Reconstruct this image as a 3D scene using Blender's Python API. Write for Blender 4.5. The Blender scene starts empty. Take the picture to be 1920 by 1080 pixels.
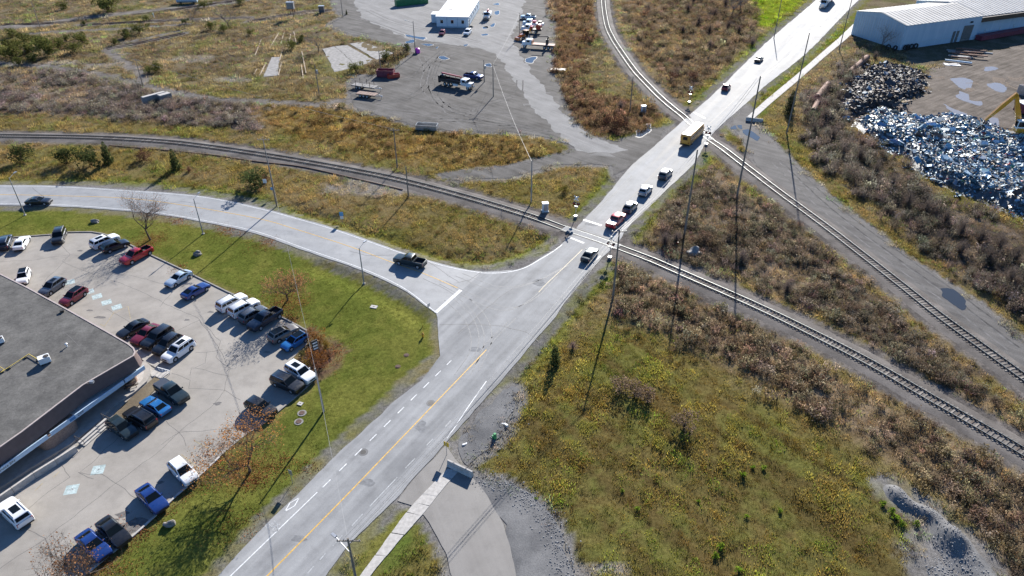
import bpy, bmesh, math, random
import numpy as np
from mathutils import Vector, Matrix
from mathutils.geometry import tessellate_polygon
random.seed(7); RNG = np.random.default_rng(7)
SC = bpy.context.scene
COL = SC.collection
R = math.radians

# ------------------------------------------------------------------ camera, sky, sun, exposure
CAM_H, FPX, PITCH = 66.0, 1331.0, R(34.0)          # drone height (m), focal length in 1920-wide pixels, depression
cam = bpy.data.cameras.new('camera'); cam_o = bpy.data.objects.new('camera', cam); COL.objects.link(cam_o)
cam.sensor_width = 36.0; cam.lens = FPX/1920*36.0; cam.clip_start = 1.0; cam.clip_end = 9000
cam_o.location = (0, 0, CAM_H); cam_o.rotation_euler = (math.pi/2-PITCH, 0, 0)
SC.camera = cam_o
SUN_AZ, SUN_EL = R(75.0), R(25.5)                  # towards the sun, measured from +X
world = bpy.data.worlds.new('World'); SC.world = world; world.use_nodes = True
wn = world.node_tree.nodes; wl = world.node_tree.links
sky = wn.new('ShaderNodeTexSky'); sky.sky_type = 'NISHITA'; sky.sun_disc = False
sky.sun_elevation = SUN_EL; sky.sun_rotation = math.pi/2-SUN_AZ
sky.air_density = 1.0; sky.dust_density = 0.2; sky.ozone_density = 5.0
bg = wn['Background']; bg.inputs['Strength'].default_value = 0.058
wt = wn.new('ShaderNodeMix'); wt.data_type = 'RGBA'; wt.blend_type = 'MULTIPLY'; wt.inputs[0].default_value = 1.0; wt.inputs[7].default_value = (0.80, 0.98, 1.16, 1)   # camera white balance
wl.new(sky.outputs[0], wt.inputs[6]); wl.new(wt.outputs[2], bg.inputs[0])
sl = bpy.data.lights.new('sun', 'SUN'); sl.energy = 4.6; sl.angle = R(0.5); sl.color = (1.0, 0.95, 0.87)
so = bpy.data.objects.new('sun', sl); COL.objects.link(so)
sd = Vector((math.cos(SUN_AZ)*math.cos(SUN_EL), math.sin(SUN_AZ)*math.cos(SUN_EL), math.sin(SUN_EL)))
so.rotation_euler = sd.to_track_quat('Z', 'Y').to_euler()
vs = SC.view_settings
vs.view_transform = 'Standard'; vs.look = 'None'; vs.gamma = 1.0; vs.exposure = 1.28; vs.use_curve_mapping = False
SC.render.engine = 'CYCLES'
cy = SC.cycles
cy.use_denoising = True; cy.use_adaptive_sampling = True; cy.adaptive_threshold = 0.02; cy.max_bounces = 4; cy.diffuse_bounces = 2; cy.glossy_bounces = 3; cy.transmission_bounces = 3
cy.transparent_max_bounces = 6; cy.sample_clamp_indirect = 4.0; cy.sample_clamp_direct = 20.0
cy.caustics_reflective = False; cy.caustics_refractive = False

# ------------------------------------------------------------------ helpers
CF = np.array([0, math.cos(PITCH), -math.sin(PITCH)]); CU = np.array([0, math.sin(PITCH), math.cos(PITCH)])
def at(x, y, z=0.0):
    """where the sight line measured in the photograph meets the level z: the place's own coordinates in metres"""
    d = CF + np.array([1., 0, 0])*((x-960)/FPX) + CU*((540-y)/FPX)
    t = (z-CAM_H)/d[2]
    return Vector((d[0]*t, d[1]*t, z))
def gpts(pl, z=0.0): return [at(x, y, z) for x, y in pl]
def px_of(X, Y, Z=0.0):
    dz = Z-CAM_H
    fw = Y*CF[1]+dz*CF[2]
    return 960+FPX*X/fw, 540-FPX*(Y*CU[1]+dz*CU[2])/fw
def mast_height(b, ty):
    B = at(*b); lo, hi = 0.0, 60.0
    for _ in range(40):
        m = (lo+hi)/2
        if px_of(B.x, B.y, m)[1] > ty: lo = m
        else: hi = m
    return lo

def tag(o, label=None, cat=None, group=None, kind=None):
    if label: o['label'] = label
    if cat: o['category'] = cat
    if group: o['group'] = group
    if kind: o['kind'] = kind
    return o
def thing(name, label, cat, loc=(0, 0, 0), rz=0.0, group=None):
    o = bpy.data.objects.new(name, None); COL.objects.link(o)
    o.empty_display_size = 0.2
    o.location = loc; o.rotation_euler = (0, 0, rz)
    return tag(o, label, cat, group)
def link(name, mesh, parent=None, loc=None, mat=None, rz=0.0):
    o = bpy.data.objects.new(name, mesh); COL.objects.link(o)
    if parent: o.parent = parent
    if loc is not None: o.location = loc
    if rz: o.rotation_euler = (0, 0, rz)
    if mat is not None:
        if not mesh.materials: mesh.materials.append(mat)
        elif mesh.materials[0] != mat:
            o.material_slots[0].link = 'OBJECT'; o.material_slots[0].material = mat
    return o

class MB:
    """collects faces; mesh() makes one mesh of them"""
    def __init__(s): s.v = []; s.f = []
    def add(s, vs, fs):
        n = len(s.v); s.v.extend([tuple(v) for v in vs]); s.f.extend([tuple(i+n for i in f) for f in fs]); return s
    def box(s, c, d, rz=0.0, taper=1.0):
        cx, cy_, cz = c; hx, hy, hz = d[0]/2, d[1]/2, d[2]/2
        cr, sr = math.cos(rz), math.sin(rz); vs = []
        for dz, k in ((-hz, 1.0), (hz, taper)):
            for dx, dy in ((-hx, -hy), (hx, -hy), (hx, hy), (-hx, hy)):
                x, y = dx*k, dy*k
                vs.append((cx+x*cr-y*sr, cy_+x*sr+y*cr, cz+dz))
        return s.add(vs, [(3, 2, 1, 0), (4, 5, 6, 7), (0, 1, 5, 4), (1, 2, 6, 5), (2, 3, 7, 6), (3, 0, 4, 7)])
    def cyl(s, a, b, r0, r1=None, n=8, caps=True):
        a, b = Vector(a), Vector(b); r1 = r0 if r1 is None else r1
        d = b-a
        if d.length < 1e-6: return s
        d.normalize(); u = d.orthogonal().normalized(); w = d.cross(u)
        vs = []
        for p, r in ((a, r0), (b, r1)):
            for i in range(n):
                t = 2*math.pi*i/n
                vs.append(p+u*(r*math.cos(t))+w*(r*math.sin(t)))
        fs = [(i, (i+1) % n, n+(i+1) % n, n+i) for i in range(n)]
        if caps: fs += [tuple(range(n-1, -1, -1)), tuple(range(n, 2*n))]
        return s.add(vs, fs)
    def tube(s, pts, r, n=5):
        for a, b in zip(pts[:-1], pts[1:]): s.cyl(a, b, r, r, n, False)
        return s
    def quad(s, a, b, c, d): return s.add([a, b, c, d], [(0, 1, 2, 3)])
    def prism(s, poly, z0, z1):
        """poly: list of xy, extruded with caps"""
        n = len(poly); vs = [(p[0], p[1], z0) for p in poly]+[(p[0], p[1], z1) for p in poly]
        tri = tessellate_polygon([[Vector((p[0], p[1], 0)) for p in poly]])
        area = sum(poly[i][0]*poly[(i+1) % n][1]-poly[(i+1) % n][0]*poly[i][1] for i in range(n))
        fs = []
        for t in tri:
            a, b, c = t
            o = (poly[b][0]-poly[a][0])*(poly[c][1]-poly[a][1])-(poly[b][1]-poly[a][1])*(poly[c][0]-poly[a][0])
            if o < 0: t = (a, c, b)
            fs.append(tuple(i+n for i in t)); fs.append(tuple(reversed(t)))
        for i in range(n):
            j = (i+1) % n
            fs.append((i, j, n+j, n+i) if area > 0 else (j, i, n+i, n+j))
        return s.add(vs, fs)
    def sheet(s, poly, z):
        tri = tessellate_polygon([[Vector((p[0], p[1], 0)) for p in poly]])
        fs = []
        for a, b, c in tri:
            o = (poly[b][0]-poly[a][0])*(poly[c][1]-poly[a][1])-(poly[b][1]-poly[a][1])*(poly[c][0]-poly[a][0])
            fs.append((a, b, c) if o > 0 else (a, c, b))
        return s.add([(p[0], p[1], z) for p in poly], fs)
    def ribbon(s, pts, w, z, closed=False):
        """flat strip of width w along pts"""
        n = len(pts); vs = []
        for i, p in enumerate(pts):
            a = Vector(pts[max(i-1, 0)]).to_2d(); b = Vector(pts[min(i+1, n-1)]).to_2d()
            t = (b-a).normalized(); nn = Vector((-t.y, t.x))*(w/2)
            vs += [(p[0]+nn.x, p[1]+nn.y, z), (p[0]-nn.x, p[1]-nn.y, z)]
        return s.add(vs, [(2*i, 2*i+1, 2*i+3, 2*i+2) for i in range(n-1)])
    def mesh(s, name, smooth=None):
        m = bpy.data.meshes.new(name); m.from_pydata(s.v, [], s.f); m.update()
        if smooth is not None:
            m.polygons.foreach_set('use_smooth', [True]*len(m.polygons)); m.set_sharp_from_angle(angle=R(smooth))
        return m
    def build(s, name, mat, parent=None, smooth=None, loc=None):
        return link(name, s.mesh(name, smooth), parent, loc, mat)

def resample(pts, step, closed=False):
    pts = [Vector(p) for p in pts]
    if closed: pts = pts+[pts[0]]
    out = [pts[0]]
    for a, b in zip(pts[:-1], pts[1:]):
        n = max(1, int((b-a).length/step))
        for i in range(1, n+1): out.append(a.lerp(b, i/n))
    return out[:-1] if closed else out
def smooth_line(pts, step=2.0):
    """Catmull-Rom through pts, resampled evenly"""
    P = [Vector(p) for p in pts]; P = [P[0]*2-P[1]]+P+[P[-1]*2-P[-2]]; out = []
    for i in range(1, len(P)-2):
        a, b, c, d = P[i-1:i+3]; n = max(2, int((c-b).length/step*1.5))
        for k in range(n):
            t = k/n
            out.append(0.5*((2*b)+(c-a)*t+(2*a-5*b+4*c-d)*t*t+(-a+3*b-3*c+d)*t**3))
    out.append(P[-2]); return even(out, step)
def even(pts, step):
    pts = [Vector(p) for p in pts]; L = [0.0]
    for a, b in zip(pts[:-1], pts[1:]): L.append(L[-1]+(b-a).length)
    n = max(1, int(round(L[-1]/step))); xs = np.linspace(0, L[-1], n+1); A = np.array([tuple(p) for p in pts])
    return [Vector((np.interp(x, L, A[:, 0]), np.interp(x, L, A[:, 1]), np.interp(x, L, A[:, 2]))) for x in xs]

# numpy noise and distances
def _h(i, j, seed):
    n = (i.astype(np.int64)*374761393+j.astype(np.int64)*668265263+seed*69069) & 0x7fffffff
    n = ((n ^ (n >> 13))*1274126177) & 0x7fffffff
    return ((n ^ (n >> 16)) & 0xffff)/65535.0
def vnoise(x, y, seed=0):
    i, j = np.floor(x), np.floor(y); u, v = x-i, y-j
    u = u*u*(3-2*u); v = v*v*(3-2*v)
    return ((_h(i, j, seed)*(1-u)+_h(i+1, j, seed)*u)*(1-v)+(_h(i, j+1, seed)*(1-u)+_h(i+1, j+1, seed)*u)*v)
def fbm(x, y, s, seed=0, o=3):
    t = 0; a = 0.5; tot = 0
    for k in range(o):
        t = t+a*vnoise(x/s, y/s, seed+k*17); tot += a; a *= 0.55; s *= 0.47
    return t/tot
def sdf(X, Y, poly, cap=8.0):
    """signed distance to a polygon, negative inside, clipped to cap away from it"""
    P = np.array([(p[0], p[1]) for p in poly]); out = np.full(X.shape, cap)
    m = (X > P[:, 0].min()-cap) & (X < P[:, 0].max()+cap) & (Y > P[:, 1].min()-cap) & (Y < P[:, 1].max()+cap)
    if not m.any(): return out
    x, y = X[m], Y[m]; d = np.full(x.shape, 1e9); ins = np.zeros(x.shape, bool)
    for a, b in zip(P, np.roll(P, -1, 0)):
        e = b-a; L = (e**2).sum()+1e-9
        t = np.clip(((x-a[0])*e[0]+(y-a[1])*e[1])/L, 0, 1)
        d = np.minimum(d, (x-a[0]-t*e[0])**2+(y-a[1]-t*e[1])**2)
        c = (a[1] > y) != (b[1] > y)
        if e[1] != 0: ins ^= c & (x < e[0]*(y-a[1])/e[1]+a[0])
    d = np.sqrt(d); out[m] = np.where(ins, -d, np.minimum(d, cap)); return out
def sdline(X, Y, line, cap=8.0):
    P = np.array([(p[0], p[1]) for p in line]); out = np.full(X.shape, cap)
    m = (X > P[:, 0].min()-cap) & (X < P[:, 0].max()+cap) & (Y > P[:, 1].min()-cap) & (Y < P[:, 1].max()+cap)
    if not m.any(): return out
    x, y = X[m], Y[m]; d = np.full(x.shape, 1e9)
    for a, b in zip(P[:-1], P[1:]):
        e = b-a; t = np.clip(((x-a[0])*e[0]+(y-a[1])*e[1])/((e**2).sum()+1e-9), 0, 1)
        d = np.minimum(d, (x-a[0]-t*e[0])**2+(y-a[1]-t*e[1])**2)
    out[m] = np.minimum(np.sqrt(d), cap); return out
def sstep(a, b, x):
    t = np.clip((x-a)/(b-a), 0, 1); return t*t*(3-2*t)

# ------------------------------------------------------------------ materials
MATS = {}
def newmat(name):
    m = bpy.data.materials.new(name); m.use_nodes = True
    nt = m.node_tree; return m, nt, nt.nodes['Principled BSDF']
def N(nt, kind, **kw):
    n = nt.nodes.new('ShaderNode'+kind)
    for k, v in kw.items():
        if k.startswith('i_'): n.inputs[k[2:].replace('_', ' ')].default_value = v
        else: setattr(n, k, v)
    return n
def ramp(nt, fac, stops):
    r = nt.nodes.new('ShaderNodeValToRGB'); e = r.color_ramp.elements
    while len(e) < len(stops): e.new(0.5)
    for el, (p, c) in zip(e, stops):
        el.position = p; el.color = (c[0], c[1], c[2], 1) if isinstance(c, (tuple, list)) else (c, c, c, 1)
    nt.links.new(fac, r.inputs[0]); return r.outputs[0]
def mixc(nt, fac, a, b, mode='MIX'):
    n = nt.nodes.new('ShaderNodeMix'); n.data_type = 'RGBA'; n.blend_type = mode
    for q, v in ((0, fac), (6, a), (7, b)):
        sock = n.inputs[q]
        if hasattr(v, 'node'): nt.links.new(v, sock)
        elif isinstance(v, (int, float)): sock.default_value = v if q == 0 else (v, v, v, 1)
        else: sock.default_value = (v[0], v[1], v[2], 1)
    return n.outputs[2]
def noise(nt, scale, detail=3.0, rough=0.55, vec=None, stretch=None, rot=0.0):
    n = N(nt, 'TexNoise'); n.inputs['Scale'].default_value = scale; n.inputs['Detail'].default_value = detail
    n.inputs['Roughness'].default_value = rough
    tc = N(nt, 'TexCoord'); src = tc.outputs['Object']
    if stretch:
        mp = N(nt, 'Mapping'); mp.inputs['Rotation'].default_value = (0, 0, rot)
        mp2 = N(nt, 'Mapping'); mp2.inputs['Scale'].default_value = stretch
        nt.links.new(src, mp.inputs[0]); nt.links.new(mp.outputs[0], mp2.inputs[0]); src = mp2.outputs[0]
    nt.links.new(src, n.inputs['Vector']); return n.outputs[0]
def bump(nt, p, h, strength=0.3, dist=0.05):
    b = N(nt, 'Bump'); b.inputs['Strength'].default_value = strength; b.inputs['Distance'].default_value = dist
    nt.links.new(h, b.inputs['Height']); nt.links.new(b.outputs[0], p.inputs['Normal'])
def simple(name, col, rough=0.6, metal=0.0, coat=0.0, var=0.15, scale=1.5, spec=0.5):
    """plain surface with slight mottling"""
    if name in MATS: return MATS[name]
    m, nt, p = newmat(name)
    if var:
        n = noise(nt, scale, 4)
        c = ramp(nt, n, [(0.3, tuple(x*(1-var) for x in col)), (0.7, tuple(min(1, x*(1+var)) for x in col))])
        nt.links.new(c, p.inputs['Base Color'])
    else: p.inputs['Base Color'].default_value = (*col, 1)
    p.inputs['Roughness'].default_value = rough; p.inputs['Metallic'].default_value = metal
    p.inputs['Coat Weight'].default_value = coat; p.inputs['Coat Roughness'].default_value = 0.05
    p.inputs['Specular IOR Level'].default_value = spec
    MATS[name] = m; return m
def emit(name, col, st):
    m, nt, p = newmat(name); p.inputs['Base Color'].default_value = (*col, 1)
    p.inputs['Emission Color'].default_value = (*col, 1); p.inputs['Emission Strength'].default_value = st
    return m
# ------------------------------------------------------------------ layout, measured in the photograph and laid on the level ground
SIDE_LOW_GRASS = [(-90, 393), (0, 391), (112, 390), (225, 399), (375, 420), (480, 445), (555, 470), (617, 495), (687, 522), (730, 540), (765, 558), (800, 579), (814, 594)]
SIDE_UP_GRASS = [(-90, 343), (0, 342), (150, 342), (275, 347), (375, 359), (480, 377), (580, 411), (655, 435), (730, 460), (805, 485), (855, 497), (905, 501), (955, 496), (997, 480), (1030, 455), (1047, 442)]
SIDE_LOW = [(-90, 385), (0, 385), (112, 387), (225, 395), (282, 400), (375, 415), (480, 438), (580, 473), (680, 508), (755, 543), (817, 588)]
SIDE_UP = [(-90, 347), (0, 347), (100, 348), (225, 355), (375, 367), (480, 387), (555, 407), (630, 429), (745, 469), (805, 488), (855, 501), (905, 509), (960, 506)]
MAIN_L1 = [(-198, 1660), (327, 1160), (395, 1095), (480, 1003), (557, 928), (620, 862), (685, 805), (742, 750), (785, 717), (826, 667), (823, 640), (821, 610), (817, 588)]
MAIN_L2 = [(905, 509), (960, 507), (985, 500), (1010, 486), (1035, 471), (1052, 459), (1070, 440), (1085, 422), (1120, 387), (1185, 310), (1232, 270), (1297, 212), (1350, 165), (1440, 77), (1515, 13), (1600, -60), (1660, -112)]
MAIN_R = [(1718, -95), (1632, -20), (1580, 30), (1515, 97), (1440, 157), (1392, 200), (1332, 255), (1305, 302), (1260, 347), (1210, 392), (1175, 430), (1155, 460), (1135, 477), (1110, 504), (1072, 547), (1040, 597), (997, 645), (960, 691), (905, 752), (857, 807), (830, 838), (790, 880), (745, 935), (692, 982), (640, 1038), (556, 1160), (210, 1660)]
MAIN_LG = [(-215, 1660), (320, 1160), (380, 1100), (480, 985), (527, 942), (580, 885), (655, 815), (705, 770), (755, 720), (805, 680), (828, 663), (818, 610), (900, 505), (1000, 480), (1047, 442), (1078, 412), (1113, 382), (1145, 342), (1150, 318), (1160, 262), (1240, 243), (1292, 207), (1350, 150), (1440, 67), (1515, 5), (1600, -68), (1655, -115)]
MAIN_RG = [(1724, -92), (1640, -20), (1583, 36), (1518, 101), (1440, 163), (1405, 196), (1330, 275), (1310, 312), (1257, 357), (1178, 442), (1165, 482), (1097, 540), (1035, 612), (960, 704), (892, 777), (865, 810), (836, 842), (757, 938), (697, 992), (640, 1062), (572, 1160), (225, 1660)]
LAWN = SIDE_LOW_GRASS+[(820, 615), (816, 640), (827, 662)]+[(805, 680), (755, 720), (705, 770), (655, 815), (580, 885), (527, 942), (480, 985), (380, 1100), (320, 1160), (-215, 1660), (-430, 1660), (162, 1077), (200, 1045), (245, 1010), (287, 972), (325, 935), (375, 892), (412, 857), (480, 805), (515, 777), (552, 747), (590, 712), (597, 707), (630, 682), (641, 660), (615, 641), (581, 620), (553, 607), (497, 578), (423, 545), (355, 512), (310, 492), (237, 456), (225, 449), (200, 440), (170, 435), (125, 436), (100, 440), (20, 446), (-90, 456)]
PARK = [(-90, 457), (20, 447), (100, 441), (125, 437), (170, 436), (200, 441), (225, 450), (237, 457), (282, 479), (342, 507), (423, 547), (457, 562), (497, 580), (530, 598), (553, 609), (578, 624), (576, 645), (560, 660), (541, 680), (560, 690), (585, 700), (590, 711), (552, 746), (515, 776), (480, 803), (452, 822), (412, 856), (375, 891), (325, 934), (287, 971), (245, 1009), (200, 1044), (162, 1076), (80, 1160), (-190, 1430), (-700, 1430), (-400, 900)]
BED = [(579, 621), (615, 641), (641, 660), (630, 682), (597, 707), (585, 700), (560, 690), (541, 680), (560, 660), (576, 645)]
DRIVE = [(836, 836), (862, 868), (885, 893), (912, 927), (937, 972), (957, 1022), (1055, 1500), (905, 1500), (848, 1085), (835, 1035), (812, 995), (795, 966), (772, 945), (747, 938), (790, 882)]
DRIVE_GRAVEL = [(880, 885), (905, 893), (960, 908), (1000, 935), (1030, 965), (1055, 1010), (1078, 1090), (1150, 1500), (1050, 1500), (955, 1022), (935, 972), (910, 927)]
DUMP_GRAVEL = [(862, 842), (880, 800), (905, 765), (940, 740), (965, 720), (978, 735), (960, 780), (940, 825), (905, 850), (882, 868)]
YARD = [(626, -90), (618, 0), (640, 32), (612, 47), (640, 60), (667, 67), (700, 75), (755, 87), (775, 100), (740, 125), (705, 142), (667, 140), (652, 160), (655, 178), (672, 207), (730, 221), (792, 241), (870, 247), (955, 248), (1022, 256), (1065, 268), (1082, 280), (1040, 290), (960, 311), (900, 317), (825, 327), (850, 338), (960, 333), (1050, 309), (1110, 308), (1150, 312), (1150, 330), (1185, 312), (1235, 272), (1245, 240), (1225, 240), (1195, 258), (1147, 265), (1100, 253), (1080, 233), (1058, 203), (1047, 165), (1033, 130), (1035, 90), (1038, 40), (1022, 8), (1005, -90)]
YARD_TRACK = [(700, -90), (660, 0), (680, 35), (760, 72), (900, 90), (930, 105), (990, 190), (1040, 245), (1085, 283), (1150, 288), (1175, 280), (1110, 258), (1075, 235), (1040, 190), (985, 120), (960, 70), (985, 0), (990, -90)]
GRAVEL_C = [(1400, 195), (1422, 232), (1452, 268), (1502, 317), (1570, 380), (1640, 432), (1690, 475), (1790, 540), (1840, 572), (1920, 637), (2010, 710), (2010, 770), (1925, 700), (1840, 640), (1770, 588), (1710, 540), (1630, 478), (1560, 424), (1455, 343), (1420, 310), (1395, 265), (1370, 235)]
SLABS = [[(605, 92), (627, 87), (670, 125), (627, 135)], [(628, 87), (651, 85), (702, 114), (671, 125)], [(655, 82), (680, 79), (738, 100), (706, 112)], [(494, 144), (510, 107), (525, 107), (520, 142)]]
DIRT = [(1742, 130), (1770, 115), (1850, 100), (1990, 60), (1990, 260), (1900, 245), (1840, 235), (1760, 225), (1700, 225), (1660, 205), (1700, 185), (1735, 175)]
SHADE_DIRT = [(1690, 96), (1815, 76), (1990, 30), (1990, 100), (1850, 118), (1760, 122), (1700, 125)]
TR_LAWN = [(1400, -60), (1575, -60), (1500, 8), (1440, 55), (1418, 45), (1412, 10)]
STRIP_R = [(1640, -60), (1680, -60), (1610, 10), (1592, 60), (1540, 100), (1480, 155), (1432, 210), (1418, 226), (1398, 214), (1450, 165), (1520, 104), (1585, 38)]
WEDGE = [(640, 1062), (697, 992), (757, 938), (775, 940), (795, 967), (812, 995), (835, 1037), (848, 1085), (895, 1500), (335, 1500)]
FIELD = [(1120, 600), (1200, 625), (1330, 690), (1480, 770), (1600, 840), (1690, 900), (1740, 980), (1700, 1500), (1150, 1500), (1055, 1010), (1000, 935), (905, 880), (930, 830), (975, 740), (1040, 660)]
TRACK_A = [(-120, 256), (0, 256), (175, 259), (300, 266), (375, 274), (480, 289), (600, 309), (730, 334), (850, 364), (960, 396), (1065, 430), (1155, 461), (1285, 517), (1440, 586), (1615, 674), (1740, 746), (1853, 811), (1925, 854), (2040, 926)]
TRACK_B = [(1150, -90), (1135, -30), (1131, 0), (1137, 45), (1148, 72), (1163, 96), (1190, 134), (1215, 161), (1241, 187), (1266, 208), (1286, 223), (1326, 257), (1345, 272), (1440, 346), (1545, 424), (1615, 478), (1694, 540), (1755, 589), (1825, 641), (1918, 709), (2010, 776)]
BRUSH = {  # polygon, colours of the dry growth, height, density
    'reeds':  ([(-60, 138), (130, 135), (260, 160), (330, 180), (430, 195), (520, 205), (490, 238), (380, 233), (250, 226), (100, 216), (-60, 208)], (0.15, 0.115, 0.10), (0.21, 0.17, 0.14), 1.15, 1.0),
    'gold':   ([(480, 203), (560, 190), (650, 205), (760, 238), (850, 252), (1000, 266), (1066, 287), (1000, 298), (860, 312), (720, 297), (600, 260), (500, 238)], (0.17, 0.11, 0.045), (0.24, 0.17, 0.07), 0.8, 0.75),
    'island': ([(1036, -60), (1112, -60), (1116, 20), (1112, 70), (1095, 110), (1090, 150), (1120, 175), (1190, 190), (1235, 222), (1190, 250), (1150, 258), (1105, 248), (1085, 228), (1062, 198), (1052, 150), (1040, 100)], (0.12, 0.07, 0.045), (0.2, 0.13, 0.075), 1.3, 0.85),
    'north':  ([(1165, -60), (1408, -60), (1415, 45), (1405, 85), (1340, 140), (1290, 185), (1240, 150), (1205, 100), (1175, 50)], (0.13, 0.09, 0.06), (0.19, 0.14, 0.09), 1.1, 0.7),
    'between': ([(1215, 440), (1255, 380), (1315, 330), (1345, 310), (1400, 350), (1500, 425), (1590, 500), (1690, 585), (1790, 670), (1920, 775), (1990, 830), (1990, 865), (1850, 775), (1700, 690), (1600, 632), (1500, 575), (1400, 530), (1310, 495), (1240, 470)], (0.13, 0.097, 0.072), (0.215, 0.168, 0.122), 1.0, 0.9),
    'south':  ([(1165, 505), (1250, 535), (1350, 578), (1450, 625), (1600, 710), (1750, 800), (1900, 885), (1990, 935), (1990, 1160), (1890, 1080), (1830, 1000), (1760, 945), (1690, 880), (1600, 825), (1480, 755), (1350, 678), (1250, 630), (1190, 610), (1150, 575)], (0.148, 0.105, 0.068), (0.245, 0.185, 0.125), 1.05, 1.0),
    'scrub':  ([(1490, 190), (1560, 140), (1605, 100), (1600, 180), (1590, 240), (1660, 285), (1720, 345), (1790, 385), (1920, 425), (1990, 470), (1990, 640), (1900, 580), (1800, 515), (1700, 445), (1620, 375), (1550, 310), (1500, 250)], (0.11, 0.087, 0.07), (0.175, 0.14, 0.115), 1.6, 1.0),
    'fence':  ([(655, 150), (700, 118), (760, 92), (775, 100), (740, 125), (705, 142), (667, 142), (650, 165)], (0.12, 0.09, 0.05), (0.17, 0.13, 0.08), 0.9, 0.7),
}
G = lambda pl: gpts(pl)
side_poly = smooth_line(G(SIDE_LOW), 2.5)+list(reversed(smooth_line(G(SIDE_UP), 2.5)))
main_poly = smooth_line(G(MAIN_L1[:10]), 3)+smooth_line(G(MAIN_L1[9:]), 1.2)[1:]+smooth_line(G(MAIN_L2[:7]), 1.5)+smooth_line(G(MAIN_L2[6:]), 4)[1:]+smooth_line(G(MAIN_R), 4)
corr_side = G(SIDE_LOW_GRASS)+list(reversed(G(SIDE_UP_GRASS)))
corr_main = G(MAIN_LG)+G(MAIN_RG)
trackA = smooth_line(G(TRACK_A), 1.0); trackB = smooth_line(G(TRACK_B), 1.0)
cross_A = at(1110, 446); cross_B = at(1312, 246)
main_dir = (at(912, 656)-at(502, 1079)); MAIN_ANG = math.atan2(main_dir.y, main_dir.x)
P = {k: G(v) for k, v in dict(lawn=LAWN, park=PARK, bed=BED, drive=DRIVE, dgr=DRIVE_GRAVEL, dump=DUMP_GRAVEL, yard=YARD, ytrack=YARD_TRACK, gc=GRAVEL_C, dirt=DIRT, sdirt=SHADE_DIRT, trl=TR_LAWN, strip=STRIP_R, wedge=WEDGE, field=FIELD).items()}
PILE = [(1646, 908), (1668, 901), (1692, 905), (1716, 938), (1752, 948), (1790, 985), (1822, 1010), (1850, 1050), (1890, 1100), (1910, 1150), (1745, 1160), (1715, 1060), (1712, 1018), (1738, 985), (1700, 968), (1668, 950), (1650, 932)]
P['pile'] = G(PILE)

# ------------------------------------------------------------------ the ground
xs = np.arange(-236, 236.1, 0.8)
ys = [14.0]
while ys[-1] < 420: ys.append(ys[-1]+0.55+0.0042*max(0, ys[-1]-30))
ys = np.array(ys)
GX, GY = np.meshgrid(xs, ys); sh = GX.shape; gx, gy = GX.ravel(), GY.ravel()
f1 = fbm(gx, gy, 22, 1, 4); f2 = fbm(gx, gy, 5.5, 2, 3); f3 = fbm(gx, gy, 1.7, 3, 2); f4 = fbm(gx, gy, 60, 4, 2)
def C3(c): return np.array(c)[None, :]
def lerp(a, b, w): return a*(1-w[:, None])+b*w[:, None]
n_w = sstep(0.32, 0.68, f1*0.65+f2*0.35)
col = lerp(C3((0.135, 0.112, 0.042)), C3((0.175, 0.132, 0.068)), n_w)
farw = sstep(150, 235, gy)
col = lerp(col, lerp(C3((0.118, 0.093, 0.068)), C3((0.178, 0.148, 0.10)), sstep(0.35, 0.62, f2)), farw*0.9)
# greener damp patches
gp = sstep(0.58, 0.72, fbm(gx, gy, 13, 9, 3)); col = lerp(col, C3((0.105, 0.125, 0.03))+0*gp[:, None], gp*0.38)
rough_h = 0.5*np.ones_like(gx)                      # how much the ground may heave
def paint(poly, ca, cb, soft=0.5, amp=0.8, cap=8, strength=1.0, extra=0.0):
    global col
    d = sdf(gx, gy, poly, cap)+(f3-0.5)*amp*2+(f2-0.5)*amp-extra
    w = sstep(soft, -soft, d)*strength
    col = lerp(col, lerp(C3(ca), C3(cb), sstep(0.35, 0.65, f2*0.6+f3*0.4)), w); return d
for k, (pl, ca, cb, hh, dn) in BRUSH.items():
    paint(G(pl), tuple(x*0.75 for x in ca), tuple(x*0.9 for x in cb), 1.5, 2.0, 10, 0.9)
paint(P['field'], (0.132, 0.104, 0.038), (0.122, 0.118, 0.034), 2.0, 2.0, 10)
d_lawn = paint(P['lawn'], (0.100, 0.117, 0.024), (0.142, 0.145, 0.034), 0.35, 0.15)
paint(P['trl'], (0.14, 0.19, 0.02), (0.17, 0.20, 0.03), 0.8, 0.6)
paint(P['strip'], (0.10, 0.13, 0.025), (0.16, 0.14, 0.035), 0.8, 0.6)
paint(P['wedge'], (0.09, 0.12, 0.025), (0.14, 0.12, 0.04), 0.6, 0.6)
# fresh yellow verge beside the roads
dcs = np.minimum(sdf(gx, gy, corr_side, 9), sdf(gx, gy, corr_main, 9))
vw = sstep(3.2, 0.6, dcs+(f2-0.5)*2)*(d_lawn > 0.3)
col = lerp(col, lerp(C3((0.15, 0.145, 0.035)), C3((0.12, 0.14, 0.03)), sstep(0.4, 0.6, f1)), vw*0.8)
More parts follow.
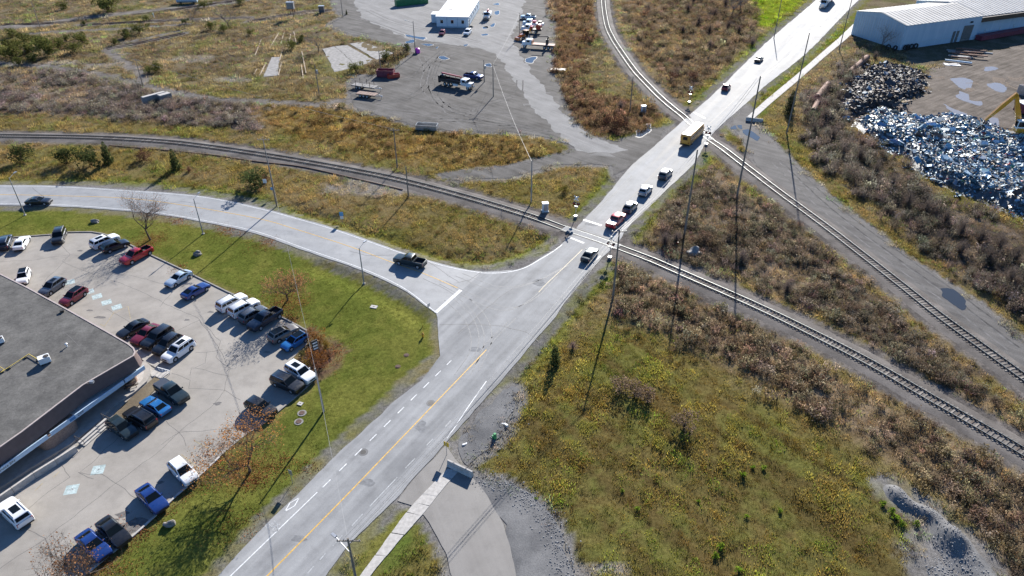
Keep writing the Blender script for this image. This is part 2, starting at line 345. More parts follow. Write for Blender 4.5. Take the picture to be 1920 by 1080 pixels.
# leaf litter under the lawn trees and along the kerb
for (x, y), r in (((470, 885), 3.5), ((538, 565), 3.0), ((283, 448), 3.0), ((160, 1065), 4.0), ((420, 435), 2.0), ((330, 412), 2.0), ((505, 458), 2.0)):
    c = at(x, y); dd = np.hypot(gx-c.x, gy-c.y)+(f3-0.5)*4
    col = lerp(col, C3((0.23, 0.12, 0.05))+0*dd[:, None], sstep(r, r*0.3, dd)*0.28)
GRA, GRB = (0.15, 0.142, 0.135), (0.20, 0.19, 0.18)
d_cor = np.minimum(paint(corr_side, GRA, GRB, 0.3, 0.25), paint(corr_main, GRA, GRB, 0.3, 0.3))
dtr = np.minimum(sdline(gx, gy, trackA, 10), sdline(gx, gy, trackB, 10))
bw = sstep(4.3, 2.9, dtr+(f3-0.5)*1.6+(f2-0.5)*1.4); col = lerp(col, lerp(C3((0.10, 0.09, 0.083)), C3((0.165, 0.148, 0.136)), sstep(0.35, 0.65, f3)), bw)
# bleached grass tufts on the far flank of the eastern track
fl = sstep(1.0, 0.0, np.abs(dtr-4.7)+(f3-0.5)*1.6)*(gx > 40); col = lerp(col, C3((0.34, 0.235, 0.11))+0*fl[:, None], fl*0.55*sstep(0.45, 0.6, fbm(gx, gy, 4, 31, 2)))
for k in ('yard', 'gc', 'dgr', 'dump', 'drive'):
    paint(P[k], GRA, GRB, 0.5, 0.5, extra=0.5)
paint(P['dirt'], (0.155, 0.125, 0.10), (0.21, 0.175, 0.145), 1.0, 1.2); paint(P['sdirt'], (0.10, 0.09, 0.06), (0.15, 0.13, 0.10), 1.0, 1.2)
paint(P['pile'], GRA, GRB, 0.8, 0.8, extra=0.4); paint(P['bed'], (0.11, 0.065, 0.05), (0.17, 0.11, 0.085), 0.3, 0.3)
for x, y, rx in ((700, 352, 11), (200, 122, 8), (330, 175, 9), (260, 155, 6), (640, 200, 6), (120, 118, 9), (1115, 1068, 2.4), (1150, 1068, 2.4), (430, 148, 7), (360, 110, 9), (470, 238, 5), (220, 100, 5)):
    c = at(x, y); dd = np.hypot((gx-c.x)/rx, (gy-c.y)/(rx*0.45))+(f3-0.5)*0.9+(f2-0.5)*0.6
    col = lerp(col, C3((0.22, 0.20, 0.185))+0*dd[:, None], sstep(1.0, 0.6, dd)*0.8)
OLD_PATHS = (([(-40, 55), (80, 45), (150, 35), (230, 26), (330, 15), (420, 5), (500, -8)], 3.4), ([(150, 47), (280, 40), (380, 36), (470, 33)], 1.6), ([(200, 92), (240, 85), (300, 72), (345, 62)], 1.8), ([(465, 41), (520, 31), (575, 22), (622, 19)], 2.0), ([(60, 62), (250, 52), (350, 45)], 1.3), ([(-40, 117), (60, 122), (130, 130), (220, 145), (300, 168), (400, 185), (520, 192), (600, 196), (660, 186)], 1.6), ([(203, 94), (225, 112), (260, 135), (275, 152)], 1.7), ([(230, 80), (300, 66), (340, 56)], 0.9))
d_old = np.full_like(gx, 9.0)
for ln, w_ in OLD_PATHS:
    d = sdline(gx, gy, G(ln), 9)/w_; d_old = np.minimum(d_old, d); ww = sstep(1.15, 0.6, d+(f3-0.5)*0.9+(f2-0.5)*0.7); col = lerp(col, lerp(C3((0.135, 0.125, 0.12)), C3((0.205, 0.19, 0.18)), sstep(0.35, 0.65, f3)), ww*0.85)

pav = np.minimum.reduce([sdf(gx, gy, main_poly, 9), sdf(gx, gy, side_poly, 9), sdf(gx, gy, P['park'], 9), sdf(gx, gy, P['yard'], 9), sdf(gx, gy, P['gc'], 9), sdf(gx, gy, P['drive'], 9), dtr-3.4, sdline(gx, gy, G([(850, 880), (800, 938), (745, 990), (690, 1070)]), 9)-1.4, sdline(gx, gy, G([(1407, 220), (1495, 146), (1535, 110), (1600, 50)]), 9)-1.6])
heave = sstep(0.4, 4.0, pav)
gz = -0.05+heave*((f2-0.5)*0.30+(f3-0.5)*0.16)+heave*(f1-0.5)*0.35
gz = np.where(d_lawn < 0.2, -0.045+sstep(0.3, 6, pav)*(f1-0.5)*0.5, gz)
# roadside ditch: north of the curving road and along the lawn
for ln, dep, wd in (([(560, 392), (655, 425), (730, 450), (805, 474), (860, 484), (920, 484), (975, 468), (1015, 447)], 0.45, 1.3), ([(600, 500), (680, 533), (745, 566), (790, 595)], 0.5, 1.6), ([(1090, 560), (1030, 630), (950, 725)], 0.35, 1.2), ([(480, 1012), (600, 905), (720, 780)], 0.0, 1)):
    d = sdline(gx, gy, G(ln), 6); gz -= dep*np.exp(-(d/wd)**2)*sstep(0.2, 1.2, pav)
# wheel-rut lines left by the mower in the field
fd = sdf(gx, gy, P['field'], 6)
ma = at(1250, 640); mb = at(1690, 905); an = math.atan2(mb.y-ma.y, mb.x-ma.x)
u = -(gx*math.sin(an)-gy*math.cos(an))+(f1-0.5)*3
gz += np.where(fd < 0, 0.05*np.sin(u*2.4), 0)*sstep(0, -2, fd)
def mow(x, y):
    """swathes left by the mower: long streaks along the edge of the field"""
    return fbm((x*math.cos(an)+y*math.sin(an))*0.07+(fbm(x, y, 25, 1, 2)-0.5)*0.5, -x*math.sin(an)+y*math.cos(an)+(fbm(x, y, 25, 2, 2)-0.5)*4, 1.1, 51, 3)
mw_ = mow(gx, gy); rutw = sstep(0.52, 0.36, mw_)*sstep(0, -3, fd); col = lerp(col, C3((0.088, 0.062, 0.026))+0*rutw[:, None], rutw*0.75); mb = None
verts = np.stack([gx, gy, gz], 1)
nx, ny = len(xs), len(ys)
idx = np.arange(nx*ny).reshape(ny, nx)
quads = np.stack([idx[:-1, :-1], idx[:-1, 1:], idx[1:, 1:], idx[1:, :-1]], -1).reshape(-1, 4)
# outer ring out to the horizon
ring_in = [idx[0, 0], idx[0, -1], idx[-1, -1], idx[-1, 0]]
FAR = 6000
ov = np.array([(-FAR, -FAR, -0.06), (FAR, -FAR, -0.06), (FAR, FAR, -0.06), (-FAR, FAR, -0.06)])
n0 = len(verts); verts = np.vstack([verts, ov]); rq = [(n0, n0+1, ring_in[1], ring_in[0]), (n0+1, n0+2, ring_in[2], ring_in[1]), (n0+2, n0+3, ring_in[3], ring_in[2]), (n0+3, n0, ring_in[0], ring_in[3])]
gm = bpy.data.meshes.new('ground')
faces = np.vstack([quads, np.array(rq)])
gm.vertices.add(len(verts)); gm.vertices.foreach_set('co', verts.astype(np.float32).ravel())
gm.loops.add(faces.size); gm.loops.foreach_set('vertex_index', faces.astype(np.int32).ravel())
gm.polygons.add(len(faces)); gm.polygons.foreach_set('loop_start', np.arange(0, faces.size, 4, dtype=np.int32))
gm.update(calc_edges=True); gm.validate()
gm.polygons.foreach_set('use_smooth', [True]*len(gm.polygons))
colf = np.vstack([col, np.tile(C3((0.14, 0.11, 0.06)), (4, 1))]); colf = np.hstack([colf, np.ones((len(colf), 1))])
ca = gm.color_attributes.new('soil', 'FLOAT_COLOR', 'POINT'); ca.data.foreach_set('color', colf.astype(np.float32).ravel())
def ground_mat():
    m, nt, p = newmat('ground'); a = N(nt, 'Attribute', attribute_name='soil')
    n1 = noise(nt, 2.2, 5, 0.65); n2 = noise(nt, 9.0, 4, 0.7)
    v1 = ramp(nt, n1, [(0.3, 0.62), (0.72, 1.35)]); v2 = ramp(nt, n2, [(0.25, 0.6), (0.75, 1.4)])
    c = mixc(nt, 1.0, a.outputs['Color'], v1, 'MULTIPLY'); c = mixc(nt, 1.0, c, v2, 'MULTIPLY')
    nt.links.new(c, p.inputs['Base Color']); p.inputs['Roughness'].default_value = 0.95; p.inputs['Specular IOR Level'].default_value = 0.0
    bump(nt, p, n2, 0.5, 0.12); return m
ground = link('ground', gm, mat=ground_mat()); ground['kind'] = 'structure'
def ground_z(x, y):
    i = np.clip(np.searchsorted(xs, x)-1, 0, nx-2); j = np.clip(np.searchsorted(ys, y)-1, 0, ny-2)
    Z = gz.reshape(sh); u = (x-xs[i])/(xs[i+1]-xs[i]); v = (y-ys[j])/(ys[j+1]-ys[j])
    return (Z[j, i]*(1-u)+Z[j, i+1]*u)*(1-v)+(Z[j+1, i]*(1-u)+Z[j+1, i+1]*u)*v
def gpt(x, y):
    v = at(x, y); v.z = float(ground_z(np.array(v.x), np.array(v.y))); return v

# ------------------------------------------------------------------ roads, lots and paths
def asphalt(name, ca, cb, ang, rough=0.55, spec=0.5, streak=0.5, grain=1.0):
    m, nt, p = newmat(name)
    lo = noise(nt, 0.12, 4, 0.6); st = noise(nt, 1.0, 3, 0.6, stretch=(0.02, 0.42, 1), rot=-ang); fine = noise(nt, 14, 3, 0.7)
    f = mixc(nt, streak, lo, st)
    c = ramp(nt, f, [(0.32, ca), (0.68, cb)])
    g = ramp(nt, fine, [(0.25, 1-0.16*grain), (0.75, 1+0.14*grain)]); c = mixc(nt, 1.0, c, g, 'MULTIPLY')
    pt = noise(nt, 0.45, 5, 0.7); c = mixc(nt, 1.0, c, ramp(nt, pt, [(0.33, 0.85), (0.46, 0.97), (0.62, 1.05)]), 'MULTIPLY')
    nt.links.new(c, p.inputs['Base Color'])
    nt.links.new(ramp(nt, st, [(0.3, rough-0.06), (0.7, rough+0.08)]), p.inputs['Roughness'])
    p.inputs['Specular IOR Level'].default_value = spec
    bump(nt, p, fine, 0.25, 0.02); return m
M_ROAD = asphalt('worn_asphalt', (0.172, 0.174, 0.178), (0.365, 0.367, 0.368), MAIN_ANG, 0.68, 0.08, 0.7)
M_SIDE = asphalt('side_asphalt', (0.24, 0.245, 0.252), (0.32, 0.323, 0.327), R(-12), 0.62, 0.25, 0.4)
M_PARK = asphalt('lot_asphalt', (0.25, 0.23, 0.204), (0.345, 0.32, 0.288), R(35), 0.7, 0.25, 0.25)
def gravel_mat(name, ca, cb, sc=7, st=None, rot=0.0, spec=0.3, rough=0.75):
    m, nt, p = newmat(name); lo = noise(nt, 0.18, 5, 0.65); hi = noise(nt, sc, 4, 0.75)
    f = lo
    if st: f = mixc(nt, 0.55, lo, noise(nt, 1.0, 4, 0.65, stretch=st, rot=rot))
    c = ramp(nt, f, [(0.36, ca), (0.66, cb)]); c = mixc(nt, 1.0, c, ramp(nt, hi, [(0.22, 0.62), (0.78, 1.35)]), 'MULTIPLY')
    nt.links.new(c, p.inputs['Base Color']); p.inputs['Roughness'].default_value = rough; p.inputs['Specular IOR Level'].default_value = spec
    bump(nt, p, hi, 0.6, 0.06); return m
M_YARD = gravel_mat('yard_gravel', (0.06, 0.056, 0.053), (0.165, 0.157, 0.15), 4, (0.06, 0.5, 1), R(40), 0.1, 0.9)
M_YTR = gravel_mat('worn_track', (0.175, 0.172, 0.17), (0.285, 0.28, 0.275), 6, (0.05, 0.5, 1), R(50), 0.1, 0.9)
M_GC = gravel_mat('lane_gravel', (0.085, 0.08, 0.078), (0.165, 0.157, 0.15), 6, (0.05, 0.6, 1), R(40), 0.1, 0.9)
M_DRV = asphalt('drive_asphalt', (0.15, 0.14, 0.132), (0.225, 0.213, 0.20), R(110), 0.6, 0.4, 0.75)
M_BAL = gravel_mat('ballast_stone', (0.095, 0.085, 0.078), (0.19, 0.172, 0.158), 7, None, 0.0, 0.1, 0.9)
M_STONE = gravel_mat('crushed_stone', (0.10, 0.10, 0.103), (0.20, 0.197, 0.195), 6, None, 0.0, 0.15, 0.9)
M_WHITE = simple('road_white', (0.62, 0.63, 0.63), 0.6, var=0.3, scale=3)
M_YEL = simple('road_yellow', (0.55, 0.33, 0.06), 0.6, var=0.3, scale=3)
M_YELW = simple('road_yellow_worn', (0.33, 0.27, 0.16), 0.6, var=0.35, scale=3)
M_WHW = simple('road_white_worn', (0.36, 0.37, 0.375), 0.6, var=0.4, scale=3)
M_CONC = simple('concrete', (0.42, 0.40, 0.375), 0.85, var=0.18, scale=2.5, spec=0.3)
M_CONCD = simple('old_concrete', (0.25, 0.24, 0.23), 0.9, var=0.3, scale=0.9, spec=0.3)
M_CRACK = simple('crack_seal', (0.105, 0.098, 0.093), 0.7, var=0.3)
def ragged(poly, step=0.8, amp=0.35, seed=5):
    pts = resample([Vector((p[0], p[1], 0)) for p in poly], step, True); A = np.array([(p.x, p.y) for p in pts])
    dx = (fbm(A[:, 0], A[:, 1], 3.0, seed, 3)-0.5)*2*amp*2; dy = (fbm(A[:, 0], A[:, 1], 3.0, seed+40, 3)-0.5)*2*amp*2
    return [(a[0]+u, a[1]+v) for a, u, v in zip(A, dx, dy)]
def surface(name, poly, z, mat, amp=None, parent=None):
    pl = ragged(poly, 0.8, amp) if amp else [(p[0], p[1]) for p in poly]
    o = MB().sheet(pl, z).build(name, mat, parent); 
    if parent is None: o['kind'] = 'structure'
    return o
yard = surface('gravel_yard', P['yard'], 0.0, M_YARD, 0.4)
M_YTR2 = gravel_mat('half_worn_track', (0.12, 0.116, 0.113), (0.215, 0.21, 0.205), 6, (0.05, 0.5, 1), R(50), 0.1, 0.9)
MB().sheet(ragged(P['ytrack'], 0.6, 2.4, 15), 0.003).build('gravel_track_edge', M_YTR2)['kind'] = 'structure'
ytr = surface('gravel_track', P['ytrack'], 0.006, M_YTR, 0.8)
gc = surface('gravel_lane', P['gc'], 0.0, M_GC, 0.4)
surface('gravel_bank', P['dgr'], 0.0, M_STONE, 0.5); surface('gravel_patch', P['dump'], 0.0, M_STONE, 0.5)
drive = surface('driveway', P['drive'], 0.008, M_DRV, 0.12)
side_road = surface('side_road', side_poly, 0.014, M_SIDE, 0.08)
main_road = surface('main_road', main_poly, 0.02, M_ROAD, 0.10)
parking = surface('parking_lot', P['park'], 0.012, M_PARK)
for i, s in enumerate(SLABS): surface('concrete_slab_floor', G(s), 0.05, M_CONCD, 0.2)

def stripe(name, pl, w, z, mat, parent, step=2.0, sm=True):
    pts = smooth_line(G(pl), step) if sm and len(pl) > 2 else resample(G(pl), 4)
    return MB().ribbon(pts, w, z).build(name, mat, parent)
ZM = 0.026
stripe('yellow_centre_line', [(-71, 1660), (420, 1162), (502, 1079), (640, 939), (765, 809), (912, 656)], 0.16, ZM, M_YEL, main_road)
stripe('yellow_centre_line', [(1010, 548), (1022, 535), (1060, 499), (1092, 468)], 0.14, ZM, M_YELW, main_road)
stripe('yellow_centre_line', [(1128, 430), (1160, 396), (1240, 311), (1290, 262)], 0.12, ZM, M_CRACK, main_road)
stripe('yellow_centre_line', [(1330, 232), (1400, 166), (1480, 94), (1570, 15), (1640, -45)], 0.14, ZM, M_CRACK, main_road)
stripe('bicycle_lane_line', [(400, 1102), (480, 1036), (595, 923)] if 0 else [(-165, 1660), (350, 1160), (420, 1092), (480, 1034), (595, 923)], 0.13, ZM, M_WHITE, main_road)
A0, A1 = at(605, 914), at(846, 676); L = (A1-A0).length; k = 0.0
while k < L:
    t0, t1 = k/L, min(1, (k+1.35)/L); MB().ribbon([A0.lerp(A1, t0), A0.lerp(A1, t1)], 0.13, ZM).build('lane_dash', M_WHITE, main_road); k += 2.85
stripe('edge_line', [(838, 822), (847, 810), (880, 760), (912, 715)], 0.12, ZM, M_WHITE, main_road)
for a, b in (((577, 1075), (588, 1062)), ((600, 1050), (610, 1038)), ((624, 1024), (642, 1004)), ((660, 986), (680, 964)), ((693, 950), (745, 895)), ((760, 878), (778, 860)), ((800, 835), (812, 823)), ((835, 800), (845, 789))):
    stripe('lane_dash', [a, b], 0.11, ZM, M_WHW, main_road)
stripe('edge_line', [(905, 512), (935, 512), (960, 509), (985, 502), (1010, 488), (1035, 473), (1054, 459)], 0.14, ZM, M_WHITE, main_road, 1.0)
stripe('stop_bar', [(817, 586), (864, 544)], 0.6, ZM, M_WHITE, main_road)
stripe('stop_bar', [(1094, 412), (1128, 423)], 0.55, ZM, M_WHITE, main_road)
stripe('stop_bar', [(1302, 211), (1322, 222)], 0.55, ZM, M_WHITE, main_road)
stripe('stop_bar', [(1070, 446), (1095, 456)], 0.5, ZM, M_WHW, main_road)
stripe('white_mark', [(1119, 487), (1126, 480)], 0.3, ZM, M_WHW, main_road)
stripe('edge_line', [(-90, 349), (0, 349), (100, 350), (225, 357), (375, 369), (480, 390), (555, 410), (630, 432), (745, 472), (805, 491), (855, 504), (905, 512)], 0.13, ZM, M_WHITE, side_road, 1.5)
stripe('edge_line', [(-90, 382), (0, 382), (112, 384), (225, 392), (282, 397), (375, 412), (480, 434), (580, 469), (680, 504), (755, 539), (815, 584)], 0.13, ZM, M_WHITE, side_road, 1.5)
stripe('yellow_centre_line', [(-90, 365), (0, 365), (100, 367), (225, 371), (325, 382), (480, 409), (555, 430), (655, 462), (730, 490), (792, 512), (858, 540)], 0.15, ZM, M_YEL, side_road, 1.5)
# bicycle and diamond painted in the cycle lane, faded
def local(px, ang=MAIN_ANG):
    c = at(*px); ca_, sa_ = math.cos(ang), math.sin(ang)
    return lambda u, v, z=ZM: (c.x+u*ca_-v*sa_, c.y+u*sa_+v*ca_, z)
fr = local((548, 946)); w = 0.1
mb = MB(); dia = [(-1.1, 0), (0, 0.38), (1.1, 0), (0, -0.38)]
for i in range(4):
    a, b = Vector((*dia[i], 0)), Vector((*dia[(i+1) % 4], 0)); t = (b-a).normalized(); n_ = Vector((-t.y, t.x, 0))*0.06
    mb.quad(fr(*(a+n_).xy), fr(*(a-n_).xy), fr(*(b-n_).xy), fr(*(b+n_).xy))
mb.build('diamond_mark', M_WHITE, main_road)
fr = local((513, 986)); mb = MB()
def arc(mb, fr, u, v, r, w=0.07, n=14):
    ps = [(u+r*math.cos(2*math.pi*i/n), v+r*math.sin(2*math.pi*i/n)) for i in range(n)]; qs = [(u+(r-w)*math.cos(2*math.pi*i/n), v+(r-w)*math.sin(2*math.pi*i/n)) for i in range(n)]
    for i in range(n): j = (i+1) % n; mb.quad(fr(*qs[i]), fr(*ps[i]), fr(*ps[j]), fr(*qs[j]))
arc(mb, fr, -0.25, 0.55, 0.33); arc(mb, fr, -0.25, -0.55, 0.33)
for a, b in (((-0.25, 0.55), (0.35, 0.3)), ((0.35, 0.3), (0.35, -0.4)), ((0.35, -0.4), (-0.25, -0.55)), ((-0.25, 0.55), (-0.2, 0.0)), ((-0.2, 0.0), (0.35, 0.3)), ((-0.2, 0.0), (0.35, -0.4)), ((0.35, -0.4), (0.55, -0.45)), ((0.35, 0.3), (0.5, 0.33)), ((0.5, 0.2), (0.5, 0.46))):
    a, b = Vector((*a, 0)), Vector((*b, 0)); t = (b-a).normalized(); n_ = Vector((-t.y, t.x, 0))*0.035
    mb.quad(fr(*(a+n_).xy), fr(*(a-n_).xy), fr(*(b-n_).xy), fr(*(b+n_).xy))
mb.build('bicycle_mark', M_WHW, main_road)
# manhole covers and pavement patches
M_IRON = simple('cast_iron', (0.09, 0.085, 0.08), 0.5, 0.6); M_PATCH = simple('asphalt_patch', (0.11, 0.11, 0.112), 0.65, var=0.25)
for x, y in ((808, 756), (681, 848)):
    c = at(x, y); mb = MB(); mb.prism([(c.x+0.62*math.cos(t), c.y+0.62*math.sin(t)) for t in np.linspace(0, 2*math.pi, 20)[:-1]], 0.021, 0.0245); o = mb.build('patch_ring', M_PATCH, main_road)
    mb = MB(); mb.prism([(c.x+0.36*math.cos(t), c.y+0.36*math.sin(t)) for t in np.linspace(0, 2*math.pi, 20)[:-1]], 0.022, 0.032); mb.build('manhole_cover', M_IRON, main_road)
# cracks
def cracks(lines, parent, z, w=0.06, name='crack'):
    mb = MB()
    for pl in lines:
        pts = resample(G(pl), 0.7); A = np.array([(p.x, p.y) for p in pts])
        ox = (fbm(A[:, 0]+9, A[:, 1], 2.2, 71, 2)-0.5)*0.55; oy = (fbm(A[:, 0], A[:, 1]+7, 2.2, 72, 2)-0.5)*0.55
        mb.ribbon([(a[0]+u, a[1]+v, 0) for a, u, v in zip(A, ox, oy)], w, z)
    o = mb.build(name, M_CRACK, parent); o['kind'] = 'stuff'; return o
cracks([[(100, 441), (132, 478), (90, 520), (62, 560)], [(-20, 492), (60, 488), (132, 478), (200, 490)], [(132, 478), (115, 490), (160, 510), (225, 530), (290, 560), (375, 600)], [(375, 600), (300, 634), (262, 612), (200, 580)], [(375, 600), (410, 650), (430, 690), (420, 732)], [(355, 728), (420, 732), (450, 750)], [(420, 732), (395, 765), (335, 812), (300, 835)], [(310, 790), (335, 812), (350, 836)], [(335, 812), (440, 803), (470, 812)], [(357, 705), (360, 690), (430, 705)], [(365, 690), (385, 680), (387, 660), (370, 660)], [(387, 660), (420, 655)], [(335, 812), (280, 860), (216, 908), (160, 950), (92, 1005), (-20, 1080)], [(216, 908), (255, 935)], [(216, 908), (190, 890), (150, 885), (182, 860), (222, 820)], [(133, 895), (90, 925), (50, 955)], [(50, 990), (85, 1007), (92, 1020), (98, 1045)], [(115, 872), (132, 895)], [(148, 885), (175, 898)], [(430, 690), (405, 670), (415, 640), (375, 600)], [(240, 515), (330, 540), (300, 575)], [(322, 700), (358, 712), (355, 728)]], parking, 0.0165, 0.05)
cracks([[(823, 609), (880, 608), (940, 612), (985, 622), (1010, 640)], [(960, 360+180), (905, 585), (860, 625)], [(1080, 425), (1120, 438), (1160, 455)], [(1185, 330), (1150, 365), (1110, 400)], [(855, 530), (880, 526), (900, 511)], [(1040, 470), (1000, 475)], [(930, 740), (912, 726), (925, 722)], [(1450, 130), (1400, 172), (1340, 235)], [(1530, 20), (1470, 82), (1440, 105)]], main_road, ZM, 0.07)
cracks([[(60, 352), (85, 372)], [(280, 388), (340, 378), (380, 383)], [(655, 470), (690, 480), (740, 478)], [(800, 489), (845, 520), (860, 528)]], side_road, ZM, 0.06)
# stall lines, worn
for a, b in (((214, 585), (196, 612)), ((240, 574), (210, 590)), ((240, 574), (245, 598)), ((196, 612), (188, 608)), ((132, 1017), (144, 1027)), ((365, 827), (412, 852)), ((340, 852), (372, 878)), ((272, 905), (290, 915)), ((560, 668), (575, 650)), ((66, 920), (80, 906)), ((100, 895), (112, 884))):
    stripe('stall_line', [a, b], 0.1, 0.0165, M_YELW, parking)
M_TEAL = simple('faded_access_paint', (0.36, 0.44, 0.44), 0.7, var=0.35, scale=2.2); M_TEAL2 = simple('faded_access_symbol', (0.5, 0.55, 0.55), 0.7, var=0.3, scale=4)
for (x, y), a in (((131, 529), -28), ((167, 547), -28), ((182, 556), -28), ((200, 567), -28), ((219, 576), -28), ((184, 881), -50), ((134, 918), -50)):
    c = at(x, y); ra = R(a+62); fr = local((x, y), ra); s = 0.72
    o = MB().quad(fr(-s, -s, 0.0165), fr(s, -s, 0.0165), fr(s, s, 0.0165), fr(-s, s, 0.0165)).build('access_mark', M_TEAL, parking)
    mb = MB(); fz = lambda u, v, z=0.0205: fr(u, v, z)
    arc(mb, fz, -0.12, -0.08, 0.3, 0.08, 12)
    for p0, p1 in (((0.05, 0.45), (0.0, 0.0)), ((0.0, 0.0), (0.32, -0.02)), ((0.32, -0.02), (0.42, -0.4))):
        a_, b_ = Vector((*p0, 0)), Vector((*p1, 0)); t = (b_-a_).normalized(); n_ = Vector((-t.y, t.x, 0))*0.05
        mb.quad(fz(*(a_+n_).xy), fz(*(a_-n_).xy), fz(*(b_-n_).xy), fz(*(b_+n_).xy))
    mb.build('wheelchair_symbol', M_TEAL2, o)
# kerbs round the lot (dark timber-like edge on the lawn side, concrete near the exit)
M_KERB = simple('kerb_concrete', (0.24, 0.225, 0.21), 0.85, var=0.3, scale=1.2)
def kerb(pl, name='kerb', w=0.24, h=0.15, mat=None, seg=2.4):
    pts = even(resample(G(pl), 1.0), seg); root = None
    for a, b in zip(pts[:-1], pts[1:]):
        d = b-a; c = (a+b)/2
        o = MB().box((0, 0, h/2), (d.length-0.03, w, h)).build('kerb_stone', mat or M_KERB, root, loc=(c.x, c.y, 0), )
        o.rotation_euler = (0, 0, math.atan2(d.y, d.x))
        if root is None:
            root = bpy.data.objects.new(name, None); COL.objects.link(root); root['kind'] = 'structure'
            o.parent = root
kerb([(-60, 454), (20, 446), (100, 440), (125, 436), (170, 435), (200, 440), (237, 456), (282, 478), (342, 506), (423, 546), (497, 579), (553, 608), (578, 622)])
kerb([(590, 712), (552, 747), (515, 777), (480, 805)], h=0.12); kerb([(412, 857), (375, 892), (325, 935), (287, 972), (245, 1010), (200, 1045), (162, 1077)], h=0.12, mat=M_CONC)
# concrete footpaths, slab by slab
def slab_path(name, left, right, seg, z=0.06):
    root = bpy.data.objects.new(name, None); COL.objects.link(root); root['kind'] = 'structure'
    A = even(resample(G(left), 0.5), 0.1); B = even(resample(G(right), 0.5), 0.1); n = max(1, int((A[-1]-A[0]).length/seg))
    pick = lambda Lp, t: Lp[min(len(Lp)-1, int(t*(len(Lp)-1)))]
    for i in range(n):
        t0, t1 = i/n, (i+1)/n-0.03/(n*seg)
        a, b, c, d = pick(A, t0), pick(A, t1), pick(B, t1), pick(B, t0); dz = random.uniform(-0.01, 0.01); sx = random.uniform(-0.03, 0.03)
        o = MB().prism([(p.x+sx, p.y) for p in (a, b, c, d)], -0.02, z+dz).build('paving_slab', M_CONC, root)
slab_path('footpath', [(840, 879), (812, 907), (775, 945), (745, 983), (717, 1022), (677, 1078), (640, 1130), (400, 1460)], [(861, 883), (838, 908), (812, 940), (797, 960), (757, 1004), (725, 1042), (697, 1076), (664, 1130), (440, 1460)], 1.5)
slab_path('footpath', [(1401, 219), (1440, 184), (1490, 143), (1530, 108), (1572, 72), (1600, 45)], [(1414, 222), (1450, 190), (1500, 148), (1545, 108), (1585, 75), (1607, 55)], 1.9)
# puddles: still water over the gravel
def water_mat():
    m, nt, p = newmat('still_water'); p.inputs['Base Color'].default_value = (0.035, 0.035, 0.032, 1); p.inputs['Roughness'].default_value = 0.03
    p.inputs['Specular IOR Level'].default_value = 0.6; bump(nt, p, noise(nt, 1.2, 3), 0.02, 0.02); return m
def mud_water():
    m, nt, p = newmat('muddy_water'); p.inputs['Base Color'].default_value = (0.20, 0.17, 0.15, 1); p.inputs['Roughness'].default_value = 0.22
    bump(nt, p, noise(nt, 1.2, 3), 0.03, 0.02); return m
M_WATER, M_MUDW = water_mat(), mud_water(); M_RIM = simple('glare_rim_tone', (0.24, 0.225, 0.21), 0.7, var=0.3)  # pale rim tone stands for wet glare round the puddles
def puddle(pl, mat=None, rim=True, z=0.012):
    g = smooth_line(G(pl+[pl[0]]), 0.5)[:-1]
    c = sum(g, Vector())/len(g); rg = ragged(g, 0.4, 0.42, 21)
    if rim: MB().sheet([(c.x+(x-c.x)*1.12+0.05, c.y+(y-c.y)*1.14) for x, y in rg], z).build('glare_rim', M_RIM)['kind'] = 'structure'
    MB().sheet(rg, z+0.004).build('puddle_water', mat or M_WATER)['kind'] = 'structure'
puddle([(1758, 541), (1775, 539), (1800, 552), (1812, 572), (1806, 582), (1790, 572), (1770, 560)], rim=False)
puddle([(1188, 255), (1200, 240), (1217, 233), (1218, 240), (1213, 252), (1200, 256)])
puddle([(985, 110), (1005, 107), (996, 117), (986, 116)])
for pl in ([(760, 65), (780, 68), (797, 70), (795, 74), (775, 71), (762, 68)], [(760, 78), (774, 74), (776, 79), (762, 81)], [(790, 82), (802, 82), (813, 84), (800, 86)], [(824, 105), (834, 105), (840, 109), (832, 112), (824, 110)], [(816, 90), (823, 87), (822, 91)], [(868, 84), (876, 83), (873, 87)], [(904, 51), (912, 48), (915, 53), (906, 54)], [(918, 46), (925, 44), (927, 49), (920, 51)], [(903, 64), (914, 63), (916, 66), (905, 67)], [(924, 8), (933, 6), (936, 10)], [(927, 22), (935, 20), (935, 26), (928, 27)], [(912, 120), (921, 119), (923, 124), (914, 125)]):
    puddle(pl)
for pl in ([(1384, 236), (1392, 235), (1392, 241), (1385, 240)], [(1368, 238), (1379, 236), (1380, 242), (1369, 242)], [(1392, 243), (1404, 242), (1414, 250), (1424, 258), (1420, 264), (1408, 258), (1396, 252)]):
    puddle(pl, rim=False)
for pl in ([(1783, 147), (1805, 145), (1822, 152), (1820, 168), (1808, 168), (1790, 158)], [(1850, 158), (1872, 156), (1885, 166), (1880, 174), (1860, 168)], [(1800, 170), (1815, 178), (1820, 188), (1838, 190), (1836, 198), (1815, 192), (1795, 182)], [(1842, 126), (1862, 125), (1870, 130), (1850, 134)], [(1768, 195), (1790, 205), (1812, 215), (1806, 220), (1785, 210)], [(1845, 222), (1870, 222), (1875, 236), (1850, 238)]):
    puddle(pl, M_MUDW, z=0.05, rim=False)

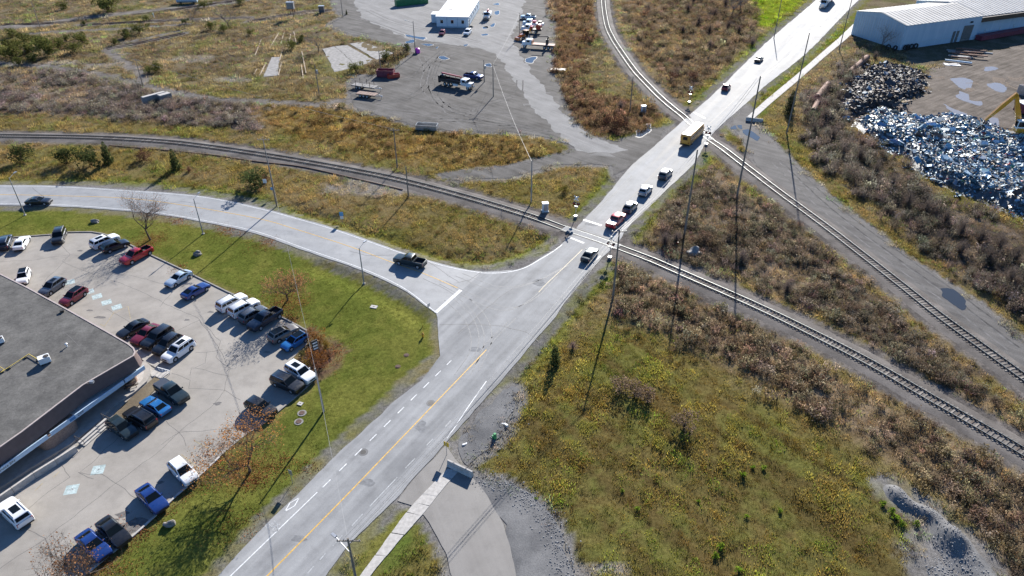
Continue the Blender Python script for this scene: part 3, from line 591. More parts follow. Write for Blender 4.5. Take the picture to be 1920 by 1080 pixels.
# tyre tracks worn into the gravel yard and lane
M_RUT = simple('packed_gravel', (0.085, 0.082, 0.081), 0.9, var=0.5, scale=0.7, spec=0.1); M_RUTL = simple('loose_pale_gravel', (0.135, 0.13, 0.127), 0.9, var=0.35, scale=0.7, spec=0.1)
mb = MB(); mb2 = MB()
for q, pl in enumerate(([(790, 105), (800, 130), (795, 160), (820, 190), (880, 205), (960, 215)], [(830, 100), (815, 130), (810, 165), (835, 200), (900, 222), (1000, 240)], [(700, 195), (760, 185), (800, 160), (815, 120), (860, 100)], [(840, 190), (835, 200), (845, 212), (870, 215), (900, 205)], [(740, 150), (780, 140), (800, 120), (830, 95)], [(760, 230), (840, 225), (930, 232), (1030, 250)], [(720, 205), (800, 215), (900, 235)], [(880, 200), (930, 190), (970, 175), (975, 150)], [(660, 30), (720, 50), (800, 78), (880, 92)], [(690, 20), (740, 42), (820, 60), (900, 80)], [(900, 240), (980, 238), (1040, 252)], [(1470, 300), (1560, 385), (1680, 475), (1800, 560), (1920, 650)], [(1455, 305), (1540, 385), (1660, 478), (1780, 565), (1900, 655)])):
    ln = smooth_line(G(pl), 1.2)
    for o in (-0.9, 0.9):
        pts = []
        for i, p in enumerate(ln):
            a, b = ln[max(i-1, 0)], ln[min(i+1, len(ln)-1)]; d = (b-a).normalized(); pts.append((p.x-d.y*o+random.gauss(0, 0.05), p.y+d.x*o, 0))
        (mb if q % 3 else mb2).ribbon(pts, 0.34, 0.0085)
mb.build('tyre_tracks', M_RUT)['kind'] = 'stuff'; mb2.build('tyre_tracks', M_RUTL)['kind'] = 'stuff'

M_MUD = gravel_mat('rutted_mud', (0.045, 0.035, 0.028), (0.19, 0.16, 0.137), 2.2, (0.10, 1.0, 1), R(-35), 0.05, 0.85)
surface('mud_yard', P['dirt'], 0.04, M_MUD, 0.8)

# oil stains in the lot, patches and turning scuffs on the roads
M_STAIN = simple('oil_stain', (0.13, 0.12, 0.112), 0.6, var=0.35, scale=3); M_SCUFF = simple('tyre_scuff', (0.185, 0.187, 0.19), 0.7, var=0.3, scale=2); M_REP = simple('asphalt_repair', (0.20, 0.203, 0.208), 0.75, var=0.25, scale=2, spec=0.08)
def stain(px, rx, ry, parent, mat, z, name):
    c = at(*px); n = 22; ph = random.uniform(0, 6); pts = [(c.x+rx*(1+0.25*math.sin(3*t+ph)+0.15*math.sin(5*t+ph*2))*math.cos(t), c.y+ry*(1+0.25*math.sin(2*t+ph))*math.sin(t)) for t in np.linspace(0, 2*math.pi, n+1)[:-1]]
    MB().sheet(pts, z).build(name, mat, parent)
for px, a, b in (((187, 595), 0.9, 0.35), ((168, 582), 0.5, 0.25), ((230, 965), 0.7, 0.4), ((215, 975), 0.4, 0.2), ((408, 757), 0.5, 0.3), ((300, 905), 0.4, 0.25), ((440, 668), 0.5, 0.3), ((350, 600), 0.4, 0.3), ((92, 470), 0.6, 0.4), ((150, 470), 0.5, 0.3), ((500, 660), 0.5, 0.25), ((252, 985), 1.3, 0.9), ((290, 700), 0.4, 0.25), ((395, 585), 0.5, 0.3)): stain(px, a, b, parking, M_STAIN, 0.0168, 'oil_stain')
for px, a, b in (((1110, 420), 1.4, 0.8), ((1010, 530), 1.2, 0.9), ((790, 800), 0.7, 0.9), ((690, 905), 0.9, 0.5), ((890, 655), 0.9, 0.7), ((560, 1010), 0.8, 0.5)): stain(px, a, b, main_road, M_REP, 0.0235, 'repair_patch')
for pl in ([(800, 520), (850, 545), (900, 590), (915, 640), (890, 700)], [(1040, 520), (1000, 560), (950, 580), (890, 560), (830, 530)], [(840, 560), (880, 600), (890, 650), (860, 700)], [(1060, 500), (1000, 530), (930, 540), (860, 515)], [(960, 600), (920, 640), (880, 690), (840, 730)]):
    ln = smooth_line(G(pl), 1.0)
    for o in (-0.8, 0.8): MB().ribbon([(p.x+o*0.7, p.y+o*0.5, 0) for p in ln], 0.16, 0.0245).build('tyre_scuff', M_SCUFF, main_road)
# ------------------------------------------------------------------ railway tracks
M_RAIL = simple('rail_steel', (0.085, 0.062, 0.05), 0.9, 0.0, var=0.25, spec=0.1); M_RAILTOP = simple('polished_railhead', (0.20, 0.215, 0.22), 0.5, 0.6, var=0.1, spec=0.2)
M_TIE = [simple('sleeper_timber_%d' % i, c, 0.9, var=0.3, scale=2) for i, c in enumerate(((0.12, 0.10, 0.085), (0.17, 0.15, 0.13), (0.10, 0.075, 0.06), (0.25, 0.22, 0.19)))]
M_PLANK = simple('crossing_timber', (0.15, 0.14, 0.13), 0.85, var=0.3)
def railway(line, cross, label, cut_dist=5.0, tie_seen=300):
    root = thing('railway_track', label, 'railway track')
    def lift(p): 
        d = (Vector((p.x, p.y, 0))-cross).length
        t = min(1, max(0, (d-cut_dist)/9)); return 0.30*t*t*(3-2*t)
    n = len(line); T = []
    for i in range(n):
        a, b = line[max(i-1, 0)], line[min(i+1, n-1)]; t = (b-a).normalized(); T.append(Vector((-t.y, t.x, 0)))
    # bed of ballast
    mb = MB(); vs = []; prof = ((-3.0, -0.2), (-1.75, 1.0), (-1.2, 1.02), (1.2, 1.02), (1.75, 1.0), (3.0, -0.2))
    for p, nn in zip(line, T):
        z = lift(p)
        for o, k in prof:
            wob = 0.25*(vnoise(np.array(p.x*0.8), np.array(p.y*0.8+o), 5)-0.5)
            vs.append((p.x+nn.x*(o+wob), p.y+nn.y*(o+wob), z*0.55*k-0.06 if k > 0 else -0.12))
    m = len(prof); mb.add(vs, [(i*m+j, i*m+j+1, (i+1)*m+j+1, (i+1)*m+j) for i in range(n-1) for j in range(m-1)])
    mb.v = [(x, y, z) for x, y, z in mb.v]; mb.f = [tuple(reversed(f)) for f in mb.f]
    mb.build('ballast_bed', M_BAL, root, 40)
    # rails
    for s in (-1, 1):
        mb = MB(); vs = []; top = MB(); tv = []
        pr = ((-0.07, 0.0), (-0.012, 0.03), (-0.035, 0.15), (0.035, 0.15), (0.012, 0.03), (0.07, 0.0))
        for p, nn in zip(line, T):
            z = lift(p)-0.135+ (0.02 if lift(p) > 0.28 else 0.0)
            c = p+nn*(0.75*s)
            vs += [(c.x+nn.x*o, c.y+nn.y*o, z+h) for o, h in pr]
            tv += [(c.x+nn.x*0.037, c.y+nn.y*0.037, z+0.15), (c.x+nn.x*0.037, c.y+nn.y*0.037, z+0.166), (c.x-nn.x*0.037, c.y-nn.y*0.037, z+0.166), (c.x-nn.x*0.037, c.y-nn.y*0.037, z+0.15)]
        k = len(pr); mb.add(vs, [(i*k+j, i*k+(j+1) % k, (i+1)*k+(j+1) % k, (i+1)*k+j) for i in range(n-1) for j in range(k)])
        r = mb.build('rail', M_RAIL, root, 30)
        top.add(tv, [(i*4+j, i*4+j+1, (i+1)*4+j+1, (i+1)*4+j) for i in range(n-1) for j in range(3)]); top.build('railhead', M_RAILTOP, r)
    # sleepers, the nearest as single pieces
    ties = even(line, 0.62); info = []
    for i, p in enumerate(ties):
        if lift(p) < 0.10: continue
        a, b = ties[max(i-1, 0)], ties[min(i+1, len(ties)-1)]; t = b-a
        x, y = px_of(p.x, p.y); vis = -30 < x < 1950 and -40 < y < 1110
        info.append(((0 if vis else 1e6)+(p-Vector((0, 0, CAM_H))).length, p, math.atan2(t.y, t.x)))
    info.sort(key=lambda q: q[0])
    tm = MB().box((0, 0, 0), (0.23, 2.55, 0.18)).mesh('sleeper')
    for q, (d, p, a) in enumerate(info[:tie_seen]):
        o = link('sleeper', tm, root, (p.x, p.y, lift(p)-0.215+random.uniform(-0.01, 0.01)), random.choice(M_TIE), a+random.gauss(0, 0.012))
    rest = MB()
    for d, p, a in info[tie_seen:]: rest.box((p.x, p.y, lift(p)-0.215), (0.23, 2.55, 0.18), a)
    if rest.v: rest.build('distant_sleepers', M_TIE[1], root)['kind'] = 'stuff'
    # timber and asphalt panel where the road crosses
    i0 = min(range(n), key=lambda i: (line[i]-cross).length); w = 6
    for o in (-1.02, 0.0, 1.02):
        pts = [(line[i].x+T[i].x*o, line[i].y+T[i].y*o, 0) for i in range(max(0, i0-w), min(n, i0+w+1))]
        MB().ribbon(pts, 0.36 if o else 1.28, 0.029).build('crossing_panel', M_ROAD if not o else M_PLANK, root)
    return root
railway(trackA, cross_A, 'railway track crossing the road beside the junction and running to the lower right', 5.0)
railway(trackB, cross_B, 'railway track curving from the top and crossing the road at the school bus', 4.5)
# abandoned, half-buried track remains in the old yard, rails only
M_RUST = simple('rusty_rail', (0.10, 0.06, 0.045), 0.85, 0.2, var=0.3)
def old_rail(name, pl, label, gauge=1.5, mat=None, r=0.09):
    line = smooth_line(G(pl), 2.5); t = thing(name, label, 'old track', line[0])
    for s in ((-1, 1) if gauge else (0,)):
        mb = MB()
        pts = []
        for i, p in enumerate(line):
            a, b = line[max(i-1, 0)], line[min(i+1, len(line)-1)]; d = (b-a).normalized(); nn = Vector((-d.y, d.x, 0))
            q = p+nn*(s*gauge/2)-line[0]; pts.append((q.x, q.y, 0.06))
        for a, b in zip(pts[:-1], pts[1:]):
            c = ((a[0]+b[0])/2, (a[1]+b[1])/2, 0.05); L = math.hypot(b[0]-a[0], b[1]-a[1]); mb.box(c, (L+0.02, r*1.6, 0.22), math.atan2(b[1]-a[1], b[0]-a[0]))
        mb.build('rail', mat or M_RUST, t)
old_rail('abandoned_track', [(0, 46), (100, 43), (180, 36), (280, 24), (400, 7), (480, -4)], 'abandoned rusty track running past the grey gravel strip at the very top left', 1.6, r=0.14)
old_rail('abandoned_track', [(150, 47), (280, 40), (380, 36), (470, 33)], 'weed-covered rusty track just below the small white marker post', 1.6, r=0.12)
old_rail('abandoned_track', [(200, 92), (240, 85), (300, 72), (345, 62)], 'pale rusty track remains ending at the bare sandy patch', 1.6, r=0.14)
old_rail('abandoned_track', [(465, 41), (520, 31), (575, 22), (622, 19)], 'short old track leading to the blue buffer box', 1.6, r=0.14)
old_rail('abandoned_rail', [(205, 273), (300, 281), (400, 291), (480, 303), (560, 312), (640, 329), (755, 356)], 'single dark rail lying in the grass alongside the curving track', 0, r=0.12)
M_PALE = simple('bleached_timber', (0.34, 0.27, 0.19), 0.9, var=0.2)
for i, (a, b) in enumerate((((490, 75), (478, 105)), ((523, 62), (505, 92)), ((533, 60), (527, 82)), ((545, 65), (541, 88)), ((551, 60), (556, 84)), ((530, 92), (524, 115)), ((528, 118), (522, 142)), ((566, 97), (574, 138)), ((565, 122), (569, 148)), ((497, 122), (487, 142)), ((482, 130), (476, 140)))):
    p, q = at(*a), at(*b); d = q-p; c = (p+q)/2
    tag(MB().box((0, 0, 0.1), (d.length, 0.3, 0.2)).build('timber_beam', M_PALE, None, loc=(c.x, c.y, 0)), 'bleached timber beam lying in the weeds, one of a fan of beams beside the old concrete slabs', 'timber', 'fan of bleached beams in the old yard').rotation_euler = (0, 0, math.atan2(d.y, d.x))

# ------------------------------------------------------------------ buildings
def shingle_roof(name, ca, cb):
    m, nt, p = newmat(name); lo = noise(nt, 0.3, 6, 0.72); hi = noise(nt, 3.0, 5, 0.8)
    c = ramp(nt, lo, [(0.3, ca), (0.7, cb)]); c = mixc(nt, 1.0, c, ramp(nt, hi, [(0.3, 0.72), (0.7, 1.25)]), 'MULTIPLY')
    nt.links.new(c, p.inputs['Base Color']); p.inputs['Roughness'].default_value = 0.95; p.inputs['Specular IOR Level'].default_value = 0.1; bump(nt, p, hi, 0.4, 0.05); return m
M_ROOFG = shingle_roof('gravel_roof', (0.078, 0.076, 0.073), (0.168, 0.162, 0.152))
M_FASC = simple('brown_fascia', (0.115, 0.08, 0.075), 0.7, var=0.12); M_FLASH = simple('pale_flashing', (0.42, 0.35, 0.32), 0.5, var=0.1)
M_SIGNB = simple('pale_blue_sign', (0.42, 0.55, 0.68), 0.4, var=0.06); M_BRICK = simple('tan_brick', (0.30, 0.20, 0.155), 0.9, var=0.25, scale=6)
M_GLASS = simple('dark_glass', (0.012, 0.015, 0.018), 0.06, var=0, spec=0.7); M_FRAME = simple('bronze_frame', (0.07, 0.055, 0.045), 0.5, 0.3)
M_STEEL = simple('galvanised_steel', (0.45, 0.46, 0.47), 0.4, 0.7, var=0.15); M_WHITEP = simple('white_paint', (0.72, 0.73, 0.73), 0.5, var=0.06)
M_BLACK = simple('black_rubber', (0.02, 0.02, 0.021), 0.75, var=0.1); M_YPIPE = simple('yellow_gas_pipe', (0.55, 0.40, 0.08), 0.5, var=0.1)
M_BLACKP = simple('black_lettering', (0.015, 0.015, 0.018), 0.6, var=0)
def text_mesh(body, size, parent, mat, mw, depth=0.02, name='lettering'):
    """flat lettering as a mesh, placed by the matrix mw"""
    cu = bpy.data.curves.new(name, 'FONT'); cu.body = body; cu.size = size; cu.extrude = depth; cu.align_x = 'CENTER'; cu.align_y = 'CENTER'; cu.resolution_u = 2
    ob = bpy.data.objects.new(name, cu); COL.objects.link(ob); dg = bpy.context.evaluated_depsgraph_get()
    me = bpy.data.meshes.new_from_object(ob.evaluated_get(dg)); bpy.data.objects.remove(ob); bpy.data.curves.remove(cu)
    me.name = name; me.materials.clear(); o = link(name, me, parent, mat=mat); o.matrix_local = mw; return o
HR = 4.8
PAINT_BLUE_SIGN = simple('sign_logo_blue', (0.05, 0.20, 0.45), 0.5, var=0)
def plaza():
    t = thing('plaza_building', 'flat-roofed commercial plaza with grey gravel roof and brown fascia beside the car park', 'building', at(120, 700))
    o0 = t.location.copy(); z = lambda pl, h: [at(x, y, h)-o0 for x, y in pl]
    roofpx = [(-90, 458), (0, 514), (52, 540), (125, 580), (200, 622), (240, 645), (250, 653), (253, 660), (250, 667), (155, 722), (40, 810), (-120, 922)]
    rp = z(roofpx, HR); MB().prism([(p.x, p.y) for p in rp], HR-0.25, HR).build('roof', M_ROOFG, t)
    cen = sum(rp, Vector())/len(rp)
    def off(i):                                     # outward shift of the roof outline vertex
        a, b, c = rp[i-1], rp[i], rp[(i+1) % len(rp)]
        d = ((b-a).normalized()+(c-b).normalized()).normalized(); return Vector((d.y, -d.x, 0))
    area = sum(rp[i].x*rp[(i+1) % len(rp)].y-rp[(i+1) % len(rp)].x*rp[i].y for i in range(len(rp)))
    sg = 1 if area > 0 else -1
    def band(name, i0, i1, zt, zb, out_t, out_b, mat, thick=0.12):
        mb = MB(); vs = []
        for i in range(i0, i1+1):
            nn = off(i)*sg
            for zz, oo in ((zt, out_t), (zb, out_b), (zb, out_b-thick), (zt, out_t-thick)): q = rp[i]+nn*oo; vs.append((q.x, q.y, zz))
        k = i1-i0+1; fs = [(i*4+j, i*4+(j+1) % 4, (i+1)*4+(j+1) % 4, (i+1)*4+j) for i in range(k-1) for j in range(4)]+[(3, 2, 1, 0), (4*k-4, 4*k-3, 4*k-2, 4*k-1)]
        mb.add(vs, fs); return mb.build(name, mat, t, 30)
    band('flashing', 0, 11, HR+0.06, HR-0.02, 0.10, 0.10, M_FLASH, 0.2)
    band('fascia', 0, 11, HR-0.03, HR-1.95, 0.08, 0.42, M_FASC, 0.1)
    # sign boards along the front
    edge_a, edge_b = rp[8], rp[11]; nn = off(9)*sg; du = (edge_b-edge_a).normalized(); Lf = (edge_b-edge_a).length
    rz = math.atan2(du.y, du.x)
    def front(u, outw, zz): q = edge_a+du*u+nn*outw; return Vector((q.x, q.y, zz))
    for u0, u1 in ((-0.6, 2.6), (2.8, 13.4), (13.8, 24.8), (25.0, Lf+6)):
        c = front((u0+u1)/2, 0.52, HR-2.28); s = MB().box((0, 0, 0), (u1-u0, 0.14, 0.62)).build('sign_board', M_SIGNB, t, loc=c); s.rotation_euler = (0, 0, rz)
        if u0 == 2.8 or u0 == 25.0:
            tx = 'NOFF' if u0 == 2.8 else 'Home care for'
            cc = 9.3-8.1 if u0 == 2.8 else -9.0
            y = -1 if (Matrix.Rotation(-rz, 3, 'Z') @ nn).y < 0 else 1
            # lettering reads from outside the building
            mw = Matrix.Translation((cc if True else 0, y*0.078, 0)) @ Matrix.Rotation(math.pi if y > 0 else 0, 4, 'Z') @ Matrix.Rotation(math.pi/2, 4, 'X')
            text_mesh('OFF' if u0 == 2.8 else 'L service BN', 0.5, s, M_BLACKP, mw, 0.01)
            if u0 == 2.8: MB().box((cc-1.15*(-y) if False else cc+1.15*y, y*0.078, 0), (0.8, 0.02, 0.4)).build('logo_panel', PAINT_BLUE_SIGN, s)
    # soffit, recessed shop front, piers
    so_ = [front(-0.5, 0.45, 0), front(Lf, 0.45, 0), front(Lf, -2.6, 0), front(-0.5, -2.6, 0)]
    MB().prism([(p.x, p.y) for p in so_], HR-2.68, HR-2.6).build('soffit', M_WHITEP, t)
    sill_h = 0.55; wall_out = -1.9; u = 0.6
    c = front(Lf/2, wall_out-0.15, 0.45+sill_h/2); b = MB().box((0, 0, 0), (Lf-1, 0.3, sill_h)).build('brick_sill', M_BRICK, t, loc=c); b.rotation_euler = (0, 0, rz)
    while u < Lf-2:
        pier = 10.3 < u < 14.0
        c = front(u+0.75, wall_out-0.1, 0.45+sill_h+0.85)
        wdw = MB().box((0, 0, 0), (1.5, 0.10, 1.7)).build('shop_window', M_FRAME, t, loc=c); wdw.rotation_euler = (0, 0, rz)
        y = -1 if (Matrix.Rotation(-rz, 3, 'Z') @ nn).y < 0 else 1
        MB().box((0, y*0.04, 0), (1.34, 0.06, 1.56)).build('pane', M_GLASS, wdw); u += 1.56
    c = front(12.2, -0.9, 0); mb = MB(); prof = [(-2.3, -1.2), (-2.3, 0.6), (-2.0, 1.0), (-1.4, 1.25), (1.4, 1.25), (2.0, 1.0), (2.3, 0.6), (2.3, -1.2)]
    yy = -1 if (Matrix.Rotation(-rz, 3, 'Z') @ nn).y < 0 else 1
    mb.prism([(a, yy*bb) for a, bb in (prof if yy > 0 else prof)], 0.3, HR-2.4); o = mb.build('brick_pier', M_BRICK, t, 40, loc=c); o.rotation_euler = (0, 0, rz)
    mb = MB(); mb.prism([(0.9*math.cos(a), 0.9*math.sin(a)) for a in np.linspace(0, 2*math.pi, 25)[:-1]], 0.3, HR-2.4); mb.build('brick_pier', M_BRICK, t, 40, loc=front(0.9, -1.4, 0))
    # blind walls under the roof on the other sides
    wp = [p+(cen-p).normalized()*1.2 for p in rp]; wp[8:12] = [front(0.5, wall_out-0.35, 0), front(6, wall_out-0.35, 0), front(20, wall_out-0.35, 0), front(Lf, wall_out-0.35, 0)]
    MB().prism([(p.x, p.y) for p in wp], 0, HR-0.3).build('wall', M_BRICK, t)
    # roof gutter box on the edge
    MB().box((0, 0, 0), (0.5, 0.35, 0.3)).build('roof_drain', M_STEEL, t, loc=at(172, 716, HR+0.15)-o0)
    cracks_ = MB()
    for pl in ([(0, 710), (40, 706), (90, 707), (140, 716), (168, 720)], [(48, 567), (80, 575), (105, 578)], [(115, 605), (120, 622), (140, 640), (158, 662)], [(152, 698), (166, 706), (168, 718)]):
        pts = resample([at(x, y, HR)-o0 for x, y in pl], 0.8); A = np.array([(p.x, p.y) for p in pts]); ox = (fbm(A[:, 0], A[:, 1], 2, 3, 2)-0.5)*0.4
        cracks_.ribbon([(a[0]+k, a[1], 0) for a, k in zip(A, ox)], 0.09, HR+0.006)
    cracks_.build('roof_crack', M_CRACK, t)['kind'] = 'stuff'
    return t
plaza()
# rooftop things
def rooftop_unit(px, label, s=1.0):
    c = at(*px, HR); t = thing('rooftop_unit', label, 'air conditioner', c, R(38))
    MB().box((0, 0, 0.62*s), (1.35*s, 0.95*s, 0.85*s)).build('casing', M_WHITEP, t)
    mb = MB(); mb.cyl((0.3*s, -0.1*s, 1.045*s), (0.3*s, -0.1*s, 1.09*s), 0.34*s, n=18); g = mb.build('fan_grille', M_BLACK, t, 40)
    mb = MB(); mb.cyl((0.3*s, -0.1*s, 1.09*s), (0.3*s, -0.1*s, 1.11*s), 0.1*s, n=10); mb.build('fan_hub', M_RUST, g)
    for a in (-1, 1): MB().box((a*0.5*s, 0, 0.1*s), (0.12*s, 1.1*s, 0.2*s)).build('curb', M_FRAME, t)
rooftop_unit((86, 680), 'white rooftop air conditioning unit with round fan on the grey plaza roof')
rooftop_unit((1, 643), 'white rooftop unit cut by the left picture edge', 0.8)
t = thing('gas_pipe', 'yellow gas pipe on blocks running across the plaza roof to the white unit', 'pipe', at(40, 685, HR))
o0 = t.location.copy(); pts = [at(x, y, HR+0.22)-o0 for x, y in ((-8, 683), (8, 693), (2, 698), (-8, 702))]
MB().tube(pts, 0.05, 6).build('pipe_branch', M_YPIPE, t)
pts = [at(x, y, HR+0.22)-o0 for x, y in ((2, 698), (54, 664), (76, 677))]; MB().tube(pts, 0.055, 6).build('pipe_run', M_YPIPE, t)
for x, y in ((4, 697), (17, 690), (48, 670), (70, 676)): MB().box(tuple(at(x, y, HR+0.1)-o0), (0.45, 0.2, 0.2), R(-35)).build('pipe_block', M_BLACK, t)
t = thing('vent_pipe', 'small white vent pipe standing on the plaza roof', 'vent', at(126, 650, HR))
MB().cyl((0, 0, 0), (0, 0, 0.5), 0.09, n=10).build('pipe', M_WHITEP, t, 40); MB().cyl((0, 0, 0.5), (0, 0, 0.62), 0.2, 0.06, 12).build('cap', M_WHITEP, t, 40)
t = thing('roof_box', 'small dark box near the parking edge of the plaza roof', 'vent', at(117, 585, HR)); MB().box((0, 0, 0.15), (0.5, 0.4, 0.3), R(30)).build('box_body', M_FRAME, t); MB().box((0, 0, 0.32), (0.58, 0.48, 0.05), R(30)).build('lid', M_BLACK, t)
# raised walkway before the shops, planting strip, ramp wall, stairs
M_WALK = simple('walk_concrete', (0.33, 0.31, 0.285), 0.85, var=0.15, scale=1.5); M_MULCH = gravel_mat('dry_mulch', (0.11, 0.085, 0.055), (0.18, 0.145, 0.095), 5)
w = MB().prism([(p.x, p.y) for p in G([(252, 690), (262, 682), (272, 680), (283, 688), (284, 703), (276, 718), (255, 737), (224, 757), (200, 778), (180, 800), (135, 835), (60, 880), (-40, 945), (-120, 1000), (-160, 960), (0, 850), (120, 770)])], -0.05, 0.32).build('walkway', M_WALK); w['kind'] = 'structure'
w2 = MB().prism([(p.x, p.y) for p in G([(257, 697), (266, 692), (271, 700), (269, 714), (262, 722), (255, 718)])], 0.3, 0.335).build('round_landing', M_CONC); w2['kind'] = 'structure'
pb = MB().prism([(p.x, p.y) for p in G([(272, 724), (292, 706), (302, 714), (300, 722), (275, 748), (250, 770), (225, 790), (205, 803), (196, 800), (215, 778), (240, 752)])], -0.05, 0.12).build('planting_strip', M_MULCH); pb['kind'] = 'structure'
pc = MB().prism([(p.x, p.y) for p in G([(284, 696), (297, 690), (318, 694), (318, 700), (300, 712), (284, 706)])], -0.05, 0.10).build('corner_pavement', M_CONC); pc['kind'] = 'structure'
pd_ = MB().prism([(p.x, p.y) for p in G([(232, 640), (262, 657), (300, 682), (292, 690), (268, 676), (248, 655)])], -0.05, 0.10).build('side_walk', M_WALK); pd_['kind'] = 'structure'
pe = MB().prism([(p.x, p.y) for p in G([(50, 545), (232, 642), (226, 648), (44, 551)])], -0.05, 0.12).build('side_walk', M_WALK); pe['kind'] = 'structure'
t = thing('ramp_wall', 'low concrete wall along the shaded ramp in front of the plaza shops', 'wall', at(70, 890))
o0 = t.location.copy(); pts = even(G([(146, 846), (112, 868), (78, 888), (40, 915), (0, 942), (-60, 985)]), 2.6)
for a, b in zip(pts[:-1], pts[1:]):
    d = b-a; c = (a+b)/2-o0; o = MB().box((0, 0, 0.45), (d.length-0.05, 0.28, 0.9)).build('wall_segment', M_CONC, t, loc=(c.x, c.y, 0)); o.rotation_euler = (0, 0, math.atan2(d.y, d.x))
t = thing('entrance_steps', 'short flight of pale steps with a dark handrail at the end of the ramp', 'steps', at(177, 812), math.atan2(at(192, 800).y-at(160, 828).y, at(192, 800).x-at(160, 828).x))
for i in range(3): MB().box((0, -0.6+i*0.34, 0.06+0.1*i), (4.4, 0.34, 0.12+0.2*i)).build('step', M_CONC, t)
for a in (-2.1, 2.1):
    h = MB(); h.cyl((a, -0.7, 0), (a, -0.7, 0.95), 0.03, n=6); h.cyl((a, 0.6, 0.3), (a, 0.6, 1.3), 0.03, n=6); h.cyl((a, -0.7, 0.95), (a, 0.6, 1.3), 0.035, n=6); h.build('handrail', M_FRAME, t)
t = thing('bike_rack', 'white tubular rack standing on the corner pavement beside the white off-roader', 'rack', at(309, 699), R(-20))
for k in range(4): MB().tube([(-0.9+0.6*k, 0, 0), (-0.9+0.6*k, 0, 0.7), (-0.6+0.6*k, 0, 0.7)], 0.035, 6).build('hoop', M_WHITEP, t)
MB().box((0, 0, 0.72), (2.2, 0.1, 0.06)).build('top_bar', M_WHITEP, t)
t = thing('picnic_table', 'picnic table standing in the sun on the plaza walkway', 'table', at(246, 727)+Vector((0, 0, 0.32)), R(38))
MB().box((0, 0, 0.74), (1.8, 0.75, 0.06)).build('table_top', M_FRAME, t)
for s in (-1, 1): MB().box((0, s*0.75, 0.44), (1.8, 0.26, 0.05)).build('bench', M_FRAME, t); l = MB(); l.cyl((s*0.6, -0.8, 0), (s*0.6, 0.3, 0.74), 0.04, n=5); l.cyl((s*0.6, 0.8, 0), (s*0.6, -0.3, 0.74), 0.04, n=5); l.build('leg', M_FRAME, t)

# white site office
M_SIDING = simple('pale_siding', (0.52, 0.60, 0.66), 0.55, var=0.06, scale=0.6); M_MEMB = simple('white_membrane', (0.78, 0.77, 0.75), 0.5, var=0.07, scale=0.5); M_SKIRT = simple('blue_skirt', (0.30, 0.40, 0.47), 0.6, var=0.08)
def office():
    a, b = at(819, 51.5), at(878, 53); ux = (b-a).normalized(); W = (b-a).length
    hgt = mast_height((819, 51.5), 31); c = at(907, 1.5, hgt)
    t = thing('site_office', 'long white flat-roofed portable office in the gravel yard', 'building', a, math.atan2(ux.y, ux.x))
    L = 30.0
    MB().box((W/2, L/2, hgt/2+0.25), (W, L, hgt-0.5)).build('wall', M_SIDING, t)
    MB().box((W/2, L/2, 0.32), (W-0.2, L-0.2, 0.6)).build('skirt', M_SKIRT, t)
    rf = MB().box((W/2, L/2, hgt+0.06), (W+0.6, L+0.6, 0.22)).build('roof', M_MEMB, t)
    for x, y, w, d in ((W*0.45, 5.5, 1.2, 0.5), (W*0.3, 10, 1.8, 1.6), (W*0.62, 9, 1.6, 0.5), (W*0.4, 3, 1.4, 0.4), (W*0.55, 12, 1.0, 0.4)):
        MB().box((x, y, hgt+0.19), (w, d, 0.05), R(35)).build('roof_patch', M_CONCD, rf)
    MB().cyl((W*0.8, 7, hgt+0.1), (W*0.8, 7, hgt+0.9), 0.12, n=8).build('roof_vent', M_STEEL, rf)
    for k in range(1, 3): MB().box((W*k/3, -0.03, hgt/2+0.25), (0.16, 0.08, hgt-0.6)).build('corner_strip', M_SKIRT, t)
    for k in range(3):
        wn_ = MB().box((W*(k+0.5)/3, -0.03, hgt*0.56), (1.15, 0.10, 1.35)).build('window', M_WHITEP, t); MB().box((0, 0, 0), (0.95, 0.04, 1.15)).build('pane', M_GLASS, wn_, loc=(W*(k+0.5)/3, -0.08, hgt*0.56))
    for k in range(5): 
        wn_ = MB().box((W+0.03, 4.5+k*5, hgt*0.58), (0.10, 1.1, 1.1)).build('window', M_WHITEP, t); MB().box((W+0.08, 4.5+k*5, hgt*0.58), (0.04, 0.9, 0.9)).build('pane', M_GLASS, wn_)
    dr = MB().box((W+0.04, 2.2, 1.4), (0.1, 1.0, 2.1)).build('door', M_FRAME, t); MB().box((W+0.12, 1.85, 1.4), (0.05, 0.08, 0.2)).build('handle', M_STEEL, dr)
    st = MB()
    for k in range(3): st.box((W+0.8, 2.2-0.0, 0.12+0.2*k-0.02), (1.6-0.4*k, 1.6, 0.2))
    st.build('door_steps', M_PLANK, t)
    MB().box((-1.6, 8.5, 1.5), (3.2, 4.0, 2.9)).build('annex', M_SIDING, t); MB().box((-1.6, 8.5, 3.02), (3.5, 4.3, 0.16)).build('annex_roof', M_MEMB, t)
office()
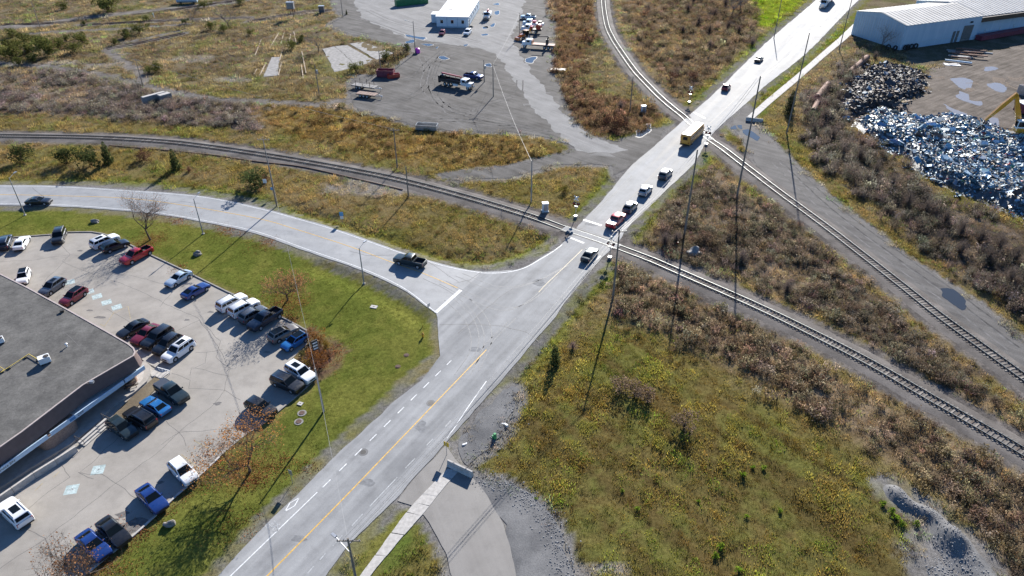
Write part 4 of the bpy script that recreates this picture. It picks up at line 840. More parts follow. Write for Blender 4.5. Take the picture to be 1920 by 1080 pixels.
# industrial hall, top right
def ribbed(name, ca, cb, ang, sc=2.0, rough=0.5):
    m, nt, p = newmat(name); lo = noise(nt, 0.2, 4); st = noise(nt, 1.0, 3, 0.6, stretch=(1.2, 1.2, 0.05), rot=0)
    c = ramp(nt, mixc(nt, 0.6, lo, st), [(0.3, ca), (0.7, cb)]); nt.links.new(c, p.inputs['Base Color']); p.inputs['Roughness'].default_value = rough; p.inputs['Specular IOR Level'].default_value = 0.3; return m
M_HALLW = ribbed('weathered_sheet', (0.30, 0.43, 0.54), (0.46, 0.56, 0.64), 0); M_HALLR = simple('weathered_roof', (0.46, 0.44, 0.41), 0.65, var=0.14, scale=0.25, spec=0.25)
M_RIB = simple('sheet_rib', (0.44, 0.49, 0.53), 0.5, var=0.15); M_DOORG = simple('grey_door', (0.12, 0.12, 0.115), 0.7, var=0.2)
def hall():
    hb = at(1686, 94); h = mast_height((1686, 94), 47.5); la = at(1591.5, 65); fr_ = at(1816, 75.5)
    ux = (fr_-hb).normalized(); uy = Vector((-ux.y, ux.x, 0)); D = (la-hb).dot(uy); W = (fr_-hb).length+3
    t = thing('industrial_hall', 'large pale blue sheet-metal hall with low pitched grey roof behind the scrap yard', 'building', hb, math.atan2(ux.y, ux.x))
    # local x along the front, y away from the yard
    for (x0, x1, y0, y1, he, hr, nm) in ((0, W, 0, D, h, h+1.8, ''), (W, W+70, 1.6, D+6, h-0.6, h+1.6, 'b')):
        mb = MB(); ym = (y0+y1)/2
        vs = [(x0, y0, 0), (x0, y1, 0), (x0, y1, he), (x0, ym, hr), (x0, y0, he), (x1, y0, 0), (x1, y1, 0), (x1, y1, he), (x1, ym, hr), (x1, y0, he)]
        mb.add(vs, [(0, 1, 2, 3, 4)[::-1], (5, 6, 7, 8, 9), (0, 5, 9, 4), (1, 2, 7, 6)]); mb.build('wall', M_HALLW, t)
        o = 0.35
        for ya, yb, nm2 in ((y0, ym, 'r'), (y1, ym, 'l')):
            sgn = -1 if ya < yb else 1
            k = (hr-he)/(ym-y0); rr = MB().add([(x0-o, ya+sgn*o, he+0.05-o*k), (x1+o if x1 > W else x1, ya+sgn*o, he+0.05-o*k), (x1+o if x1 > W else x1, yb, hr+0.05), (x0-o, yb, hr+0.05)], [(0, 1, 2, 3) if sgn < 0 else (3, 2, 1, 0)]).build('roof_slope', M_HALLR, t)
            n_ = int((x1-x0)/1.6); rb = MB()
            for i in range(n_+1):
                x = x0+(x1-x0)*i/n_; vs = []
                for xx in (x-0.04, x+0.04):
                    vs += [(xx, ya+sgn*o, he+0.05-o*k), (xx, yb, hr+0.05), (xx, yb, hr+0.13), (xx, ya+sgn*o, he+0.13-o*k)]
                rb.add(vs, [(0, 1, 2, 3), (7, 6, 5, 4), (3, 2, 6, 7)])
            rb.build('roof_seam', M_RIB if x1 > W else M_HALLR, rr)['kind'] = 'stuff'
    for i in range(1, 22): MB().box((-0.04, D*i/22, h/2), (0.09, 0.14, h-0.1)).build('sheet_rib', M_RIB, t)
    MB().box((W/2-1.5, -0.05, 1.9), (W-4, 0.1, 0.12)).build('base_rail', M_RIB, t)
    d1 = MB().box((W-5.2, -0.07, 2.6), (4.4, 0.14, 5.2)).build('loading_door', M_DOORG, t); MB().box((W-5.2, -0.16, 0.5), (3.8, 0.05, 0.12)).build('door_bar', M_STEEL, d1)
    for x in (W-11.3, W-9.6): d2 = MB().box((x, -0.06, 1.9), (1.1, 0.12, 3.8)).build('door', M_DOORG, t); MB().box((x+0.4, -0.15, 1.6), (0.1, 0.06, 0.25)).build('handle', M_STEEL, d2)
    MB().box((W-4.6, -0.15, h-1.7), (1.0, 0.3, 0.5)).build('wall_lamp', M_BLACK, t)
    MB().box((W+35, 0.9, h-1.6), (70, 1.3, 1.5)).build('canopy_beam', M_FRAME, t)
    for k in range(9): MB().box((W+6+k*7, 1.55, 1.4), (0.35, 0.2, 2.8)).build('dock_post', M_RIB, t)
    return t, ux, uy, hb, W
hall_t, hux, huy, hb0, hW = hall()
# green container at the very top
M_GREEN = simple('green_container', (0.02, 0.16, 0.06), 0.5, var=0.2, scale=0.8); M_MAROON = simple('maroon_paint', (0.16, 0.03, 0.05), 0.6, var=0.25)
a, b = at(744, 13), at(803, 6.5); d = b-a
t = thing('shipping_container', 'green corrugated shipping container at the top of the gravel yard', 'container', a, math.atan2(d.y, d.x)); L = d.length
MB().box((L/2, 1.22, 1.35), (L, 2.44, 2.5)).build('container_body', M_GREEN, t)
for i in range(int(L/0.6)): MB().box((0.3+i*0.6, -0.03, 1.35), (0.26, 0.07, 2.2)).build('corrugation', M_GREEN, t)
for x in (0.05, L-0.05): MB().box((x, -0.02, 1.3), (0.16, 0.12, 2.62)).build('corner_post', M_GREEN, t)
# ------------------------------------------------------------------ vehicles
def paint_mat(name, col, metal=0.3, rough=0.32):
    if name in MATS: return MATS[name]
    m, nt, p = newmat(name); p.inputs['Base Color'].default_value = (*col, 1); p.inputs['Metallic'].default_value = metal
    n = noise(nt, 3, 3); nt.links.new(ramp(nt, n, [(0.3, rough-0.05), (0.7, rough+0.12)]), p.inputs['Roughness'])
    p.inputs['Coat Weight'].default_value = 0.7; p.inputs['Coat Roughness'].default_value = 0.06; MATS[name] = m; return m
PAINT = {k: paint_mat('paint_'+k, c, mt) for k, c, mt in (
    ('white', (0.74, 0.75, 0.76), 0.0), ('black', (0.012, 0.013, 0.016), 0.2), ('red', (0.42, 0.012, 0.02), 0.1), ('darkred', (0.17, 0.012, 0.025), 0.2), ('blue', (0.010, 0.042, 0.19), 0.25),
    ('skyblue', (0.02, 0.16, 0.42), 0.3), ('paleblue', (0.48, 0.56, 0.63), 0.4), ('grey', (0.10, 0.105, 0.115), 0.4), ('greyblue', (0.085, 0.10, 0.13), 0.4), ('silver', (0.42, 0.43, 0.44), 0.5), ('brown', (0.16, 0.15, 0.145), 0.4), ('navy', (0.018, 0.028, 0.05), 0.3), ('dteal', (0.02, 0.035, 0.04), 0.3), ('yellow', (0.60, 0.27, 0.02), 0.0), ('orange', (0.55, 0.14, 0.02), 0.0), ('truckred', (0.40, 0.05, 0.03), 0.0), ('lblue', (0.40, 0.52, 0.62), 0.1))}
M_CGLASS = simple('car_glass', (0.006, 0.009, 0.011), 0.05, var=0, spec=0.22); M_HEAD = simple('headlamp', (0.65, 0.66, 0.66), 0.12, var=0, coat=1.0); M_TAIL = simple('tail_lamp', (0.35, 0.01, 0.015), 0.2, var=0, coat=1.0)
M_RIMS = simple('alloy_rim', (0.55, 0.55, 0.56), 0.4, 0.4, var=0.1); M_TRIM = simple('black_trim', (0.018, 0.018, 0.02), 0.55, var=0); M_LINER = simple('bed_liner', (0.02, 0.02, 0.022), 0.8, var=0.2); M_CHROME = simple('chrome', (0.55, 0.56, 0.57), 0.15, 1.0, var=0)
def wheel_meshes(r, w=0.23):
    t = MB(); n = 20; vs = []; prof = ((r*0.62, -w/2), (r*0.93, -w/2), (r, -w/2+0.04), (r, w/2-0.04), (r*0.93, w/2), (r*0.62, w/2), (r*0.60, w/2-0.05), (r*0.60, -w/2+0.05))
    for i in range(n):
        a = 2*math.pi*i/n; vs += [(q*math.cos(a), y, q*math.sin(a)) for q, y in prof]
    k = len(prof); t.add(vs, [(i*k+j, ((i+1) % n)*k+j, ((i+1) % n)*k+(j+1) % k, i*k+(j+1) % k) for i in range(n) for j in range(k)])
    rm = MB()
    for s in (-1, 1):
        rm.cyl((0, s*(w/2-0.07), 0), (0, s*(w/2-0.035), 0), r*0.615, n=14)
        for i in range(5):
            a = 2*math.pi*i/5; rm.box((0.30*r*math.cos(a)*1.0, s*(w/2-0.02), 0.30*r*math.sin(a)), (0.09, 0.02, 0.09))
    return t.mesh('tyre', 35), rm.mesh('rim', 35)
def car_proto(p):
    """meshes of one kind of car: nose towards +X, wheels on z = 0"""
    L, W, H = p['L'], p['W'], p['H']; zb, zh, zt = p['zb'], p['zh'], p['zt']; g0r, g0f, g1r, g1f = p['g']; wb, wr, wx = p['wb'], p['wr'], p.get('wx', 0.0)
    hw = W/2; bed = p.get('bed'); zf = p.get('zf', 0.8); cl = p.get('cl', 0.24)
    def ztop(x):
        if x >= g0f: t = (x-g0f)/(L/2-g0f); z = zb+(zh-zb)*(t**1.5)
        elif x <= g0r: z = zt
        else: z = zt+(zb-zt)*((x-g0r)/(g0f-g0r))
        return z
    st = list(np.linspace(-L/2, L/2, 19))
    for c in (wx+wb/2, wx-wb/2): st += [c+k*(wr+0.09) for k in (-1.001, -0.999, -0.86, -0.5, 0, 0.5, 0.86, 0.999, 1.001)]
    if bed: st += [bed[0]-0.01, bed[0], bed[1], bed[1]+0.01]
    st += [-L/2+0.04, -L/2+0.14, L/2-0.04, L/2-0.14]; st = sorted(set(round(s, 4) for s in st))
    vs = []
    for x in st:
        e = min(1.0, (L/2-abs(x))/0.55); k = 1-(1-e)**2
        w = hw*(0.82+0.18*math.sqrt(max(0, k))); z = ztop(x)-0.13*(1-e)**2.2; zs = cl+0.12*(1-e)**2
        for c in (wx+wb/2, wx-wb/2):
            d = abs(x-c); ra = wr+0.09
            if d < ra: zs = max(zs, wr+math.sqrt(max(0, ra*ra-d*d)))
        zs = min(zs, z-0.16); zm = max(zs+0.05, (zs*0.4+z*0.6)-0.05)
        isbed = bed and bed[0] <= x <= bed[1]
        half = [(0.93*w, zs), (w, zs+0.04), (w, zm), (0.975*w, z-0.09), (0.90*w, z-0.005)]
        half += [(0.82*w, z), (0.81*w, zf), (0.0, zf)] if isbed else [(0.6*w, z+0.018), (0.3*w, z+0.028), (0.0, z+0.03)]
        vs += [(x, -a, b) for a, b in half]+[(x, a, b) for a, b in reversed(half[:-1])]
    k = 15; n = len(st); body = MB(); body.add(vs, [(i*k+j, (i+1)*k+j, (i+1)*k+j+1, i*k+j+1) for i in range(n-1) for j in range(k-1)])
    body.f += [tuple(range(k)), tuple((n-1)*k+j for j in range(k-1, -1, -1))]
    # glasshouse shell
    wb_, wr_ = hw*0.90, hw*p.get('tumble', 0.74); zr = H; e0 = 0.05
    ring0 = [(g0r, -wb_*0.97, ztop(g0r)-0.02), (g0f, -wb_, zb-0.02), (g0f, wb_, zb-0.02), (g0r, wb_*0.97, ztop(g0r)-0.02)]
    ring1 = [(g1r, -wr_, zr-0.06), (g1f, -wr_, zr-0.06), (g1f, wr_, zr-0.06), (g1r, wr_, zr-0.06)]
    ring2 = [(g1r+0.10, -wr_*0.88, zr), (g1f-0.14, -wr_*0.88, zr), (g1f-0.14, wr_*0.88, zr), (g1r+0.10, wr_*0.88, zr)]
    body.add(ring0+ring1+ring2, [(0, 1, 5, 4), (1, 2, 6, 5), (2, 3, 7, 6), (3, 0, 4, 7), (4, 5, 9, 8), (5, 6, 10, 9), (6, 7, 11, 10), (7, 4, 8, 11), (8, 9, 10, 11)])
    out = {'body': body.mesh('body', 32)}
    roof = MB(); up = lambda v, dz=0.008: (v[0], v[1], v[2]+dz)
    roof.quad(*[up(v) for v in ring2]); out['roof_panel'] = roof.mesh('roof_panel')
    def pane(a, b, c, d, u0, u1, v0, v1, offs):
        a, b, c, d = map(Vector, (a, b, c, d)); nn = (b-a).cross(d-a).normalized()*offs
        q = lambda u, v: (a.lerp(b, u)).lerp(d.lerp(c, u), v)+nn
        return [q(u0, v0), q(u1, v0), q(u1, v1), q(u0, v1)]
    def glass(name, quads):
        mb = MB()
        for q in quads: mb.quad(*q)
        return mb.mesh(name)
    out['windshield'] = glass('windshield', [pane(ring0[1], ring0[2], ring1[2], ring1[1], 0.05, 0.95, 0.10, 0.97, 0.012)])
    out['rear_window'] = glass('rear_window', [pane(ring0[3], ring0[0], ring1[0], ring1[3], 0.08, 0.92, p.get('rw', 0.2), 0.92, 0.012)])
    sw = []
    cuts = p.get('cuts', (0.06, 0.46, 0.5, 0.93))
    for c0, c1 in zip(cuts[::2], cuts[1::2]):
        sw.append((glass('side_window', [pane(ring0[0], ring0[1], ring1[1], ring1[0], c0, c1, 0.18, 0.9, 0.012)]), glass('side_window', [pane(ring0[2], ring0[3], ring1[3], ring1[2], 1-c1, 1-c0, 0.18, 0.9, 0.012)])))
    out['sides'] = sw
    zn = ztop(L/2)-0.13; out['front'] = (L/2, zn, hw)
    hl = MB().box((0, 0, 0), (0.30, 0.36, 0.15), 0, 0.85).mesh('headlight'); out['headlight'] = (hl, [(L/2-0.19, s*hw*0.66, zn-0.10) for s in (-1, 1)])
    ztl = ztop(-L/2)-0.13; tl = MB().box((0, 0, 0), (0.22, 0.34, p.get('tlh', 0.22)), 0, 0.9).mesh('taillight'); out['taillight'] = (tl, [(-L/2+0.11, s*hw*0.72, ztl-p.get('tlz', 0.10)) for s in (-1, 1)])
    out['grille'] = MB().box((L/2-0.02, 0, zn-0.17), (0.10, W*0.42, 0.20)).mesh('grille')
    bm = MB(); bm.box((L/2-0.12, 0, cl+0.12), (0.30, W*0.80, 0.16)); out['front_bumper'] = bm.mesh('bumper'); bm = MB(); bm.box((-L/2+0.12, 0, cl+0.14), (0.30, W*0.80, 0.16)); out['rear_bumper'] = bm.mesh('bumper')
    out['underbody'] = MB().box((0, 0, (cl+0.5)/2), (L*0.86, W*0.72, 0.5-cl+0.1)).mesh('underbody')
    ty, rm = wheel_meshes(wr, p.get('tw', 0.23)); out['wheel'] = (ty, rm, [(wx+a*wb/2, s*(hw-0.125), wr) for a in (-1, 1) for s in (-1, 1)])
    mi = MB().box((0, 0, 0), (0.12, 0.22, 0.15), 0, 0.8).mesh('wing_mirror'); out['wing_mirror'] = (mi, [(g0f-0.28, s*(hw*0.93+0.11), zb+0.09) for s in (-1, 1)])
    if p.get('rails'):
        rl = MB(); rl.cyl((g1r+0.25, 0, zr+0.05), (g1f-0.25, 0, zr+0.05), 0.025, n=6); rl.box((g1r+0.3, 0, zr+0.01), (0.1, 0.04, 0.08)); rl.box((g1f-0.3, 0, zr+0.01), (0.1, 0.04, 0.08)); out['roof_rail'] = (rl.mesh('roof_rail'), [(0, s*wr_*0.86, -0.01) for s in (-1, 1)])
    out['sunroof'] = MB().box(((g1r+g1f)/2+0.15, 0, zr+0.012), ((g1f-g1r)*0.5, wr_*1.05, 0.015)).mesh('sunroof')
    if bed:
        lb = MB(); x0, x1 = bed; yi = 0.81*hw*0.985; lb.box(((x0+x1)/2, 0, zf+0.012), (x1-x0-0.04, 2*yi-0.03, 0.02))
        for s in (-1, 1): lb.box(((x0+x1)/2, s*(yi-0.02), (zf+zt)/2), (x1-x0-0.04, 0.02, zt-zf-0.06))
        for x in (x0+0.03, x1-0.03): lb.box((x, 0, (zf+zt)/2), (0.02, 2*yi-0.06, zt-zf-0.06))
        out['bed_liner'] = lb.mesh('bed_liner')
        tc = MB(); nseg = 7
        for i in range(nseg): a = x0+(x1-x0)*i/nseg; tc.box((a+(x1-x0)/nseg/2, 0, zt+0.02), ((x1-x0)/nseg-0.015, 2*yi+0.02, 0.05))
        out['tonneau'] = tc.mesh('tonneau_cover')
    return out
KINDS_ = {
    'sedan': dict(L=4.75, W=1.83, H=1.44, zb=0.97, zh=0.80, zt=1.02, g=(-1.95, 0.95, -1.05, 0.05), wb=2.75, wr=0.335, wx=0.05, cuts=(0.13, 0.50, 0.53, 0.92)),
    'coupe': dict(L=4.7, W=1.86, H=1.40, zb=0.96, zh=0.80, zt=1.05, g=(-2.05, 0.9, -0.85, 0.05), wb=2.75, wr=0.34, wx=0.05, cuts=(0.2, 0.92)),
    'hatch': dict(L=4.2, W=1.78, H=1.55, zb=0.98, zh=0.84, zt=1.02, g=(-2.02, 1.0, -1.62, 0.12), wb=2.6, wr=0.33, wx=0.0, rw=0.28, tlh=0.3, cuts=(0.06, 0.3, 0.34, 0.62, 0.65, 0.93)),
    'crossover': dict(L=4.6, W=1.86, H=1.66, zb=1.06, zh=0.92, zt=1.10, g=(-2.22, 1.05, -1.75, 0.22), wb=2.68, wr=0.36, wx=0.0, rw=0.28, rails=1, tlh=0.26, cuts=(0.07, 0.27, 0.30, 0.60, 0.63, 0.93)),
    'suv': dict(L=4.95, W=1.96, H=1.78, zb=1.12, zh=1.02, zt=1.14, g=(-2.42, 1.08, -2.12, 0.35), wb=2.88, wr=0.385, wx=0.0, rw=0.25, rails=1, tlh=0.4, tlz=0.16, tumble=0.80, cuts=(0.04, 0.28, 0.31, 0.62, 0.65, 0.94)),
    'pickup': dict(L=5.85, W=2.02, H=1.93, zb=1.26, zh=1.17, zt=1.27, g=(-0.98, 1.42, -0.74, 0.55), wb=3.65, wr=0.41, wx=-0.12, tw=0.27, bed=(-2.82, -1.06), zf=0.80, cl=0.36, rw=0.25, tumble=0.80, tlh=0.34, tlz=0.16, cuts=(0.05, 0.40, 0.44, 0.93)),
}
PROTO = {k: car_proto(v) for k, v in KINDS_.items()}
WORD = {'sedan': 'car', 'coupe': 'car', 'hatch': 'car', 'crossover': 'car', 'suv': 'car', 'pickup': 'pickup truck'}
def make_car(kind, loc, rz, paint, label, group=None, name=None, roof=None, sunroof=False, tonneau=False, rails=None, trim=None, z=0.012):
    pr = PROTO[kind]; t = thing(name or {'sedan': 'sedan_car', 'coupe': 'coupe_car', 'hatch': 'hatchback_car', 'crossover': 'crossover_car', 'suv': 'suv_car', 'pickup': 'pickup_truck'}[kind], label, WORD[kind], (loc[0], loc[1], z), rz, group)
    pm = PAINT[paint]
    link('body', pr['body'], t, mat=pm)
    if roof: link('roof_panel', pr['roof_panel'], t, mat=roof)
    if sunroof: link('sunroof', pr['sunroof'], t, mat=M_CGLASS)
    for nm in ('windshield', 'rear_window'): link(nm, pr[nm], t, mat=M_CGLASS)
    for a, b in pr['sides']: link('side_window', a, t, mat=M_CGLASS); link('side_window', b, t, mat=M_CGLASS)
    for nm, mt in (('headlight', M_HEAD), ('taillight', M_TAIL), ('wing_mirror', pm)):
        for l in pr[nm][1]: link(nm, pr[nm][0], t, l, mt)
    link('grille', pr['grille'], t, mat=M_TRIM); link('bumper', pr['front_bumper'], t, mat=trim or M_TRIM); link('bumper', pr['rear_bumper'], t, mat=trim or M_TRIM); link('underbody', pr['underbody'], t, mat=M_TRIM)
    ty, rm, pos = pr['wheel']
    for l in pos: w_ = link('wheel', ty, t, l, M_BLACK); link('rim', rm, w_, (0, 0, 0), M_RIMS)
    if 'roof_rail' in pr and rails is not None:
        for l in pr['roof_rail'][1]: link('roof_rail', pr['roof_rail'][0], t, l, rails)
    if 'bed_liner' in pr: link('bed_liner', pr['bed_liner'], t, mat=M_LINER)
    if tonneau: link('tonneau_cover', pr['tonneau'], t, mat=tonneau)
    return t
def car(kind, front, rear, paint, label, zc=0.6, **kw):
    a, b = at(*front, zc), at(*rear, zc); d = a-b; c = (a+b)/2
    return make_car(kind, (c.x, c.y), math.atan2(d.y, d.x), paint, label, **kw)
GL = M_CGLASS
G1, G2, G3, G4 = 'cars parked along the lawn kerb', 'cars parked nose-in beside the plaza', 'cars parked below the planting strip', 'cars parked along the road side of the lot'
car('suv', (15, 441), (4, 470), 'navy', 'dark blue car cut by the left picture edge, parked against the lawn kerb', group=G1)
car('sedan', (47, 445), (34, 466), 'white', 'white sedan with dark rear window parked against the lawn kerb at the far left', group=G1)
car('suv', (107, 455), (115, 433), 'black', 'black upright off-roader parked facing the plaza, alone by the lawn kerb', group=G1, rails=M_TRIM)
car('suv', (215, 445), (178, 461), 'white', 'white car with a dark sunroof parked left of the black one by the kerb bend', group=G1, sunroof=True)
car('crossover', (234, 455), (198, 468), 'black', 'black car squeezed between the white one and the red pickup', group=G1)
car('pickup', (231, 493), (281, 467), 'red', 'bright red pickup truck backed up to the lawn kerb', group=G1, trim=M_CHROME)
car('hatch', (40, 531), (48, 508), 'white', 'small white car with a black roof beside the roof corner at the far left', group=G2, roof=GL)
car('crossover', (80, 551), (116, 526), 'greyblue', 'slate grey car parked nose-in, leftmost of the row beside the plaza roof', group=G2, sunroof=True)
car('crossover', (121, 568), (155, 545), 'darkred', 'dark red car with a black roof beside the faded accessible bays', group=G2, roof=GL, rails=M_CHROME)
car('sedan', (317, 533), (352, 512), 'paleblue', 'pale silver-blue sedan backed up to the lawn kerb', group=G1)
car('coupe', (386, 534), (347, 556), 'blue', 'bright blue sloping-back sedan parked alone by the lawn kerb', group=G1)
car('suv', (453, 558), (416, 578), 'white', 'white car with roof rails, upper one of the two white cars by the lawn kerb', group=G1, rails=M_CHROME)
car('suv', (476, 568), (439, 588), 'white', 'white car parked between another white car and a dark grey one', group=G1, rails=M_WHITEP)
car('crossover', (492, 580), (457, 600), 'grey', 'dark grey car between the white cars and the dark blue pickup', group=G1, rails=M_CHROME)
car('pickup', (470, 617), (524, 583), 'navy', 'dark blue pickup truck backed up to the lawn kerb under the small orange tree', group=G1)
car('crossover', (547, 617), (515, 634), 'brown', 'grey-brown car with a black roof beside the blue hatchback', group=G1, roof=GL)
car('hatch', (537, 650), (568, 631), 'skyblue', 'blue hatchback with a black roof beside the orange shrub bed', group=G1, roof=GL)
car('sedan', (230, 627), (268, 606), 'black', 'black sedan parked first of the five beside the roof corner', group=G2)
car('sedan', (254, 641), (292, 613), 'darkred', 'crimson sedan parked among black cars beside the roof corner', group=G2)
car('suv', (276, 647), (314, 621), 'black', 'black car parked right next to the crimson sedan', group=G2)
car('crossover', (295, 660), (334, 632), 'black', 'black car parked between another black one and the white off-roader', group=G2, rails=M_CHROME)
car('suv', (311, 675), (358, 642), 'white', 'white off-roader with a black sunroof at the end of the row by the plaza corner', group=G2, sunroof=True, rails=M_CHROME)
car('pickup', (347, 753), (298, 720), 'dteal', 'black pickup truck with a ribbed grey bed cover below the plaza corner', group=G3, tonneau=PAINT['grey'])
car('sedan', (271, 750), (311, 773), 'skyblue', 'blue sedan parked between the black pickup and a black car below the plaza', group=G3)
car('suv', (241, 772), (285, 797), 'black', 'black car showing red tail lamps below the planting strip', group=G3, rails=M_CHROME)
car('crossover', (250, 817), (208, 789), 'dteal', 'black car at the lower end of the row by the pale steps', group=G3)
car('suv', (587, 713), (541, 687), 'white', 'white car with a dark sunroof parked beside the orange shrub bed', group=G4, sunroof=True)
car('suv', (562, 729), (516, 709), 'black', 'black car with roof rails parked next to the white one by the shrub bed', group=G4, rails=M_CHROME)
car('crossover', (512, 776), (466, 753), 'black', 'black car parked alone at the kerb above the lamp post', group=G4)
car('crossover', (362, 903), (325, 866), 'white', 'white compact car parked at the kerb below the orange tree', group=G4)
car('sedan', (304, 954), (266, 916), 'blue', 'royal blue sedan parked alone at the kerb beside the lawn', group=G4)
car('sedan', (233, 1016), (193, 978), 'black', 'black sedan parked beside a royal blue one near the bottom left corner', group=G4)
car('sedan', (196, 1042), (155, 1003), 'blue', 'royal blue sedan parked under the bare tree at the bottom left', group=G4)
car('suv', (6, 940), (52, 984), 'white', 'white car with a dark sunroof by the ramp wall at the left edge', group=G3, sunroof=True, rails=M_TRIM)
# on the roads
GR = 'vehicles on the roads'; ZR = 0.022
car('sedan', (93, 377), (52, 378), 'black', 'black sedan driving along the side road with headlamps on at the far left', group=GR, z=ZR)
car('pickup', (744, 485), (794, 496), 'dteal', 'dark pickup truck with an empty bed driving away from the junction', group=GR, z=ZR)
car('sedan', (1115, 466), (1096, 489), 'dteal', 'dark sedan that has just passed the lower level crossing', group=GR, z=ZR)
car('pickup', (1167, 402), (1142, 427), 'red', 'red pickup truck with a pale bed cover, last in the queue at the crossing', group=GR, z=ZR, tonneau=PAINT['silver'])
car('crossover', (1191, 378), (1172, 399), 'grey', 'grey car queueing directly ahead of the red pickup', group=GR, z=ZR, rails=M_CHROME)
car('crossover', (1219, 347), (1201, 368), 'silver', 'silver car queueing third from the school bus', group=GR, z=ZR, rails=M_CHROME, name='crossover_car')['label'] = 'silver car in the middle of the queue behind the school bus'
car('suv', (1257, 316), (1238, 338), 'grey', 'dark grey car queueing right behind the school bus', group=GR, z=ZR)
car('crossover', (1369, 155), (1354, 173), 'darkred', 'dark red car driving away beyond the upper level crossing', group=GR, z=ZR)
car('sedan', (1430, 105), (1416, 117), 'black', 'dark car on the far bright stretch of road below the lorry', group=GR, z=ZR)
# in the gravel yard
GY_ = 'vehicles in the gravel yard'
car('hatch', (826, 66), (832, 58), 'darkred', 'red car parked in the shade before the white office', group=GY_)
car('suv', (872, 66), (881, 57), 'white', 'white car parked at the corner of the white office', group=GY_)
car('pickup', (972, 32), (1009, 33), 'lblue', 'white pickup truck, topmost of the row parked in the gravel yard', group=GY_)
car('pickup', (905, 146), (870, 141), 'blue', 'blue pickup truck half hidden behind the crane lorry', group=GY_)
# ------------------------------------------------------------------ larger vehicles
def put(name, label, cat, front, rear, zc=0.8, group=None, z=0.012):
    a, b = at(*front, zc), at(*rear, zc); d = a-b; c = (a+b)/2
    return thing(name, label, cat, (c.x, c.y, z), math.atan2(d.y, d.x), group)
def wheels(t, pos, r, w=0.3):
    ty, rm = wheel_meshes(r, w)
    for x, y in pos: o = link('wheel', ty, t, (x, y, r), M_BLACK); link('rim', rm, o, (0, 0, 0), M_RIMS)
def rbox(c, d, b=0.08, name='m'):
    bm = bmesh.new(); bmesh.ops.create_cube(bm, size=1.0)
    for v in bm.verts: v.co = Vector((v.co.x*d[0]+c[0], v.co.y*d[1]+c[1], v.co.z*d[2]+c[2]))
    bmesh.ops.bevel(bm, geom=bm.edges[:], offset=b, segments=2, affect='EDGES', profile=0.6); m = bpy.data.meshes.new(name); bm.to_mesh(m); bm.free(); return m
# school bus
t = put('school_bus', 'yellow school bus on the upper level crossing', 'bus', (1318, 236), (1284, 268), 1.4, GR, ZR); t.location.x -= 0.3
YB = PAINT['yellow']; link('body', rbox((-0.6, 0, 1.75), (9.6, 2.42, 2.5), 0.28, 'body'), t, mat=YB); link('hood', rbox((4.75, 0, 1.2), (1.7, 2.0, 1.2), 0.2, 'hood'), t, mat=YB)
link('windshield', MB().box((4.21, 0, 2.1), (0.05, 2.0, 0.95)).mesh('windshield'), t, mat=GL); rw = MB().box((-5.41, 0, 2.15), (0.05, 1.1, 0.8)).build('rear_window', GL, t)
for s in (-1, 1):
    for k in range(10): MB().box((-4.9+k*0.92, s*1.213, 2.2), (0.76, 0.03, 0.62)).build('side_window', GL, t)
    for zz in (1.15, 1.65): MB().box((-0.6, s*1.22, zz), (9.2, 0.03, 0.07)).build('rub_rail', M_TRIM, t)
    MB().box((-5.42, s*0.95, 2.75), (0.06, 0.22, 0.2)).build('warning_light', M_TAIL, t); MB().box((-5.42, s*0.9, 1.2), (0.06, 0.25, 0.2)).build('taillight', M_TAIL, t); MB().box((5.6, s*0.75, 1.15), (0.06, 0.25, 0.25)).build('headlight', M_HEAD, t)
MB().box((-5.5, 0, 0.65), (0.2, 2.3, 0.28)).build('bumper', M_TRIM, t); MB().box((5.65, 0, 0.65), (0.2, 2.2, 0.28)).build('bumper', M_TRIM, t)
link('roof_panel', rbox((-0.6, 0, 2.98), (9.2, 1.9, 0.1), 0.04, 'roof_panel'), t, mat=PAINT['white']); MB().box((-2.5, 0, 3.06), (0.7, 0.7, 0.1)).build('roof_hatch', M_WHITEP, t)
wheels(t, [(4.3, 1.0), (4.3, -1.0), (-2.9, 1.0), (-2.9, -1.0)], 0.5)
# articulated lorry
t = put('semi_truck', 'white and blue articulated lorry coming down the road at the top of the picture', 'lorry', (1531, 22), (1562, -12), 1.5, GR, ZR)
LBm = paint_mat('paint_lorry', (0.62, 0.70, 0.76), 0.0); x0 = 5.0
link('cab', rbox((x0-2.0, 0, 2.0), (2.6, 2.45, 2.6), 0.18, 'cab'), t, mat=LBm); link('hood', rbox((x0, 0, 1.4), (1.8, 2.0, 1.3), 0.2, 'hood'), t, mat=LBm); link('roof_fairing', rbox((x0-2.3, 0, 3.5), (1.8, 2.3, 0.7), 0.2, 'roof_fairing'), t, mat=LBm)
MB().box((x0-0.68, 0, 2.55), (0.05, 2.1, 0.9)).build('windshield', GL, t); MB().box((x0+0.9, 0, 1.3), (0.06, 1.1, 0.9)).build('grille', M_CHROME, t); MB().box((x0+0.95, 0, 0.62), (0.2, 2.3, 0.32)).build('bumper', M_CHROME, t)
for s in (-1, 1): MB().box((x0+0.85, s*0.85, 1.15), (0.12, 0.3, 0.25)).build('headlight', M_HEAD, t); MB().box((x0-1.4, s*1.235, 2.5), (0.9, 0.03, 0.7)).build('side_window', GL, t); MB().box((x0-0.9, s*1.5, 2.5), (0.15, 0.25, 0.6)).build('wing_mirror', M_TRIM, t)
link('trailer', rbox((x0-11.0, 0, 2.6), (14.6, 2.55, 2.8), 0.06, 'trailer'), t, mat=PAINT['white']); MB().box((x0-8.5, 0, 0.95), (17, 0.9, 0.35)).build('chassis', M_TRIM, t)
wheels(t, [(x, s*1.05) for x in (x0+0.1, x0-4.6, x0-5.9, x0-15.6, x0-16.9) for s in (-1, 1)], 0.5)
